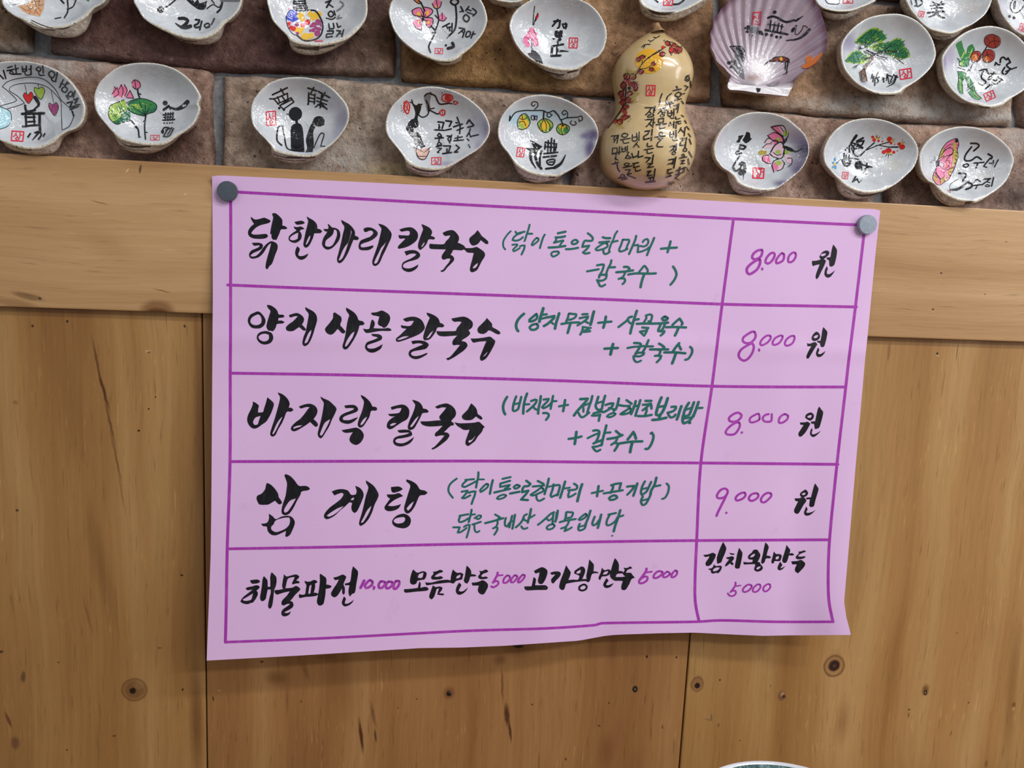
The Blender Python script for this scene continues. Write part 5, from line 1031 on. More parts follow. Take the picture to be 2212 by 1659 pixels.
# ---- lower row, left to right
clam(c1, '0 528 130 519 260 525 400 560 520 620 610 700 680 800 720 890 725 950 710 1020 680 1070 640 1100 560 1130 500 1175 440 1225 330 1270 200 1270 100 1240 0 1200 -90 1140 -160 1050 -200 950 -205 830 -190 720 -150 640 -80 560',
     '40 1240 100 1280 200 1305 300 1322 420 1315 480 1290 515 1230 540 1165', 'painted shell at the left edge with three hanging hearts and a winding path',
     art='''K L; P -40 900 0 905 50 930 90 960 96 1030 60 1080 0 1105 -60 1100; K e; P 60 770 110 720 250 680 380 700 470 770 530 880 570 960 560 1090 535 1110 525 900 440 780 330 715 200 712 110 735 80 770
P 520 910 570 900 620 960 610 1040 540 1100
K K; S 6 0 905 120 870 140 850 60 770 20 740 60 700 150 670 280 658 380 680 470 760 520 850 560 890 620 950 630 990; S 6 60 930 160 900 210 880 150 820 80 770 110 730 200 710 300 710 400 740 470 800 520 870 525 960 530 1110; S 6 530 1110 590 1080 620 1020 635 980; S 6 0 910 50 930 90 960 96 1030 60 1080 0 1102
S 4 212 720 230 800; S 4 325 715 332 755; S 4 437 770 460 885
K F; P 240 882 200 820 215 790 238 810 265 785 285 820 265 860; K g; P 345 847 300 790 295 745 330 757 355 740 382 770 370 820; K V; P 465 987 420 920 420 880 455 892 480 875 500 910 490 950
K K; C 5 240 882 200 820 215 790 238 810 265 785 285 820 265 860; C 5 345 847 300 790 295 745 330 757 355 740 382 770 370 820; C 5 465 987 420 920 420 880 455 892 480 875 500 910 490 950''',
     letters='''K K; S 11 0 640 30 672; S 11 30 600 50 670; S 10 65 577 105 565; S 10 60 602 120 590; C 9 95 602 85 625 115 628; S 11 130 555 140 620; S 9 140 587 158 580; S 10 105 632 180 630
S 11 190 568 195 610; S 11 225 563 225 605; S 9 195 590 225 587; S 9 195 610 225 606; S 11 265 560 265 630; S 9 245 592 262 588; S 9 212 618 225 640 268 635; C 10 330 570 310 590 335 608 350 588; S 11 365 563 370 620; S 9 330 615 340 640 378 640
C 11 440 605 415 630 445 665 468 632; S 11 490 618 475 690; S 9 440 670 450 690 478 696; S 11 540 680 510 745; S 9 520 710 550 722; S 11 575 700 555 735; S 9 562 716 590 712; C 10 545 742 528 768 558 788 575 757
C 10 605 780 580 808 602 826 622 800; S 11 640 778 625 830; S 10 565 815 585 845; S 12 632 850 660 842 640 882; S 12 575 878 620 866 598 915 640 905; S 12 665 838 650 872; S 11 600 935 668 908; S 11 650 895 680 892; S 10 615 945 630 990
T 26 300 830 325 870 330 900 270 950; S 18 215 900 230 950 300 940; S 20 190 972 378 966; S 16 220 960 225 1080; S 14 215 1000 300 1000; S 14 240 1040 300 1036; S 14 290 975 295 1060; S 20 340 970 340 1060 345 1120; S 16 195 1080 270 1072 320 1068; S 14 240 1170 260 1142; T 20 345 1110 310 1160 275 1200; S 13 300 1135 330 1125 355 1150 330 1190; S 12 372 1165 385 1142''',
     seal='K R; Q 150 1163 100 84 5', hinge='K K; S 16 140 1252 200 1268 262 1275')
clam(c1, '800 860 810 780 850 700 920 630 1010 570 1120 540 1250 533 1380 548 1500 590 1600 660 1670 740 1712 820 1703 855 1690 885 1707 925 1690 985 1650 1060 1580 1120 1500 1172 1440 1215 1380 1238 1250 1240 1150 1225 1050 1200 1000 1175 960 1130 900 1060 850 1000 815 940',
     '990 1170 1010 1228 1060 1273 1130 1300 1220 1311 1320 1302 1420 1260 1500 1200 1560 1140', 'painted shell with pink lotus and two green leaves, over the rail at the left',
     art='''K p; P 958 800 1000 745 1040 720 1070 735 1110 770 1142 838 1080 830 1020 850 970 830; K P; P 975 735 1000 760 1010 800 985 830 960 800; P 1060 720 1085 770 1060 820 1040 780; P 1075 830 1110 770 1142 838; P 1015 760 1035 720 1050 760 1040 830 1010 820
P 1125 705 1150 680 1190 700 1197 740 1160 760 1135 735; K g; P 925 940 960 890 1060 850 1085 920 1060 980 1020 1020 960 1040 935 1000; K D; P 960 1040 1030 1000 1070 940 1110 960 1112 1020 1050 1045 1000 1062; P 1085 885 1150 845 1210 840 1180 900 1110 910
K G; P 1075 925 1120 895 1210 845 1290 862 1338 900 1322 950 1260 972 1240 990 1150 970; K D; P 1240 990 1260 972 1322 950 1338 905 1290 930 1230 950 1180 975; K G; Z 60 60 14 930 950 1000 890 1060 870 1080 930 1040 1030 960 1040; K g; Z 50 20 10 1100 900 1200 870 1260 890 1200 930 1110 920
K K; S 6 925 940 940 905 960 890 1000 875 1060 850; S 6 925 950 930 1000 960 1040 1000 1062 1050 1045 1112 1030; S 5 1060 940 960 1000; S 5 1060 945 1000 1060; S 5 1060 945 1000 900; S 6 1075 880 1140 850 1210 840 1290 862 1338 900 1322 950 1260 972 1240 990 1150 970 1090 935; S 5 1240 985 1190 870; S 5 1240 985 1290 890; S 5 1240 985 1130 910; S 5 1240 985 1240 880
S 6 958 800 1000 745 1012 800 970 830; S 6 1015 760 1035 720 1050 770 1040 830; S 6 1060 720 1085 770 1065 820; S 6 1075 830 1110 770 1142 838 1085 835; S 5 975 735 990 760; S 6 1125 705 1150 680 1190 700 1197 740 1160 760 1132 735; S 5 1150 680 1160 755
S 12 1175 760 1180 800 1192 832; S 10 1180 795 1202 805; S 13 1110 1020 1150 1065 1180 1110 1186 1172; S 8 1150 1080 1165 1095; S 12 1245 985 1235 1080 1242 1190; S 8 1225 1035 1240 1040; S 8 1245 1130 1258 1132; D 6 1198 1172''',
     letters='''K K; D 21 1410 880; T 34 1600 870 1560 910 1500 932 1440 908; S 20 1398 937 1440 905; S 9 1440 900 1455 935; S 12 1395 980 1480 970; S 12 1390 1026 1490 1020; S 11 1398 1002 1480 998; S 11 1415 965 1410 1028; S 11 1435 965 1432 1028; S 11 1457 962 1453 1026; S 11 1478 960 1474 1024; D 7 1402 1050; D 7 1427 1051; D 7 1450 1050; D 7 1471 1047
S 11 1385 1135 1400 1092 1440 1090 1395 1165 1445 1160 1482 1098; S 9 1415 1110 1470 1090 1430 1150; O 14 18 1388 1125''', seal='K R; Q 1323 1176 76 42 0',
     hinge='K K; P 1010 1200 1080 1235 1180 1245 1300 1242 1200 1262 1090 1252; S 8 1190 1250 1280 1250; K K; S 5 1020 1240 1120 1275 1250 1285')
clam(c2, '5 960 20 870 80 780 160 710 260 670 360 657 480 660 600 690 700 750 780 830 830 900 845 970 840 1030 810 1100 760 1170 690 1240 620 1290 560 1330 480 1342 380 1332 280 1315 200 1288 180 1250 130 1190 80 1140 30 1080 10 1020',
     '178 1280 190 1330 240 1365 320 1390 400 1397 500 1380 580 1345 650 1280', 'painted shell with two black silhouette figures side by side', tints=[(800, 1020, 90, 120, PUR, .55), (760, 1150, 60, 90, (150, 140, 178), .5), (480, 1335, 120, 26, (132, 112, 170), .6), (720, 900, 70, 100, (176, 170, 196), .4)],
     art='''K K; O 57 60 388 972; S 8 315 972 345 982; S 22 395 1020 402 1062; P 350 1085 385 1055 430 1058 452 1110 466 1300 400 1295 355 1280 348 1180; S 13 370 1285 315 1262 292 1160 280 1085; S 15 280 1080 245 1080 232 1130 232 1200 270 1240
O 50 45 588 1035; S 14 540 1040 535 1070; P 525 1055 505 1100 478 1190 488 1260 472 1302 535 1298 545 1220 540 1130 560 1085; S 10 600 1075 632 1062; S 10 545 1262 590 1160 612 1135 632 1150 615 1210 605 1250 640 1248''',
     letters='''K K; S 13 192 808 318 748; S 11 262 758 292 805; S 11 168 842 215 840 320 795; S 10 205 845 245 890; S 10 235 825 255 875; S 10 270 815 295 850; S 10 320 800 325 860; S 10 235 885 330 842; S 10 255 900 285 932; S 10 285 932 375 870; S 10 375 870 350 832; S 10 350 832 255 900; S 9 275 892 355 850; D 11 250 922; D 11 290 936
S 12 495 750 570 775; S 11 545 745 522 792; S 12 585 780 680 832; S 11 640 788 620 830; S 12 502 790 500 875; S 9 505 800 550 812; S 9 503 832 550 842; S 11 555 800 550 885; S 9 510 862 548 870; S 11 572 832 662 862; S 11 612 810 600 920; S 10 570 860 655 892; S 10 580 890 655 925; S 10 560 912 605 880; S 10 612 885 658 932; D 9 497 887''',
     seal='K R; Q 180 1010 80 118 -3', hinge='K K; S 7 200 1315 300 1345 420 1350; S 12 320 1340 480 1345 550 1340; K K; S 5 230 1350 350 1370 480 1368')
clam(c2, '1155 1080 1165 1000 1200 920 1260 850 1350 780 1450 745 1570 737 1700 760 1820 810 1920 880 1990 950 2030 1020 2048 1090 2040 1150 2000 1220 1940 1280 1860 1330 1780 1380 1700 1425 1620 1450 1560 1455 1480 1445 1400 1425 1340 1390 1310 1340 1260 1270 1210 1210 1170 1150',
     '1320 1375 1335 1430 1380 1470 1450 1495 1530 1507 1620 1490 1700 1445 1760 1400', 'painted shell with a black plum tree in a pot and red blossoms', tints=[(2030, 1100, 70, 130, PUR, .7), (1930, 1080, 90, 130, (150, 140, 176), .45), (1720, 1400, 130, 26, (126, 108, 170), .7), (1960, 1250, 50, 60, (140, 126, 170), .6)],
     art='''K K; P 1332 1100 1345 1060 1375 1020 1400 1010 1410 960 1385 880 1420 900 1440 880 1462 905 1450 960 1430 1010 1440 1070 1395 1110 1410 1160 1385 1180 1355 1140; K E; P 1395 1120 1425 1130 1440 1240 1425 1262 1400 1210; K K; P 1420 1120 1450 1145 1470 1200 1498 1250 1460 1275 1432 1210; S 20 1500 850 1520 900 1525 945; K E; P 1485 830 1510 800 1545 815 1535 880 1545 930 1510 950 1500 890; K K; S 13 1490 820 1510 800 1540 800 1580 818 1600 860 1625 888 1700 880; S 14 1540 790 1550 805; S 11 1380 852 1395 900; S 9 1365 870 1385 880; S 12 1535 940 1600 972 1622 962; S 10 1535 930 1572 922; S 11 1440 980 1470 1000 1510 985 1530 945; S 14 1415 905 1465 890; S 10 1700 880 1725 885
K F; C 11 1650 810 1640 850 1690 870 1730 840 1712 810; S 10 1670 800 1690 860; S 10 1690 800 1700 860; O 30 25 1690 835; C 9 1740 862 1775 877 1745 890; C 10 1640 937 1615 965 1650 985 1665 950; S 7 1640 940 1645 985; C 11 1330 862 1362 900 1345 970 1312 925; C 8 1315 870 1345 900 1325 950; S 8 1320 890 1350 940
K K; D 4 1290 900; D 4 1292 920; D 4 1300 940; D 4 1310 955; D 4 1290 945; D 4 1640 790; D 4 1660 783; D 4 1680 780; D 4 1703 785; D 4 1660 962; D 4 1665 975; D 4 1640 795
K H; P 1400 1260 1440 1275 1540 1260 1520 1320 1495 1358 1435 1345; K K; S 8 1398 1258 1440 1276 1485 1300 1540 1258; S 8 1415 1270 1435 1345 1490 1360 1530 1290; S 7 1420 1320 1440 1335 1500 1335''',
     letters='''K K; S 13 1605 1040 1655 1045 1640 1095; S 11 1612 1062 1620 1090; S 12 1572 1108 1660 1112; S 11 1612 1085 1612 1110; C 11 1615 1138 1602 1160 1635 1165; S 12 1580 1180 1650 1176; S 11 1615 1185 1612 1210; C 10 1612 1215 1600 1238 1635 1232; S 12 1590 1252 1640 1242; S 11 1602 1265 1635 1266 1600 1300 1612 1302
S 13 1672 1030 1722 1036 1702 1078; S 12 1672 1110 1718 1100; S 11 1682 1160 1716 1162 1690 1182 1700 1207 1716 1196; S 11 1722 1150 1705 1220; S 13 1655 1246 1712 1246 1695 1300; S 12 1645 1312 1720 1302; S 11 1682 1270 1680 1310
S 13 1738 1082 1812 1058; S 11 1768 1000 1790 1060; S 11 1758 1045 1770 1050; S 11 1795 1075 1790 1140; S 11 1768 1112 1820 1090; S 11 1750 1180 1812 1168; S 11 1742 1202 1822 1194; S 11 1775 1160 1772 1200; S 11 1760 1240 1788 1262 1745 1300 1775 1298
S 13 1852 1052 1870 1022 1910 1068; S 12 1860 1086 1905 1074; S 11 1882 1098 1868 1140; S 10 1850 1165 1870 1130 1885 1170; S 10 1880 1165 1950 1150; D 7 1868 1240; D 7 1876 1256; S 9 1855 1185 1870 1200''', seal='K R; Q 1590 1375 80 60 0',
     hinge='K K; S 10 1390 1425 1450 1450 1530 1462 1610 1455; K K; S 5 1360 1440 1430 1475 1530 1485')
clam(c3, '60 1120 75 1030 120 950 200 870 300 825 420 805 550 820 680 865 790 935 870 1010 910 1080 920 1160 900 1240 860 1320 800 1380 720 1430 640 1475 580 1505 500 1508 400 1498 300 1465 220 1415 190 1375 150 1310 100 1250 70 1190',
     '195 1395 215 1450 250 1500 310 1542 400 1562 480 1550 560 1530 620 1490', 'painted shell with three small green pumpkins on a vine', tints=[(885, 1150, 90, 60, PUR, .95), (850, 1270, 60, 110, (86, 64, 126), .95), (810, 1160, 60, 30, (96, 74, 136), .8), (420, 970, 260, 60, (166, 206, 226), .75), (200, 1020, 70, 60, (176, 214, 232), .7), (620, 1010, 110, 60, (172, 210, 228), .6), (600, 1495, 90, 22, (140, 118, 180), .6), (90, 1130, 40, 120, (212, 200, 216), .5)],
     art='''K g; O 45 66 285 1040 20; O 66 58 465 1070; O 54 48 617 1100; K Y; O 22 40 268 1020 10; O 20 40 300 1060; O 24 40 470 1070; O 18 40 440 1075; O 26 26 612 1075; K G; S 10 300 985 330 1030; S 8 425 1050 420 1100; S 8 500 1110 520 1080; S 8 575 1085 590 1130; S 8 650 1080 660 1110; O 20 26 640 1110
K K; C 7 300 972 335 1030 320 1080 270 1106 235 1090 228 1040 255 985; C 7 400 1060 430 1022 470 1012 520 1040 530 1080 490 1125 440 1122; C 7 562 1100 580 1065 620 1055 668 1080 665 1120 620 1150 580 1135; S 6 450 1020 430 1070 445 1120; S 6 455 1018 475 1070 470 1120; S 6 470 1020 505 1070 500 1115; S 6 615 1070 590 1060; S 6 615 1070 640 1065 655 1100; S 6 610 1072 600 1110 615 1145; S 6 250 1010 280 1020 310 1000; S 6 240 1045 280 1035 300 1075; S 6 265 980 275 1020
S 9 165 1022 210 960 290 942 360 942 440 942 490 960 540 945 580 990 600 1020 650 1005 740 1000; S 13 160 1028 165 990; S 12 455 945 450 1012; S 10 600 1020 620 1075; S 8 375 930 402 905 395 872 360 868 348 890 365 905 378 892; S 8 490 960 480 985 500 1000 525 980 505 968; S 8 655 1000 655 960 630 942 610 960 625 980 642 968; S 8 740 1000 775 990 782 1020 755 1035 752 1015; S 8 690 1030 680 1050 705 1068 730 1055 718 1035; S 7 350 1020 345 990 370 985 370 1020 358 1022; S 7 380 1022 378 990 398 990 392 1025; S 10 540 945 580 985''',
     letters='''K K; P 333 1192 370 1210 420 1238 442 1250 402 1290 390 1330 360 1302 310 1275 292 1262 370 1265 350 1228; T 24 340 1300 345 1370 388 1440; S 20 380 1335 400 1400 432 1440; S 16 435 1290 420 1340 420 1420; S 13 468 1212 462 1270; S 12 468 1215 560 1230; S 13 520 1180 512 1300; S 13 562 1228 550 1290; S 12 460 1252 562 1258; S 12 492 1200 488 1300; S 12 542 1195 540 1300; S 13 455 1312 572 1300; S 15 450 1342 560 1330; C 13 482 1372 545 1360 532 1405 492 1402; S 11 500 1385 530 1382; S 16 472 1442 560 1430; T 24 545 1432 600 1395 640 1320''',
     seal='K R; Q 255 1300 62 78 8', hinge='K K; S 12 500 1512 545 1512; K K; S 5 240 1480 300 1520 400 1535')
clam(c6, '185 460 195 390 240 290 310 210 400 145 510 105 630 95 760 110 880 155 980 230 1050 300 1085 370 1100 440 1095 500 1060 590 1010 660 930 730 850 790 780 835 720 852 640 852 520 828 420 782 380 720 330 670 280 640 240 600 200 540',
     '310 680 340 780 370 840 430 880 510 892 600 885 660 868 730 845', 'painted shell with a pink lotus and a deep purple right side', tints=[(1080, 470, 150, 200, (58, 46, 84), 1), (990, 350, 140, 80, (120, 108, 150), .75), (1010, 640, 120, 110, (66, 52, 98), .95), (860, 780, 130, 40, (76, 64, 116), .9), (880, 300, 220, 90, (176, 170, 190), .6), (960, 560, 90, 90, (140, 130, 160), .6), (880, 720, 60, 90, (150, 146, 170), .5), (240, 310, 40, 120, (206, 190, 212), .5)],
     art='''K P; P 735 240 790 225 840 250 870 300 800 298 760 275; P 700 320 770 295 830 330 852 380 780 382 735 360; P 655 520 710 508 732 590 680 585 650 558; P 740 610 775 570 800 600 790 650 760 672; P 740 385 790 372 800 390 760 410; K p; P 800 240 850 232 882 300 850 320; P 730 480 760 420 820 385 858 450 850 515 780 530 720 500; P 800 560 860 570 850 630 800 660; P 670 385 740 350 760 400 700 400; P 650 440 700 400 750 400 730 440; P 860 500 930 520 930 590 880 570; K g; O 26 20 800 480; O 30 22 805 585; O 20 30 870 300; O 20 20 800 360; O 26 22 885 480
K K; T 12 735 240 790 228 850 230 878 290 870 330; S 9 735 242 800 295 850 330; S 7 820 240 855 285; T 13 855 390 840 335 770 293 700 320; S 9 700 320 740 362 800 385; S 12 730 480 770 415 830 385 860 440 850 500; S 10 720 495 765 530 830 540 862 490; S 8 755 485 790 510 830 500; S 7 670 390 700 350 735 352; S 7 650 440 690 405 740 400; S 7 730 390 770 365 800 375; S 8 650 558 655 520 710 508; S 8 650 560 690 585 732 590; S 9 740 610 760 565 810 545; S 9 760 672 742 615; S 8 790 660 840 640 862 580; S 7 840 555 865 600; S 8 890 540 930 540 930 590 900 620; T 14 850 400 880 370 885 345; T 12 850 380 895 330 900 290
S 24 855 430 885 440; T 22 870 430 920 450 970 475 1040 440; S 14 885 455 930 470; K y; P 605 490 640 460 690 470 690 500 640 512; K K; D 4 620 480; D 4 640 475; D 4 660 470; D 4 680 480; D 4 640 495; D 4 665 492''',
     letters='''K K; P 498 285 530 298 535 340 552 350 520 382 490 397 458 365 480 330; P 420 325 472 315 450 350 430 387 398 385 420 352; S 17 440 412 430 448 470 450 490 428 455 412; S 15 425 470 400 480 405 502 450 488; S 16 430 520 390 580 368 630 395 662 430 640; P 415 600 450 568 485 580 497 615 490 682 442 705 415 680 432 640 440 610; H 452 610 445 640 462 650 470 620; T 8 470 690 465 750; S 14 368 620 390 660''',
     seal='K R; Q 612 682 104 98 3; S 6 575 650 650 645', hinge='K K; S 8 650 850 690 845; K K; S 6 430 840 520 862 620 865')
clam(c6, '1233 500 1245 430 1290 340 1370 250 1470 190 1590 160 1730 158 1870 190 1990 250 2080 330 2130 410 2143 480 2130 560 2090 640 2020 710 1950 770 1870 822 1790 858 1700 872 1600 868 1500 835 1420 785 1360 725 1310 670 1260 610 1240 560',
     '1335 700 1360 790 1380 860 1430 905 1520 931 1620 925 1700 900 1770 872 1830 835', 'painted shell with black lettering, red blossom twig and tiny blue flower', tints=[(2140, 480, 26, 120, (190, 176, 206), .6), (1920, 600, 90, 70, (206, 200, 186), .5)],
     art='''K K; S 12 1580 520 1640 460 1720 390; S 9 1640 462 1770 410 1860 385; S 9 1770 415 1850 430 1950 432; S 13 1880 432 1945 432; K F; D 15 1705 336; D 17 1718 365; D 12 1760 372; D 8 1798 378; D 25 1865 356; D 14 1880 392; D 6 1916 405; O 22 17 1962 402; O 28 26 1986 430; O 22 20 1812 480; O 30 24 1855 465; O 16 15 1905 482; D 6 1940 468; D 6 1785 445
K Y; S 12 1735 355 1765 345; S 8 1730 350 1750 330; S 12 1880 375 1900 362; S 8 1890 385 1905 375; S 12 1985 402 2000 392; S 8 1975 405 1980 390; S 12 1850 495 1870 500; S 8 1865 490 1890 480
K K; T 5 1740 345 1735 305; T 5 1745 345 1755 310; T 5 1755 350 1780 320; D 3 1795 345; D 3 1800 352; T 4 1895 365 1915 345; T 4 1900 375 1918 378; D 3 1925 360; T 4 1990 395 1990 350; T 4 2000 395 2018 375; D 3 2025 400; T 6 1840 495 1825 530; T 6 1855 500 1855 540; T 6 1870 500 1895 515; D 3 1800 520; D 3 1790 530; D 4 1740 415; D 4 1740 450; D 5 1860 440
K C; O 9 18 1340 550; O 9 12 1324 582; O 12 9 1362 585; O 8 12 1325 622; O 10 20 1347 625; K Y; D 11 1340 596; K K; S 4 1362 580 1400 548''',
     letters='''K K; T 24 1548 322 1510 375 1475 425; S 12 1480 432 1500 395 1545 402 1500 440; S 14 1495 400 1520 440; S 13 1478 440 1482 480; S 9 1502 450 1520 488; D 9 1445 460; D 7 1460 440; S 18 1612 345 1555 375; S 14 1550 385 1620 370 1598 412 1550 425; S 20 1560 405 1605 440; S 13 1528 440 1520 490 1560 522 1600 500; S 10 1530 450 1580 440
S 14 1430 495 1432 590 1482 582; S 11 1450 510 1450 560; S 11 1478 510 1475 565; S 9 1412 550 1500 540 1570 550; S 17 1412 558 1440 612 1480 600 1492 562
O 38 44 1570 605; S 10 1595 600 1600 655; S 11 1608 602 1700 625; S 10 1650 585 1640 650; S 10 1615 645 1680 618; S 10 1630 660 1610 685; S 9 1635 690 1652 688; S 14 1540 715 1512 765; T 14 1520 760 1555 738 1572 775 1602 745''',
     seal='K R; Q 1440 705 54 64 8', hinge='K K; P 1520 865 1600 885 1700 880 1790 855 1750 888 1650 905 1560 900; K K; S 5 1430 850 1500 885')
clam(c7, '550 900 570 800 640 690 750 590 880 520 1040 475 1200 465 1370 490 1530 550 1680 650 1790 760 1840 860 1857 950 1832 1030 1800 1120 1740 1230 1640 1330 1520 1410 1420 1475 1320 1518 1220 1505 1080 1485 960 1435 870 1385 800 1315 740 1255 670 1220 600 1140 560 1030',
     '690 1240 720 1340 770 1440 860 1520 980 1562 1120 1557 1220 1532 1320 1520 1400 1490', 'painted shell with a pink and yellow butterfly wing', tints=[(1800, 1150, 40, 120, (196, 186, 206), .6), (1500, 1150, 130, 70, (208, 206, 200), .5)],
     art='''K P; P 1040 635 1075 640 1092 720 1075 800 1082 880 1060 950 1032 1040 1000 1110 950 1200 900 1230 840 1272 790 1265 740 1200 735 1150 760 1080 790 1010 808 930 830 850 870 760 940 680; K y; P 1030 740 1075 820 1075 910 1030 1020 980 1120 940 1170 950 1080 1000 1000 1010 900 1000 820; P 875 755 815 890 820 930 870 870 905 790; P 745 1120 790 1160 800 1220 775 1260 742 1200; P 850 1180 930 1170 890 1230 830 1260; P 1010 680 1060 690 1050 780 1010 760; K p; O 34 44 860 990; K O; S 16 960 860 930 930; S 16 950 960 910 1040
K K; C 9 1040 635 1075 640 1092 720 1070 790 1082 880 1060 950 1032 1040 1000 1110 950 1200 900 1230 840 1272 790 1265 740 1200 735 1150 760 1080 790 1010 808 930 830 850 870 760 940 680; S 9 810 920 870 880 940 870 1000 840 1012 790 980 762 900 790 860 850; S 9 905 955 955 880 1000 850 1020 790; S 7 830 940 890 890 920 890; S 9 790 1010 775 1090 830 1190 890 1160 880 1100; S 8 820 1000 890 1060 950 1010 960 960; S 7 930 940 990 940; S 7 850 960 890 990 870 1030; S 7 840 870 900 800 980 740; S 7 880 780 960 720 1010 710; S 7 890 1090 960 1050 1000 1040; O 22 30 1060 660; S 8 1065 720 1090 725; S 8 1060 760 1080 765; S 8 1050 820 1080 825; S 8 1045 870 1080 870; S 8 1040 920 1070 925; S 8 1030 970 1055 980; S 8 1010 1030 1030 1045; S 8 985 1085 1005 1095; S 8 960 1130 980 1145; S 8 925 1170 940 1195; S 8 885 1200 895 1225; S 8 830 1190 840 1250; S 6 755 1140 800 1180; S 14 770 1110 830 1185
P 775 955 800 920 822 940 820 1015 780 1022; S 5 695 972 735 930 772 935; S 4 755 880 772 930; S 5 705 960 720 965''',
     letters='''K K; S 21 1258 698 1340 702 1370 735 1300 802; S 20 1268 748 1190 850 1172 920 1210 942 1270 930 1340 885 1402 922; C 17 1190 982 1152 1008 1190 1030 1228 1000; S 17 1302 972 1440 960; S 18 1352 978 1330 1040; S 21 1498 846 1552 882 1540 912; S 17 1525 902 1435 1015 1475 1030; S 13 1512 972 1575 978; S 15 1572 935 1562 1000; S 15 1635 925 1585 1025
S 21 1092 1112 1180 1118 1185 1160 1142 1220; T 10 1088 1190 985 1255 962 1320 975 1340; S 28 975 1342 1060 1338; T 36 1060 1338 1150 1290 1235 1215; S 22 1210 1235 1272 1262 1262 1305 1190 1335; S 15 1300 1245 1340 1200 1388 1225; S 15 1290 1282 1400 1270; S 15 1352 1275 1325 1325; S 17 1432 1195 1530 1185 1415 1272; S 12 1480 1232 1520 1242; S 17 1572 1172 1545 1290; C 11 1480 1270 1460 1290 1500 1298 1520 1285''',
     seal='K R; P 925 1342 985 1372 978 1386 955 1370', hinge='K K; P 1200 1500 1260 1490 1310 1505 1220 1535 1160 1550; K K; S 6 780 1380 850 1480 950 1530')
# ---- right pair above them
clam(c5, '185 550 190 500 220 430 290 340 380 260 480 200 600 165 740 150 850 155 960 190 1060 250 1140 330 1200 430 1230 520 1242 600 1225 670 1190 740 1130 810 1050 880 960 940 880 992 860 1022 800 1042 700 1047 600 1042 540 1025 440 972 360 922 290 852 230 772 200 692 188 620',
     '480 1010 560 1050 640 1070 720 1073 800 1072 850 1055 872 1018 890 990', 'painted shell with a spreading green pine tree', tints=[(270, 470, 90, 130, (150, 138, 178), .8), (450, 930, 70, 26, (150, 140, 176), .6)], rim_y=RIM_Y - 0.002,
     art='''K g; P 232 668 280 600 330 560 400 560 450 605 500 600 495 670 420 708 330 700 270 695; P 340 450 440 360 540 305 620 325 695 420 640 470 560 460 480 540 440 500 360 480; P 500 520 600 470 700 470 790 425 855 430 880 500 935 560 955 630 870 655 780 642 700 600 560 560
K G; P 260 650 330 580 400 575 430 640 360 690 280 680; P 370 440 470 360 540 320 600 350 520 420 430 480; P 580 400 640 350 690 420 640 450; P 640 520 790 440 850 450 860 520 760 560; P 790 560 900 560 930 630 860 645; K D; Z 60 -40 70 240 670 330 570 400 565 450 610 490 660 330 700; Z 62 -35 95 350 460 470 350 545 310 620 335 690 420 560 460 470 520; Z 60 -20 130 520 520 600 480 700 470 800 430 860 440 890 520 940 600 930 640 820 640 700 600 580 560; K G; Z 50 -30 40 520 520 700 475 850 435 940 620 800 640 600 560; Z 50 -40 26 350 460 545 310 690 420 480 530
K N; S 24 425 790 460 740 505 690 540 610; P 390 800 430 768 450 850 462 917 410 905; K K; S 11 440 520 450 460 420 490; S 20 460 560 520 590 545 605; S 13 545 600 620 580 700 568 800 575; S 9 650 578 680 545 725 515; S 13 430 650 500 640 550 610; S 12 545 605 620 632 660 640; S 9 655 635 690 668; S 8 670 650 690 640; S 10 780 640 830 682 872 715; S 8 820 670 860 668; S 9 310 752 355 730 372 715; S 7 330 768 345 738; D 26 412 520; S 10 420 570 450 600; S 9 480 690 530 700; O 12 16 515 710; S 12 460 700 440 730
S 8 390 800 430 768 450 850 462 917; S 8 390 800 405 900; S 5 395 830 445 840; S 5 400 870 450 860; S 5 410 900 440 830; K e; O 20 20 412 518; S 14 480 740 520 690''',
     letters='''K K; S 16 535 825 525 860; S 14 520 868 552 848; S 14 545 850 540 905; S 16 602 795 575 850; S 12 560 872 610 852; S 14 590 875 600 900; S 13 562 885 560 948; S 10 580 920 600 905; S 15 652 862 662 908; S 11 645 880 690 860; T 12 690 890 700 820 720 930 770 890 790 830; S 11 700 830 760 850 735 905; T 18 800 840 770 920 690 965; S 14 770 830 815 855''',
     seal='K R; Q 903 818 128 106 -8', hinge='K K; P 490 1000 560 1030 600 1030 640 1060 560 1048; S 10 640 1058 780 1056; S 8 600 1040 620 1060')
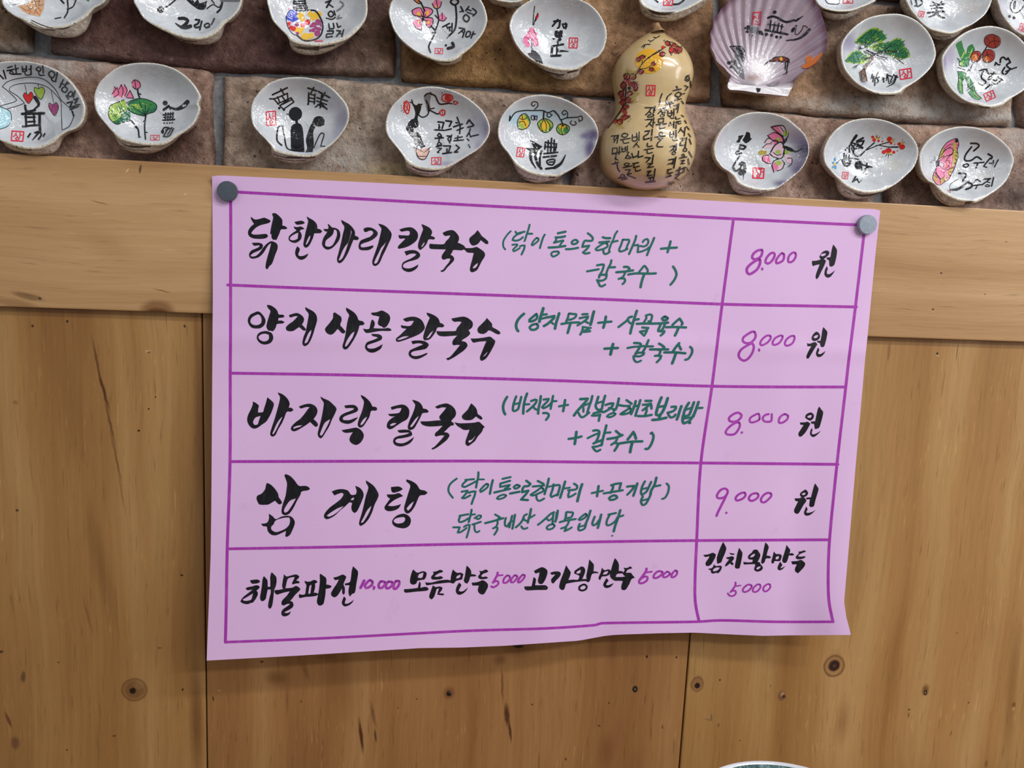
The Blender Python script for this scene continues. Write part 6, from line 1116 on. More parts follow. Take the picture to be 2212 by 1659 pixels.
clam(c5, '1305 640 1330 580 1400 490 1510 390 1620 330 1740 295 1860 285 1980 310 2090 360 2190 440 2270 540 2330 660 2350 780 2310 900 2212 1000 2150 1042 2080 1085 2030 1125 1960 1170 1850 1192 1760 1178 1700 1158 1640 1145 1540 1103 1450 1033 1380 953 1330 853 1310 740',
     '1540 1115 1660 1172 1760 1200 1850 1208 1960 1180 2030 1135', 'painted shell with green bamboo and three dark red berries', tints=[(1330, 690, 36, 120, (128, 104, 160), .75), (1390, 640, 60, 140, (170, 150, 196), .6), (1600, 1120, 120, 24, (176, 160, 196), .6)], rim_y=RIM_Y - 0.002,
     art='''K G; P 1460 490 1520 445 1545 540 1572 620 1565 700 1510 640 1480 560; P 1590 520 1640 485 1665 555 1605 680 1600 725 1550 745 1500 722 1510 660 1560 640; P 1478 788 1560 800 1562 860 1532 900 1538 1042 1500 1030 1480 960 1488 860; P 1570 850 1600 845 1655 930 1640 1000 1590 962; P 1600 1010 1665 960 1682 1030 1748 1090 1700 1108 1640 1080; P 1470 640 1500 660 1500 700; K g; P 1500 690 1540 680 1530 730 1505 720; S 14 1520 640 1560 560; S 12 1600 640 1640 540; S 8 1500 860 1510 1000; S 8 1660 1030 1720 1090
K K; S 7 1475 790 1560 802 1562 860 1530 900 1537 1040; S 7 1478 795 1488 870 1478 960 1500 1030; S 8 1480 745 1560 775; S 6 1500 660 1498 725 1560 740 1600 715; S 6 1490 860 1545 880; S 8 1562 860 1600 960 1640 985; S 8 1580 975 1660 910; S 8 1580 1000 1660 950 1682 1030 1745 1090; S 6 1590 1015 1640 1080; S 5 1465 640 1500 660; S 5 1570 620 1610 660 1665 545; S 5 1660 1040 1720 1100; S 5 1600 850 1640 930; S 6 1620 985 1650 1010
K U; O 88 76 1860 455; O 60 58 1680 625; O 64 72 1820 615; K O; O 40 36 1670 635; O 40 34 1795 655; K K; C 6 1775 460 1790 400 1850 378 1890 385 1945 420 1945 490 1890 530 1820 515; S 6 1790 400 1830 470 1800 515; S 6 1890 385 1880 440 1900 525; S 6 1840 470 1880 450 1940 460; C 6 1620 640 1650 575 1710 568 1738 610 1700 680 1640 685; S 5 1640 640 1700 600 1700 660; C 6 1755 620 1770 560 1830 545 1885 580 1880 650 1830 690 1770 680; S 5 1770 640 1820 600 1870 620; S 5 1800 560 1810 640 1790 685; C 5 1775 640 1800 690 1830 650 1800 600
S 11 1800 518 1760 580 1700 660; S 7 1700 660 1650 700 1620 760; S 5 1740 640 1760 620; D 8 1600 770; D 8 1612 780; D 8 1668 770; D 6 1590 785''',
     letters='''K K; S 17 1950 690 1955 650 1985 632 2020 660 2035 640 2062 690; S 15 1890 722 1900 690 1925 715 1945 715; S 17 2060 690 2020 720 2055 760; S 17 2000 745 1970 800 2005 822 2045 780; S 13 2010 790 2080 762 2130 745; S 11 2030 740 2080 765; S 16 1718 782 1770 768 1802 765; S 16 1800 765 1815 810 1900 815; S 14 1760 790 1740 860 1790 905 1755 942 1708 915; S 13 1880 800 1850 840; C 13 1835 845 1815 875 1840 878 1858 855; S 14 1862 915 1905 930 1965 880; S 12 1870 880 1900 895 1930 850; S 17 1852 930 1790 980; S 11 1830 935 1860 940; S 11 1920 850 1980 888''',
     seal='K R; Q 1832 1060 112 84 -22', hinge='K K; P 1690 1165 1760 1178 1840 1180 1830 1200 1740 1190')
# ---- upper row, cut by the top of the photograph
clam(c1, '10 0 40 70 110 130 180 165 240 200 340 240 440 245 560 235 660 195 740 140 800 70 850 45 900 0 930 -80 925 -180 880 -290 790 -390 660 -460 500 -490 340 -470 190 -400 80 -290 20 -160',
     '190 190 240 215 300 255 400 300 520 321 650 315 720 272 762 200 790 110 810 70', 'painted shell cut by the top left corner, with a brown bark-like shape', rim_y=RIM_Y,
     art='''K n; P 150 50 230 30 300 -20 385 -60 375 50 372 80 342 142 280 132 210 105; K N; S 6 180 60 230 90 300 60 350 90; S 6 220 40 260 90 250 120; S 6 290 0 310 60 290 120; S 6 340 -20 330 50 370 40; S 6 260 20 340 10; S 6 300 90 340 130; K O; S 7 190 90 260 100 330 120; S 6 330 60 345 110; K E; S 7 110 42 165 28; K G; S 16 735 -10 755 5
K K; S 15 512 -10 545 28; S 13 575 -10 580 90 550 152; S 12 575 80 625 55 650 -5; S 10 470 160 520 150''', hinge='K K; S 9 270 175 360 215 450 240 560 240 640 200; K K; S 5 260 190 380 245 470 260')
clam(c1, '1135 0 1170 70 1210 140 1260 185 1340 232 1430 275 1520 310 1610 330 1720 335 1800 310 1860 270 1915 205 1990 142 2040 80 2065 0 2060 -100 2020 -220 1930 -330 1800 -410 1630 -445 1460 -420 1310 -350 1200 -240 1145 -120',
     '1330 235 1440 285 1520 335 1600 367 1700 382 1800 376 1860 346 1895 300 1922 215 1960 165', 'painted shell at the top edge with black crescent and brush strokes, second from left',
     art='''K K; D 30 1370 82; S 13 1375 75 1435 50 1505 -8; P 1580 -10 1640 45 1700 82 1750 75 1768 5 1735 20 1702 28 1688 -8 1660 22 1635 -10; S 11 1768 72 1820 40 1870 62 1905 0; S 18 1855 105 1885 70 1900 0; K E; S 22 1890 5 2040 4; K K; S 10 1800 -5 1830 30''',
     letters='''K K; S 26 1530 158 1575 158 1602 178 1580 212 1550 232; T 30 1625 225 1560 238 1495 198; S 16 1670 168 1702 172 1690 202 1660 218 1672 236 1712 228; S 14 1722 182 1705 256; C 12 1775 200 1745 216 1760 236 1790 216; S 12 1760 240 1790 230; S 12 1830 160 1805 210''', hinge='K K; S 8 1500 320 1580 345 1680 355; K K; S 5 1560 350 1650 368')
clam(c2, '143 -20 160 80 190 170 250 240 310 300 350 352 450 382 600 390 740 365 840 325 930 245 990 150 1003 60 990 -40 940 -160 850 -260 720 -330 570 -355 420 -335 290 -260 190 -150',
     '335 350 350 410 400 450 480 470 580 466 680 436 760 396 850 332 940 245', 'painted shell with a bottle of coloured dots, at the top edge', tints=[(820, 330, 90, 30, (206, 200, 190), .5)],
     art='''K B; D 36 355 120; D 26 390 150; D 24 332 150; D 20 382 100; D 22 365 170; D 14 405 125; K Y; D 30 432 135; D 20 450 165; D 24 515 120; D 32 560 138; D 22 590 120; D 18 530 160; D 24 425 270; D 34 470 315; D 26 520 305; D 24 400 255; D 20 445 245; K F; D 18 350 235; D 22 370 245; D 20 450 215; D 24 492 190; D 16 330 205; K V; D 18 400 210; D 22 545 212; D 26 582 190; D 18 592 250; D 26 575 285; D 18 540 258; D 14 522 222; D 14 405 285; D 16 565 240; D 12 515 262; D 14 610 215; K P; D 10 330 75; D 12 470 205; D 10 345 190
K K; S 13 375 -12 375 65 400 88 470 90 490 62; S 13 470 -12 480 80 555 92 600 150 622 215 610 290 570 332 500 350 450 342 405 305; S 6 345 80 308 140 320 220 360 285 405 305; S 12 375 14 470 8; S 12 378 34 478 28; S 12 380 54 482 48; S 12 385 72 485 68; K R; S 9 555 354 620 352''',
     letters='''K K; S 15 648 20 690 6; S 15 685 8 655 62; S 12 672 36 708 60; C 12 690 95 668 120 690 145 715 122; S 10 652 155 700 165 728 148; S 10 718 92 730 130; K E; S 13 772 12 798 38 775 70 742 92; S 11 760 132 745 160 782 150; K K; S 12 672 205 680 252; S 12 712 200 715 242 680 246; S 11 742 198 752 235 775 224; S 12 662 266 712 265 705 288 658 292 652 320 702 312; S 12 742 262 775 266 738 312; S 10 768 290 792 286; S 12 800 256 785 312''',
     hinge='K K; P 370 390 500 402 595 394 590 432 480 424 410 412; S 12 600 410 720 385')
clam(c2, '1215 0 1185 80 1190 150 1230 260 1300 350 1400 430 1500 485 1600 520 1700 525 1770 500 1810 465 1845 440 1920 370 1990 280 2025 180 2018 110 1990 30 1940 -40 1860 -110 1740 -155 1600 -165 1450 -140 1320 -80',
     '1490 490 1560 523 1640 556 1720 551 1780 531 1806 500 1815 465 1850 435', 'painted shell with pink open blossom and branching buds, at the top edge',
     art='''K P; P 1382 90 1420 68 1460 72 1482 130 1450 152 1400 128; P 1490 58 1540 70 1560 100 1535 132 1490 150 1480 110; P 1495 150 1555 155 1558 200 1530 242 1500 212; P 1390 182 1450 162 1472 180 1462 262 1420 240 1395 212; P 1555 30 1590 -5 1635 15 1620 62 1580 70; P 1610 140 1640 108 1678 150 1650 178 1620 172; K Y; O 14 22 1440 120 -30; O 12 22 1515 110 20; O 12 18 1520 190; O 10 14 1440 190; O 12 10 1590 55; K O; P 1408 0 1452 -4 1440 25 1420 20
K K; S 8 1382 90 1420 68 1460 72 1485 140 1400 130 1382 90; S 8 1488 60 1540 72 1560 100 1530 135 1490 150; S 8 1500 150 1555 155 1560 200 1530 242 1500 205; S 8 1470 175 1462 262 1420 240 1392 200; S 6 1470 165 1435 135; S 6 1475 150 1460 120; S 6 1480 160 1500 120; S 6 1480 170 1520 180; S 6 1475 175 1440 200; D 14 1475 165; S 7 1485 90 1480 145; S 8 1400 0 1440 30 1465 20; S 13 1490 92 1462 30 1440 5; S 14 1545 225 1578 262 1570 300 1548 345 1525 400 1540 448; S 11 1570 290 1600 210 1610 165 1595 75; S 7 1555 30 1580 70 1620 62 1635 15; S 6 1590 -5 1600 60; S 10 1580 130 1612 165; S 7 1612 172 1655 178 1678 150; S 6 1640 108 1640 165; S 9 1555 280 1585 275''',
     letters='''K K; C 13 1745 -12 1712 15 1745 42 1780 15; S 14 1755 45 1762 150 1748 250 1702 302; S 13 1800 58 1820 98; S 9 1790 100 1815 95; S 11 1868 55 1842 92; S 10 1850 75 1888 92; S 12 1900 72 1932 102 1905 135; S 10 1855 105 1905 122; C 12 1840 125 1820 160 1852 186 1872 152; S 12 1702 200 1645 230; S 10 1675 215 1688 245; S 12 1725 200 1722 270; S 10 1690 235 1720 230; S 11 1702 230 1705 262; S 11 1785 238 1832 246 1782 285; S 10 1805 262 1825 285; S 11 1835 260 1815 320; C 11 1855 272 1842 312 1872 310 1882 275; S 11 1908 272 1888 325; S 10 1895 295 1922 290; S 22 1728 368 1738 398 1690 415; D 10 1672 388; S 5 1695 310 1680 330''',
     seal='K R; Q 1612 437 66 46 3', hinge='K K; S 8 1530 500 1620 525 1700 530; K K; S 5 1500 495 1600 535')
clam(c3, '165 260 160 200 190 120 250 55 330 5 430 -30 560 -48 680 -35 780 0 860 45 930 120 980 220 992 290 985 360 960 430 915 488 880 500 845 525 780 572 700 600 600 600 500 582 420 552 330 500 270 450 210 370',
     '380 545 460 612 560 667 660 682 730 662 758 625 765 590 800 560', 'painted shell with a pink blossom sprig and black vertical characters, left of the gourd',
     art='''K P; D 28 350 262; D 26 328 290; D 26 372 295; D 28 302 332; D 22 315 382; D 28 375 338; D 26 386 372; D 20 296 352; D 20 345 310; K F; P 382 142 412 112 405 150 380 176
K K; S 7 375 52 368 110; S 7 366 120 360 212; S 7 402 110 375 180 368 212; S 9 380 180 390 165; S 6 350 335 352 400; S 4 330 265 360 310; S 4 365 250 385 300; S 4 280 320 320 330 320 370; S 4 365 320 400 350 395 390; S 4 340 245 320 285; P 345 425 380 438 420 478 447 545 400 532 370 510 330 482 315 455 345 450; K E; S 9 345 400 360 430; K K; D 3 265 350; D 3 272 365; D 3 280 380; D 3 262 330; D 3 290 400; D 3 420 310; D 3 428 330; D 3 425 350; D 3 415 300; D 3 432 360''',
     letters='''K K; S 15 540 182 592 176 585 228 572 240; S 15 572 168 528 222; S 12 612 205 625 240 650 225; S 12 612 205 650 205 640 245; S 11 640 195 640 245; P 548 262 615 258 612 318 565 322 545 300; D 10 538 330; D 15 590 336; D 9 575 352; S 11 568 345 575 378; S 15 525 395 620 378; S 18 525 400 518 478 598 475; S 13 565 390 562 470; D 16 572 430; T 18 572 436 620 436 668 440''',
     seal='K R; Q 705 367 70 86 3', hinge='K K; P 400 565 480 605 570 628 640 632 600 650 500 625; S 14 660 618 735 600; K K; S 5 430 585 520 640 620 660')
clam(c2, '2030 -30 2080 -5 2170 15 2260 20 2330 0 2370 -60 2380 -150 2330 -260 2230 -330 2110 -340 2000 -280 1960 -190 1970 -90',
     '2025 -20 2060 20 2130 45 2220 68 2290 66 2325 40 2345 0', 'shell tip peeping in at the top edge, above the blossom shells')
clam(c3, '1258 -40 1275 20 1310 60 1380 92 1470 112 1570 112 1660 85 1760 35 1850 -30 1900 -120 1900 -230 1840 -330 1720 -390 1560 -400 1400 -370 1290 -270 1250 -150',
     '1256 -20 1280 82 1310 132 1400 172 1500 182 1600 166 1700 122 1800 62 1860 -10', 'painted shell above the gourd, cut by the top edge, red seal at its foot', rim_y=RIM_Y - 0.001,
     letters='K K; S 13 1398 -5 1425 18; S 15 1555 38 1600 35 1640 10 1655 -10', seal='K R; Q 1515 12 78 72 3; S 8 1480 48 1555 44', hinge='K K; P 1335 72 1420 100 1580 100 1500 128 1390 118; K K; S 5 1300 90 1400 140 1500 150')
clam(c4, '1430 -60 1455 10 1500 70 1560 105 1650 128 1760 138 1880 128 1980 95 2100 45 2190 -15 2240 -120 2240 -240 2170 -350 2040 -420 1860 -440 1680 -410 1540 -330 1450 -200',
     '1470 50 1530 130 1560 185 1620 222 1700 238 1800 232 1900 192 2050 105 2170 15', 'painted shell between the fan scallop and the pine shell, cut by the top edge', rim_y=RIM_Y - 0.002,
     letters='K K; S 9 1562 -5 1590 38 1650 50 1722 45 1735 -5', seal='K R; Q 1835 2 118 76 0', hinge='K K; P 1520 110 1600 122 1720 145 1850 140 1830 160 1700 165 1570 140')
clam(c5, '900 -30 925 40 960 110 1010 170 1060 230 1120 285 1190 328 1280 355 1380 375 1450 365 1495 345 1560 312 1640 272 1720 217 1790 152 1840 62 1862 -30 1840 -150 1760 -260 1630 -340 1460 -360 1280 -330 1120 -250 970 -140',
     '1150 315 1190 375 1230 420 1300 446 1380 441 1450 412 1492 370 1530 330', 'painted shell with one big black character, at the top edge over the two right shells', rim_y=RIM_Y - 0.003, tints=[(1650, 100, 180, 120, (196, 186, 178), .45)],
     letters='''K K; S 19 1180 62 1330 45; S 15 1205 22 1232 42; S 15 1300 20 1272 45; S 15 1190 97 1312 85; S 17 1248 45 1242 130; S 19 1145 142 1330 124; T 26 1250 135 1210 170 1150 190; S 20 1250 150 1280 182 1330 198; S 18 1012 -5 1025 60; S 16 1070 -10 1082 40 1040 72; S 12 960 8 972 50; S 12 1000 65 1040 72''', seal='K R; Q 1075 155 60 60 14', hinge='K K; S 7 1200 385 1290 408 1400 402; K K; S 5 1220 405 1320 430')
clam(c5, '1915 -30 1935 60 1965 150 2025 240 2100 325 2160 365 2220 395 2330 420 2440 400 2560 330 2650 210 2680 60 2640 -100 2540 -220 2380 -280 2200 -280 2040 -210 1940 -120',
     '2090 330 2150 385 2230 440 2340 470 2440 440', 'painted shell cut by the top right corner', rim_y=RIM_Y - 0.003, tints=[(1960, 120, 50, 150, (196, 184, 208), .6), (2150, 340, 80, 30, (150, 140, 180), .6)],
     art='K K; C 12 2130 -30 2075 20 2060 80 2095 138 2150 132 2205 70 2215 10; S 26 2112 20 2105 90; D 17 2050 182; D 17 2100 197; K e; S 10 2110 30 2108 90', seal='K R; Q 2200 305 70 80 20')
# ------------------------------------------------------------------ the fan scallop
def scallop():
    org = c4
    outline = '420 0 370 60 300 140 250 210 215 320 195 430 200 550 235 660 300 760 370 830 425 880 432 915 402 1010 412 1052 440 1070 600 1082 755 1108 900 1122 1110 1146 1132 1130 1150 1080 1190 1020 1202 960 1250 900 1370 820 1460 750 1530 660 1580 560 1590 450 1570 330 1530 200 1500 110 1450 20 1385 -80 1290 -150 1180 -195 1060 -220 930 -228 800 -220 680 -190 570 -130 490 -70'
    Y = RIM_Y - 0.001
    A = [Vector((p.x, p.z)) for p in (at(q.x, q.y, Y) for q in catmull(pix(org, outline), True, 2.0))]
    o3 = at(1500 + 765 * 400 / 2212, 0 + 1015 * 400 / 2212, Y); c = Vector((o3.x, o3.z))
    n, M, deep = 420, 44, 0.013
    ra = [r or 0.01 for r in radial(A, c, n)]
    def fan(i):                                    # 1 over the ribbed fan, 0 over the straight hinge side
        a = (2 * PI * i / n); up = math.sin(a)
        return max(0.0, min(1.0, (up + 0.02) / 0.25))
    hue_edge, hue_in, white = lin((98, 48, 84)), lin((178, 160, 173)), lin((224, 222, 226))
    s = N('scallop_inside'); vc = s.n('ShaderNodeVertexColor', layer_name='tint'); cc = s.coord()
    col = s.mix(1.0, vc.outputs['Color'], s.ramp(s.noise(cc, 90, 4), [(0.3, (0.86, 0.84, 0.86)), (0.7, (1.06, 1.06, 1.06))]), 'MULTIPLY')
    m_in = s.done(col, 0.35, Coat_Weight=1.0, Coat_Roughness=0.05, Coat_Normal=s.bump(s.noise(cc, 260, 2), 0.5, 0.002))
    m_out = SHELL_OUT
    inn, out = MB(), MB(); inn.tint, out.tint = [], []
    rings = []
    kx = 400 / 2212.0
    def colour(i, t, px, py):
        f = fan(i)
        rib = 0.5 + 0.5 * math.cos(2 * PI * i / n * 44)
        base = [a + (b - a) * min(1, f * t * 1.6) for a, b in zip(white, hue_in)]
        base = [v * (1 - 0.10 * (1 - rib) * f * max(0, t - .3)) for v in base]
        e = max(0.0, (t - 0.915) / 0.07) * (0.35 + 0.65 * f) if f > 0.02 else 0.0
        base = [a + (b - a) * min(1, e) * .9 for a, b in zip(base, hue_edge)]
        for bx, by, rx, ry, colr, w in [(700, 930, 130, 60, (150, 108, 92), .7), (520, 780, 70, 110, (110, 98, 108), .75), (760, 800, 110, 60, (202, 192, 192), .4), (950, 1010, 120, 20, (150, 150, 152), .7), (1400, 560, 160, 200, (140, 112, 140), .5), (1480, 250, 120, 160, (120, 88, 116), .5)]:
            d = ((px - bx) / rx) ** 2 + ((py - by) / ry) ** 2
            k = w * math.exp(-d * 1.4)
            base = [a + (b - a) * k for a, b in zip(base, lin(colr))]
        return (base[0], base[1], base[2], 1.0)
    def shape(i, t):
        f = fan(i)
        g = max(0.0, min(1.0, (t - 0.26) / 0.3)); ripple = math.cos(2 * PI * i / n * 44) * 0.00085 * f * g * g * (3 - 2 * g)
        bowl = deep * (1 - abs(2 * max(t, 0.0) ** 0.75 - 1) ** 2.2) if f > 0 else 0
        hinge = 0.0028 * (1 - t)
        return Y + hinge + bowl * f * (1 if t < 1 else 1) + ripple + 0.0008 * (1 - f)
    for j in range(M + 1):
        t = 1 - j / (M + 0.0)
        k0 = len(inn.v); rings.append(k0)
        if j == M: break
        for i in range(n):
            a = 2 * PI * i / n
            r = ra[i] * t * (1 + 0.006 * math.cos(a * 44) * fan(i) * (t > 0.8))
            p = Vector((c.x + math.cos(a) * r, shape(i, t), c.y + math.sin(a) * r))
            inn.v.append(p)
            d = p - CAM; v = Vector((d.x * AX.x + d.y * AN.x - d.z * AD.x, d.x * AX.y + d.y * AN.y - d.z * AD.y, d.x * AX.z + d.y * AN.z - d.z * AD.z))
            px, py = W / 2 + F * v.x / v.z, H / 2 + F * v.y / v.z
            inn.tint.append(colour(i, t, (px - org[0]) / kx, (py - org[1]) / kx))
    q = inn.slot(m_in)
    for a, b in zip(rings, rings[1:-1]):
        for i in range(n): inn.f.append([a + i, b + i, b + (i + 1) % n, a + (i + 1) % n]); inn.mi.append(q)
    inn.v.append(Vector((c.x, Y + 0.0028, c.y))); inn.tint.append((*white, 1)); tip = len(inn.v) - 1
    for i in range(n): inn.f.append([rings[-2] + i, tip, rings[-2] + (i + 1) % n]); inn.mi.append(q)
    q = out.slot(m_out); prev = None; back = BRICK_Y + 0.001
    for t in (0, 0.15, 0.4, 0.7, 1.0):
        k0 = len(out.v)
        for i in range(n):
            a = 2 * PI * i / n; edge = shape(i, 1.0)
            r = ra[i] * (1 - 0.42 * t ** 1.6) * (1 + 0.006 * math.cos(a * 44) * fan(i))
            out.v.append(Vector((c.x + math.cos(a) * r, edge + (back - edge) * t ** 0.9, c.y + math.sin(a) * r))); out.tint.append((*lin((150, 110, 130)), .6 * (1 - t)))
        if prev is not None:
            for i in range(n): out.f.append([prev + i, k0 + i, k0 + (i + 1) % n, prev + (i + 1) % n]); out.mi.append(q)
        prev = k0
    root = thing('painted_scallop', (c.x, BRICK_Y, c.y + 0.03), 'large lilac fan-ribbed scallop shell with orange fish-like patch, right of the gourd', 'shell')
    inn.build('shell_inside', root); out.build('shell_outside', root)
    tr = BVHTree.FromPolygons([tuple(v) for v in inn.v], inn.f)
    def lay(text, nm, lift=0.00022):
        k = Ink(tr, PAINTS, lift=lift, fine=1.6); k.read('@1500 0 400\n' + text); k.build(nm, root)
    lay('''K E; P 500 560 580 555 610 640 600 720 560 745 590 860 600 950 560 930 500 860 455 790 480 700; K K; S 13 425 555 500 552 555 556; S 12 430 562 480 620; S 9 560 560 598 600; S 9 540 590 600 640; S 9 520 610 600 690; S 7 500 590 560 600 590 660; S 8 560 640 600 720; D 22 408 752; D 18 440 738; D 18 436 800; Z 60 50 22 500 560 590 565 605 700 520 690; S 9 470 780 490 720
K E; O 50 38 720 355; O 24 20 770 385; K K; O 26 30 640 330; O 22 20 632 375; P 760 372 800 365 832 420 785 412; D 12 608 335; D 8 655 420; D 9 695 425
K M; P 905 732 980 692 1060 682 1112 712 1100 742 1000 735; K K; S 14 838 778 870 745 930 705 990 682 1062 682 1125 705 1130 745; S 12 900 735 985 728 1065 738 1112 735; S 13 1118 720 1112 790 1100 880; S 12 1090 740 1085 830; S 8 1060 892 1105 872; K Y; O 20 22 1036 704
K O; P 1540 620 1440 690 1420 700 1390 655 1330 700 1335 755 1278 785 1310 822 1400 800 1500 715; K E; S 12 870 1015 940 1030 1010 985; K K; P 735 1052 792 1060 778 1098 752 1106''', 'painted_design')
    lay('''K K; D 22 960 145; S 26 880 212 940 196 1000 215; S 26 1000 215 1060 250 1112 262 1190 240; T 24 1210 248 1302 188; S 15 880 290 970 300 1060 320; S 17 915 245 900 350; S 17 962 268 945 362; S 17 1010 282 990 372; S 16 1048 290 1032 382; S 24 850 358 1000 388 1112 410; D 20 862 412; D 18 922 420; D 19 982 440; D 16 1032 446; O 20 34 1180 355 30; S 9 1200 308 1222 300 1205 400 1235 410 1290 345 1300 310 1330 312 1352 330; T 34 1375 352 1320 412 1240 462 1095 485''', 'brush_lettering')
    lay('K R; S 11 705 148 690 290; S 14 705 150 800 145; S 11 795 160 785 300; S 10 720 190 710 225; S 9 720 195 742 215; S 9 775 165 768 225; S 7 730 250 760 265; S 9 715 285 780 290', 'seal_stamp')
scallop()

# ------------------------------------------------------------------ the half gourd
def gourd():
    prof = [(262, 1382, 1446), (290, 1332, 1482), (320, 1285, 1516), (350, 1238, 1562), (400, 1178, 1622), (470, 1110, 1676), (560, 1070, 1712), (640, 1060, 1722), (730, 1072, 1704), (800, 1086, 1682), (860, 1095, 1660), (920, 1092, 1650), (980, 1068, 1656), (1040, 1030, 1678), (1110, 980, 1706), (1190, 950, 1732), (1280, 937, 1736), (1370, 945, 1720), (1450, 975, 1686), (1520, 1032, 1632), (1570, 1112, 1562), (1600, 1190, 1490), (1612, 1240, 1440), (1620, 1330, 1350)]
    k = 560 / 2212.0; Y = BRICK_Y - 0.013
    rows = []
    fine = []
    for (a, b) in zip(prof, prof[1:]):
        for s in range(4): t = s / 4; fine.append(tuple(x + (y - x) * t for x, y in zip(a, b)))
    fine.append(prof[-1])
    for _ in range(2): fine = [fine[0]] + [tuple((x + 2 * y + z) / 4 for x, y, z in zip(*f)) for f in zip(fine, fine[1:], fine[2:])] + [fine[-1]]
    mb = MB(); mb.tint = None
    s = N('varnished_gourd'); cc = s.coord(); n1 = s.noise(cc, 26, 3); n2 = s.noise(cc, 130, 4)
    col = s.ramp(n1, [(0.25, lin((194, 162, 110))), (0.5, lin((208, 182, 134))), (0.75, lin((216, 194, 150)))])
    col = s.mix(1.0, col, s.ramp(n2, [(0.3, (0.92, 0.90, 0.86)), (0.7, (1.03, 1.03, 1.03))]), 'MULTIPLY')
    for px, py, rx, ry, colr, am in [(1100, 1560, 180, 90, (196, 140, 84), .8), (1560, 1500, 160, 120, (200, 150, 92), .8), (1420, 1500, 120, 60, (190, 120, 76), .5), (1700, 900, 60, 260, (196, 156, 96), .6), (1075, 600, 40, 200, (190, 154, 96), .6), (1440, 700, 26, 26, (196, 150, 80), .5), (1530, 690, 20, 20, (198, 154, 88), .4)]:
        p = at(1060 + px * k, py * k, Y); col = s.spot(cc, col, p.x, Y, p.z, rx * k * .00037, ry * k * .00037, 0, lin(colr), am, .9)
    m = s.done(col, 0.35, Coat_Weight=0.7, Coat_Roughness=0.12, Normal=s.bump(n2, 0.12, 0.001), Coat_Normal=s.bump(s.noise(cc, 70, 2), 0.25, 0.002))
    nphi = 48
    for (py, xl, xr) in fine:
        L, R = at(1060 + xl * k, py * k, Y), at(1060 + xr * k, py * k, Y)
        c = (L + R) / 2; a = (R - L).length / 2; ax = (R - L) / 2
        row = [Vector((R.x - a * .02, BRICK_Y + 0.0005, R.z))]
        for i in range(nphi + 1):
            f = PI * i / nphi
            row.append(c + ax * math.cos(f) + Vector((0, -0.80 * a * math.sin(f), 0)))
        row.append(Vector((L.x + a * .02, BRICK_Y + 0.0005, L.z)))
        rows.append(row)
    w = nphi + 3; V = [p for r in rows for p in r]
    Fc = [(j * w + i, j * w + i + 1, (j + 1) * w + i + 1, (j + 1) * w + i) for j in range(len(rows) - 1) for i in range(w - 1)]
    Fc += [list(range(w))[::-1], [(len(rows) - 1) * w + i for i in range(w)]]
    mb.add(V, Fc, m)
    root = thing('painted_gourd', at(1060 + 1340 * k, 1618 * k, BRICK_Y), 'half bottle gourd painted with red blossom and vertical Korean lines, standing on the rail', 'gourd')
    body = mb.build('gourd_body', root)
    tr = mb.bvh()
    st = MB(); s2 = N('dry_gourd_stem'); stm = s2.done(s2.ramp(s2.noise(s2.mapping(s2.coord(), scale=(1, 1, 0.2)), 500, 3), [(0.3, lin((118, 88, 62))), (0.7, lin((176, 140, 96)))]), 0.7)
    path = [(1414, 290, 58), (1412, 265, 40), (1404, 245, 32), (1398, 222, 31), (1402, 205, 27)]
    vv = []
    for j, (px, py, rr) in enumerate(path):
        p = at(1060 + px * k, py * k, Y) + Vector((0, -0.006 + 0.001 * j, 0)); r = rr * k * .00037
        for i in range(14):
            a = 2 * PI * i / 14; q = r * (1 + 0.12 * math.cos(4 * a)); vv.append(p + Vector((q * math.cos(a), q * math.sin(a), 0.15 * q * math.cos(a))))
    ff = [(j * 14 + i, j * 14 + (i + 1) % 14, (j + 1) * 14 + (i + 1) % 14, (j + 1) * 14 + i) for j in range(len(path) - 1) for i in range(14)] + [[len(vv) - 14 + i for i in range(14)]]
    st.add(vv, ff, stm); st.build('stem', root)
    def lay(text, nm, lift=0.0002):
        q = Ink(tr, PAINTS, lift=lift, fine=4.0, pen=1.18 if nm == 'brush_lettering' else 1.0); q.read('@1060 0 560\n' + text); q.build(nm, root)
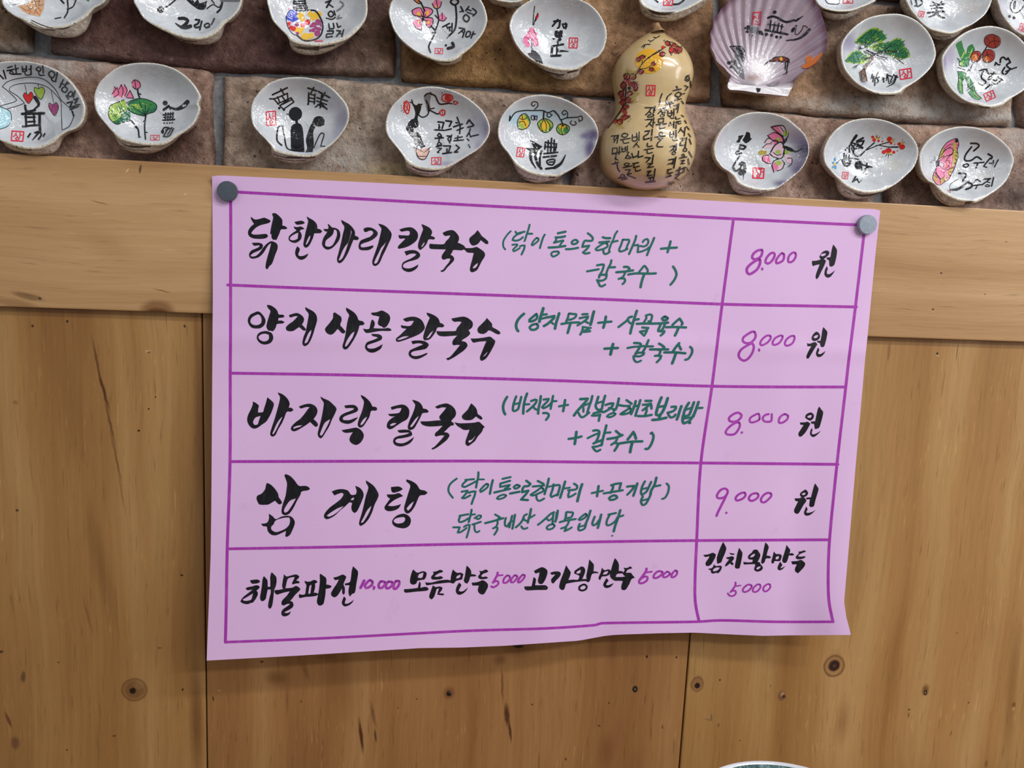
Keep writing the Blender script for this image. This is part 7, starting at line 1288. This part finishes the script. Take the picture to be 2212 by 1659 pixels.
    lay('''K S; O 120 106 1352 522; K K; S 8 1290 402 1318 382 1360 380; S 8 1320 382 1305 410; S 7 1348 346 1368 352 1395 338; S 6 1370 352 1362 362; S 7 1392 318 1412 324 1442 308; S 6 1412 324 1402 330
S 9 1240 635 1290 550 1350 490 1420 450 1490 402; S 8 1345 500 1385 465 1440 430; S 6 1262 590 1330 582 1378 552; S 6 1355 575 1372 600; S 7 1290 550 1295 515; S 12 1155 640 1140 700 1155 760 1145 860 1120 930 1065 1010 1000 1092; S 7 1240 635 1200 640; S 6 1145 860 1190 830; S 6 1130 910 1160 940
K U; O 26 20 1510 372 30; O 20 30 1540 430; O 18 28 1575 435 -30; O 26 16 1600 415 30; O 24 16 1560 385 -20; O 14 14 1470 405; D 14 1620 440; O 30 22 1462 464; O 22 20 1262 508; O 20 16 1285 492; O 18 14 1305 490; O 20 18 1390 545; O 22 18 1372 592; O 28 20 1282 612; K F; O 16 18 1540 435; O 14 12 1520 385; D 10 1465 405
K U; O 34 28 1165 650 20; O 30 26 1215 655; O 26 22 1165 680; O 24 30 1228 725; O 22 30 1238 750; O 26 20 1195 715; O 28 34 1135 728; O 26 30 1115 800; O 26 24 1190 795; O 22 28 1175 850; O 24 24 1125 830; O 22 20 1195 862; O 26 28 1130 876; O 20 18 1165 912; O 22 20 1132 938; O 18 20 1150 962; O 34 20 1145 1005 -20; O 26 26 1105 1042; O 22 20 1068 1035; O 14 12 1180 995; K P; O 16 10 1195 640; O 10 14 1240 740; O 12 10 1185 800; O 10 8 1150 690; K M; O 12 14 1140 740; O 10 14 1120 815; O 12 10 1140 890
K y; Z 46 -70 16 1150 600 1250 600 1240 660 1160 660; Z 46 -20 16 1200 780 1260 790 1230 880 1200 880; Z 40 60 8 1080 1060 1140 1050 1130 1090 1090 1095; K S; D 5 1195 600; D 5 1230 606; D 5 1225 820; D 5 1228 850; D 5 1120 1090
K K; S 5 1485 360 1510 355 1535 385 1505 392; S 5 1520 360 1560 370 1600 400 1570 400; S 5 1530 400 1525 440 1545 465 1560 430; S 5 1560 410 1590 450 1605 462 1590 425; S 5 1595 400 1628 415 1625 440; S 5 1440 460 1465 445 1490 460 1465 485 1445 470; S 5 1245 505 1265 490 1282 510 1260 528 1245 512; S 5 1270 485 1295 475 1320 485 1310 500; S 5 1370 545 1390 528 1408 545 1390 562; S 5 1352 595 1372 575 1395 590 1375 610; S 5 1258 615 1282 595 1310 605 1285 635; D 5 1320 480; D 4 1300 470; D 5 1400 605; D 5 1540 470; D 5 1625 400; D 5 1480 350; S 4 1520 380 1545 400; S 4 1545 395 1560 375
S 5 1135 650 1165 625 1190 650 1165 680 1140 665; S 5 1190 640 1215 630 1242 655 1215 682; S 5 1205 710 1228 695 1250 720 1228 752; S 5 1220 770 1250 770 1255 740; S 5 1110 730 1135 695 1160 730 1135 765 1112 740; S 5 1092 800 1115 770 1140 800 1115 830; S 5 1165 795 1190 775 1214 795 1190 818; S 5 1155 850 1175 822 1195 850 1175 880; S 5 1104 880 1130 850 1156 876 1130 906; S 5 1148 910 1168 895 1182 915; S 5 1112 940 1132 918 1152 940; S 5 1112 1005 1145 985 1180 1000 1150 1026; S 5 1080 1042 1105 1018 1130 1040 1105 1068; S 5 1048 1035 1068 1016 1088 1035; D 15 1185 752; D 8 1140 770; D 6 1160 880; S 4 1165 640 1160 670; S 4 1225 710 1232 740; D 4 1190 1000; D 4 1195 1020; D 4 1180 1040; D 4 1255 700; D 4 1262 720''', 'painted_design')
    lay('''K K; S 7.8 1030 1162 1088 1156 1052 1215; S 7.8 1060 1160 1050 1195; S 7.8 1092 1152 1078 1222; S 7 1040 1265 1038 1308; S 7 1038 1308 1078 1305; S 7 1078 1305 1080 1262; S 7 1080 1262 1040 1265; S 7.8 1100 1250 1095 1318; S 7.8 1036 1316 1112 1296; S 7.8 1072 1305 1065 1362; S 7.8 1060 1350 1085 1365; S 7.8 1035 1400 1092 1384; S 7 1065 1378 1060 1400; S 8.6 1078 1395 1085 1440 1100 1462
C 7.8 1140 1138 1118 1160 1150 1172 1172 1150; S 7.8 1108 1194 1190 1180; S 7.8 1128 1200 1140 1222 1180 1216; S 7.8 1118 1255 1125 1292 1150 1286 1150 1250; S 7 1122 1272 1150 1268; S 7.8 1168 1245 1165 1300; S 7.8 1180 1298 1150 1350; S 7 1165 1322 1200 1346; S 7 1160 1350 1190 1352; C 7 1152 1392 1140 1408 1170 1412 1182 1395; S 7.8 1130 1430 1208 1414; S 7.8 1150 1448 1192 1446 1162 1490 1200 1478; S 7 1170 1496 1235 1520; C 7 1118 1490 1106 1508 1132 1512 1142 1495; S 7.8 1088 1520 1160 1512; S 7 1118 1532 1165 1526
S 7.8 1210 1148 1212 1200 1248 1195 1245 1138; S 7 1212 1172 1246 1168; S 8.6 1268 1128 1265 1200; S 7.8 1252 1212 1220 1255; S 7 1240 1225 1268 1256; S 9.4 1205 1308 1215 1345 1258 1325; S 9.4 1262 1290 1258 1342 1300 1330; S 8.6 1210 1396 1262 1386; S 8.6 1225 1396 1220 1430 1268 1416; S 8.6 1235 1440 1240 1460 1280 1448
S 8.6 1318 920 1402 920; S 8.6 1368 925 1350 955 1322 982; S 7.8 1352 950 1372 972; S 9.4 1402 908 1388 975; S 7 1388 940 1405 942; C 7.8 1345 985 1342 1000 1385 995 1388 978; S 8.6 1320 1022 1378 1020 1360 1050 1328 1082; S 7.8 1352 1052 1372 1075; S 8.6 1392 1008 1382 1088; S 7 1385 1045 1402 1048; S 9.4 1318 1122 1356 1116 1340 1145 1308 1165 1308 1192 1355 1180; S 10.1 1378 1105 1370 1200; S 8.6 1338 1222 1340 1250 1378 1245; S 8.6 1312 1278 1388 1265; S 7.8 1335 1285 1340 1308 1380 1300; S 9.4 1320 1342 1362 1346 1330 1382; S 9.4 1388 1320 1378 1385; S 8.6 1340 1396 1382 1392 1350 1415 1340 1428 1388 1420; S 10.1 1335 1462 1368 1456 1342 1482 1335 1500 1375 1492; S 10.1 1402 1440 1395 1500; S 10.1 1345 1518 1392 1510 1385 1548; S 10.1 1322 1556 1402 1545; S 8.6 1362 1525 1360 1550
S 7.8 1462 798 1445 850 1440 902; S 7.8 1435 935 1485 922; S 7.8 1462 935 1428 972; S 7 1450 950 1475 970; S 8.6 1490 915 1482 972; S 7 1485 940 1500 940; C 7 1460 975 1448 992 1470 998 1480 982; S 7.8 1430 1018 1432 1048; S 7.8 1432 1048 1472 1045; S 7.8 1472 1045 1476 1012; S 7.8 1476 1012 1430 1018; S 8.6 1412 1066 1498 1058; S 7.8 1455 1065 1440 1085 1445 1098 1488 1090; C 7 1450 1130 1432 1148 1455 1155 1470 1138; S 8.6 1402 1172 1488 1160; S 7.8 1430 1186 1468 1182 1430 1215 1418 1240 1425 1252 1468 1252
S 7.8 1542 795 1505 830 1498 882 1545 870; S 7.8 1490 895 1560 880; S 7 1525 888 1535 918; S 7.8 1510 948 1514 990 1542 985 1540 945; S 7 1512 970 1542 965; S 7.8 1562 930 1560 1000; S 7 1545 965 1560 963; S 7 1530 1000 1540 1012 1575 1010; S 7.8 1532 1045 1520 1078; S 7 1532 1055 1550 1072; S 7.8 1562 1038 1560 1092; S 7.8 1582 1040 1578 1100; S 7 1548 1065 1562 1062; S 7.8 1530 1128 1532 1165 1562 1162 1560 1122; S 7 1532 1146 1562 1142; S 7.8 1580 1115 1582 1178; S 7 1555 1182 1560 1198 1592 1196; S 8.6 1532 1250 1572 1243 1555 1268 1530 1292; S 7 1552 1270 1570 1285; S 8.6 1584 1228 1578 1280; C 7 1558 1292 1546 1310 1565 1318 1575 1300; S 8.6 1518 1362 1562 1354 1548 1400; S 7.8 1512 1398 1555 1386; S 8.6 1578 1338 1560 1432; S 8.6 1505 1446 1540 1440; S 8.6 1512 1450 1508 1478 1552 1468; S 8.6 1495 1508 1538 1496; S 7 1530 1480 1525 1500
S 8.6 1582 735 1598 758; S 7.8 1555 772 1622 758; C 7.8 1598 785 1572 812 1602 826 1622 800; S 7.8 1568 856 1622 842; S 7.8 1595 830 1595 852; S 7.8 1562 902 1592 895 1580 935; S 7 1602 885 1590 965; S 7 1575 998 1582 1020 1612 1012; S 7.8 1580 1042 1622 1036; S 7 1596 1048 1600 1060 1620 1055; S 7.8 1622 1090 1602 1132; S 7 1618 1105 1642 1130; S 7.8 1655 1088 1648 1160; S 7.8 1618 1180 1648 1182 1620 1215 1612 1240 1648 1238; S 7.8 1668 1175 1655 1258; C 7 1652 1262 1640 1285 1662 1290 1668 1272; C 7 1638 1312 1628 1328 1650 1330; S 7.8 1608 1348 1668 1338; S 7.8 1622 1368 1650 1365 1620 1395 1650 1392; S 8.6 1578 1455 1655 1425; S 7.8 1612 1420 1602 1475 1642 1465 1645 1425; S 7.8 1572 1485 1610 1482 1570 1520 1602 1530
S 7 1690 640 1662 655 1680 690; C 7 1672 648 1658 680 1682 690 1690 665; S 7 1700 690 1702 745; S 7 1650 728 1678 740 1655 770; S 7 1632 800 1652 795; S 7 1625 860 1640 885; S 6.2 1622 985 1642 1000; S 6.2 1650 1030 1665 1055; S 6.2 1665 1080 1690 1110; S 6.2 1680 1140 1702 1170; S 7 1690 1185 1705 1230; S 7 1685 1290 1712 1340; S 7 1680 1350 1688 1400; S 7 1665 1425 1680 1455; S 7.8 1512 1570 1565 1552; S 7.8 1540 1562 1525 1592; S 7.8 1520 1552 1545 1585''', 'brush_lettering')
    lay('K R; Q 1365 772 74 88 2', 'seal_stamp')
gourd()

# ------------------------------------------------------------------ bowl on the table
back_rim = at(1655, 1641, -0.055)
dv = back_rim - CAM
R_B = 208 * (dv.x * AX.z + dv.y * AN.z - dv.z * AD.z) / F
fw = Vector((cb.x, cb.y, 0)).normalized()
cen = Vector((back_rim.x, back_rim.y, 0)) + fw * R_B
z_rim = back_rim.z; z_tab = z_rim - 0.064
def lathe(prof, m, mb, k=96):
    vv = [Vector((cen.x + r * math.cos(2 * PI * i / k), cen.y + r * math.sin(2 * PI * i / k), z)) for r, z in prof for i in range(k)]
    ff = [(a * k + i, a * k + (i + 1) % k, (a + 1) * k + (i + 1) % k, (a + 1) * k + i) for a in range(len(prof) - 1) for i in range(k)]
    mb.add(vv, ff, m)
s = N('white_glazed_ceramic'); WHITE = s.done(lin((226, 228, 236)), 0.18, Coat_Weight=0.5)
s = N('speckled_green_glaze'); c = s.coord(); n = s.noise(s.mapping(c, scale=(1, 1, 0.4)), 220, 5, 0.7)
GLAZE = s.done(s.ramp(n, [(0.3, lin((40, 62, 58))), (0.5, lin((92, 124, 122))), (0.68, lin((170, 196, 200)))]), 0.12, Coat_Weight=1.0, Normal=s.bump(n, 0.8, 0.003))
bowl = thing('soup_bowl', (cen.x, cen.y, z_tab), 'white-rimmed bowl with speckled green inside, at the bottom edge under the menu', 'bowl')
mb = MB(); T = 0.0040
lathe([(0, z_tab + .004), (R_B * .48, z_tab + .004), (R_B * .5, z_tab), (R_B * .56, z_tab), (R_B * .57, z_tab + .006), (R_B * .75, z_tab + .018), (R_B * .90, z_tab + .038), (R_B * .985, z_rim - .006), (R_B, z_rim - .0018), (R_B - .0012, z_rim - .0003), (R_B - T / 2, z_rim), (R_B - T + .001, z_rim - .0005), (R_B - T, z_rim - .0018)], WHITE, mb)
mb.build('bowl_body', bowl)
mb = MB(); lathe([(R_B - T, z_rim - .0018), (R_B - T - .002, z_rim - .010), (R_B * .83, z_rim - .028), (R_B * .66, z_tab + .020), (R_B * .45, z_tab + .011), (R_B * .2, z_tab + .008), (0.0001, z_tab + .008)], GLAZE, mb)
mb.build('bowl_inside', bowl)
tw = wood('table_top_wood', 'x', lin((120, 82, 46)), lin((150, 106, 62)), lin((172, 128, 82)), -0.3, seed=11.0)
table = thing('dining_table', (cen.x, -0.40, 0), 'brown wooden table against the wall under the bowl', 'table')
mb = MB(); mb.box((cen.x - 0.62, -0.76, z_tab - 0.03), (cen.x + 0.62, -0.012, z_tab), tw, 0.004); mb.build('table_top', table)
for sx in (-0.56, 0.56):
    for y in (-0.71, -0.065):
        mb = MB(); mb.box((cen.x + sx - .025, y - .025, 0), (cen.x + sx + .025, y + .025, z_tab - 0.0302), tw, 0.003); mb.build('leg', table)
s = N('grey_floor_tile'); FLOOR = s.done(s.ramp(s.noise(s.coord(), 6, 4), [(0.3, lin((120, 112, 104))), (0.7, lin((146, 138, 128)))]), 0.4)
mb = MB(); mb.box((-2.2, -3.4, -0.05), (2.8, 0.05, 0.0), FLOOR); tag(mb.build('floor', smooth=False), kind='structure')
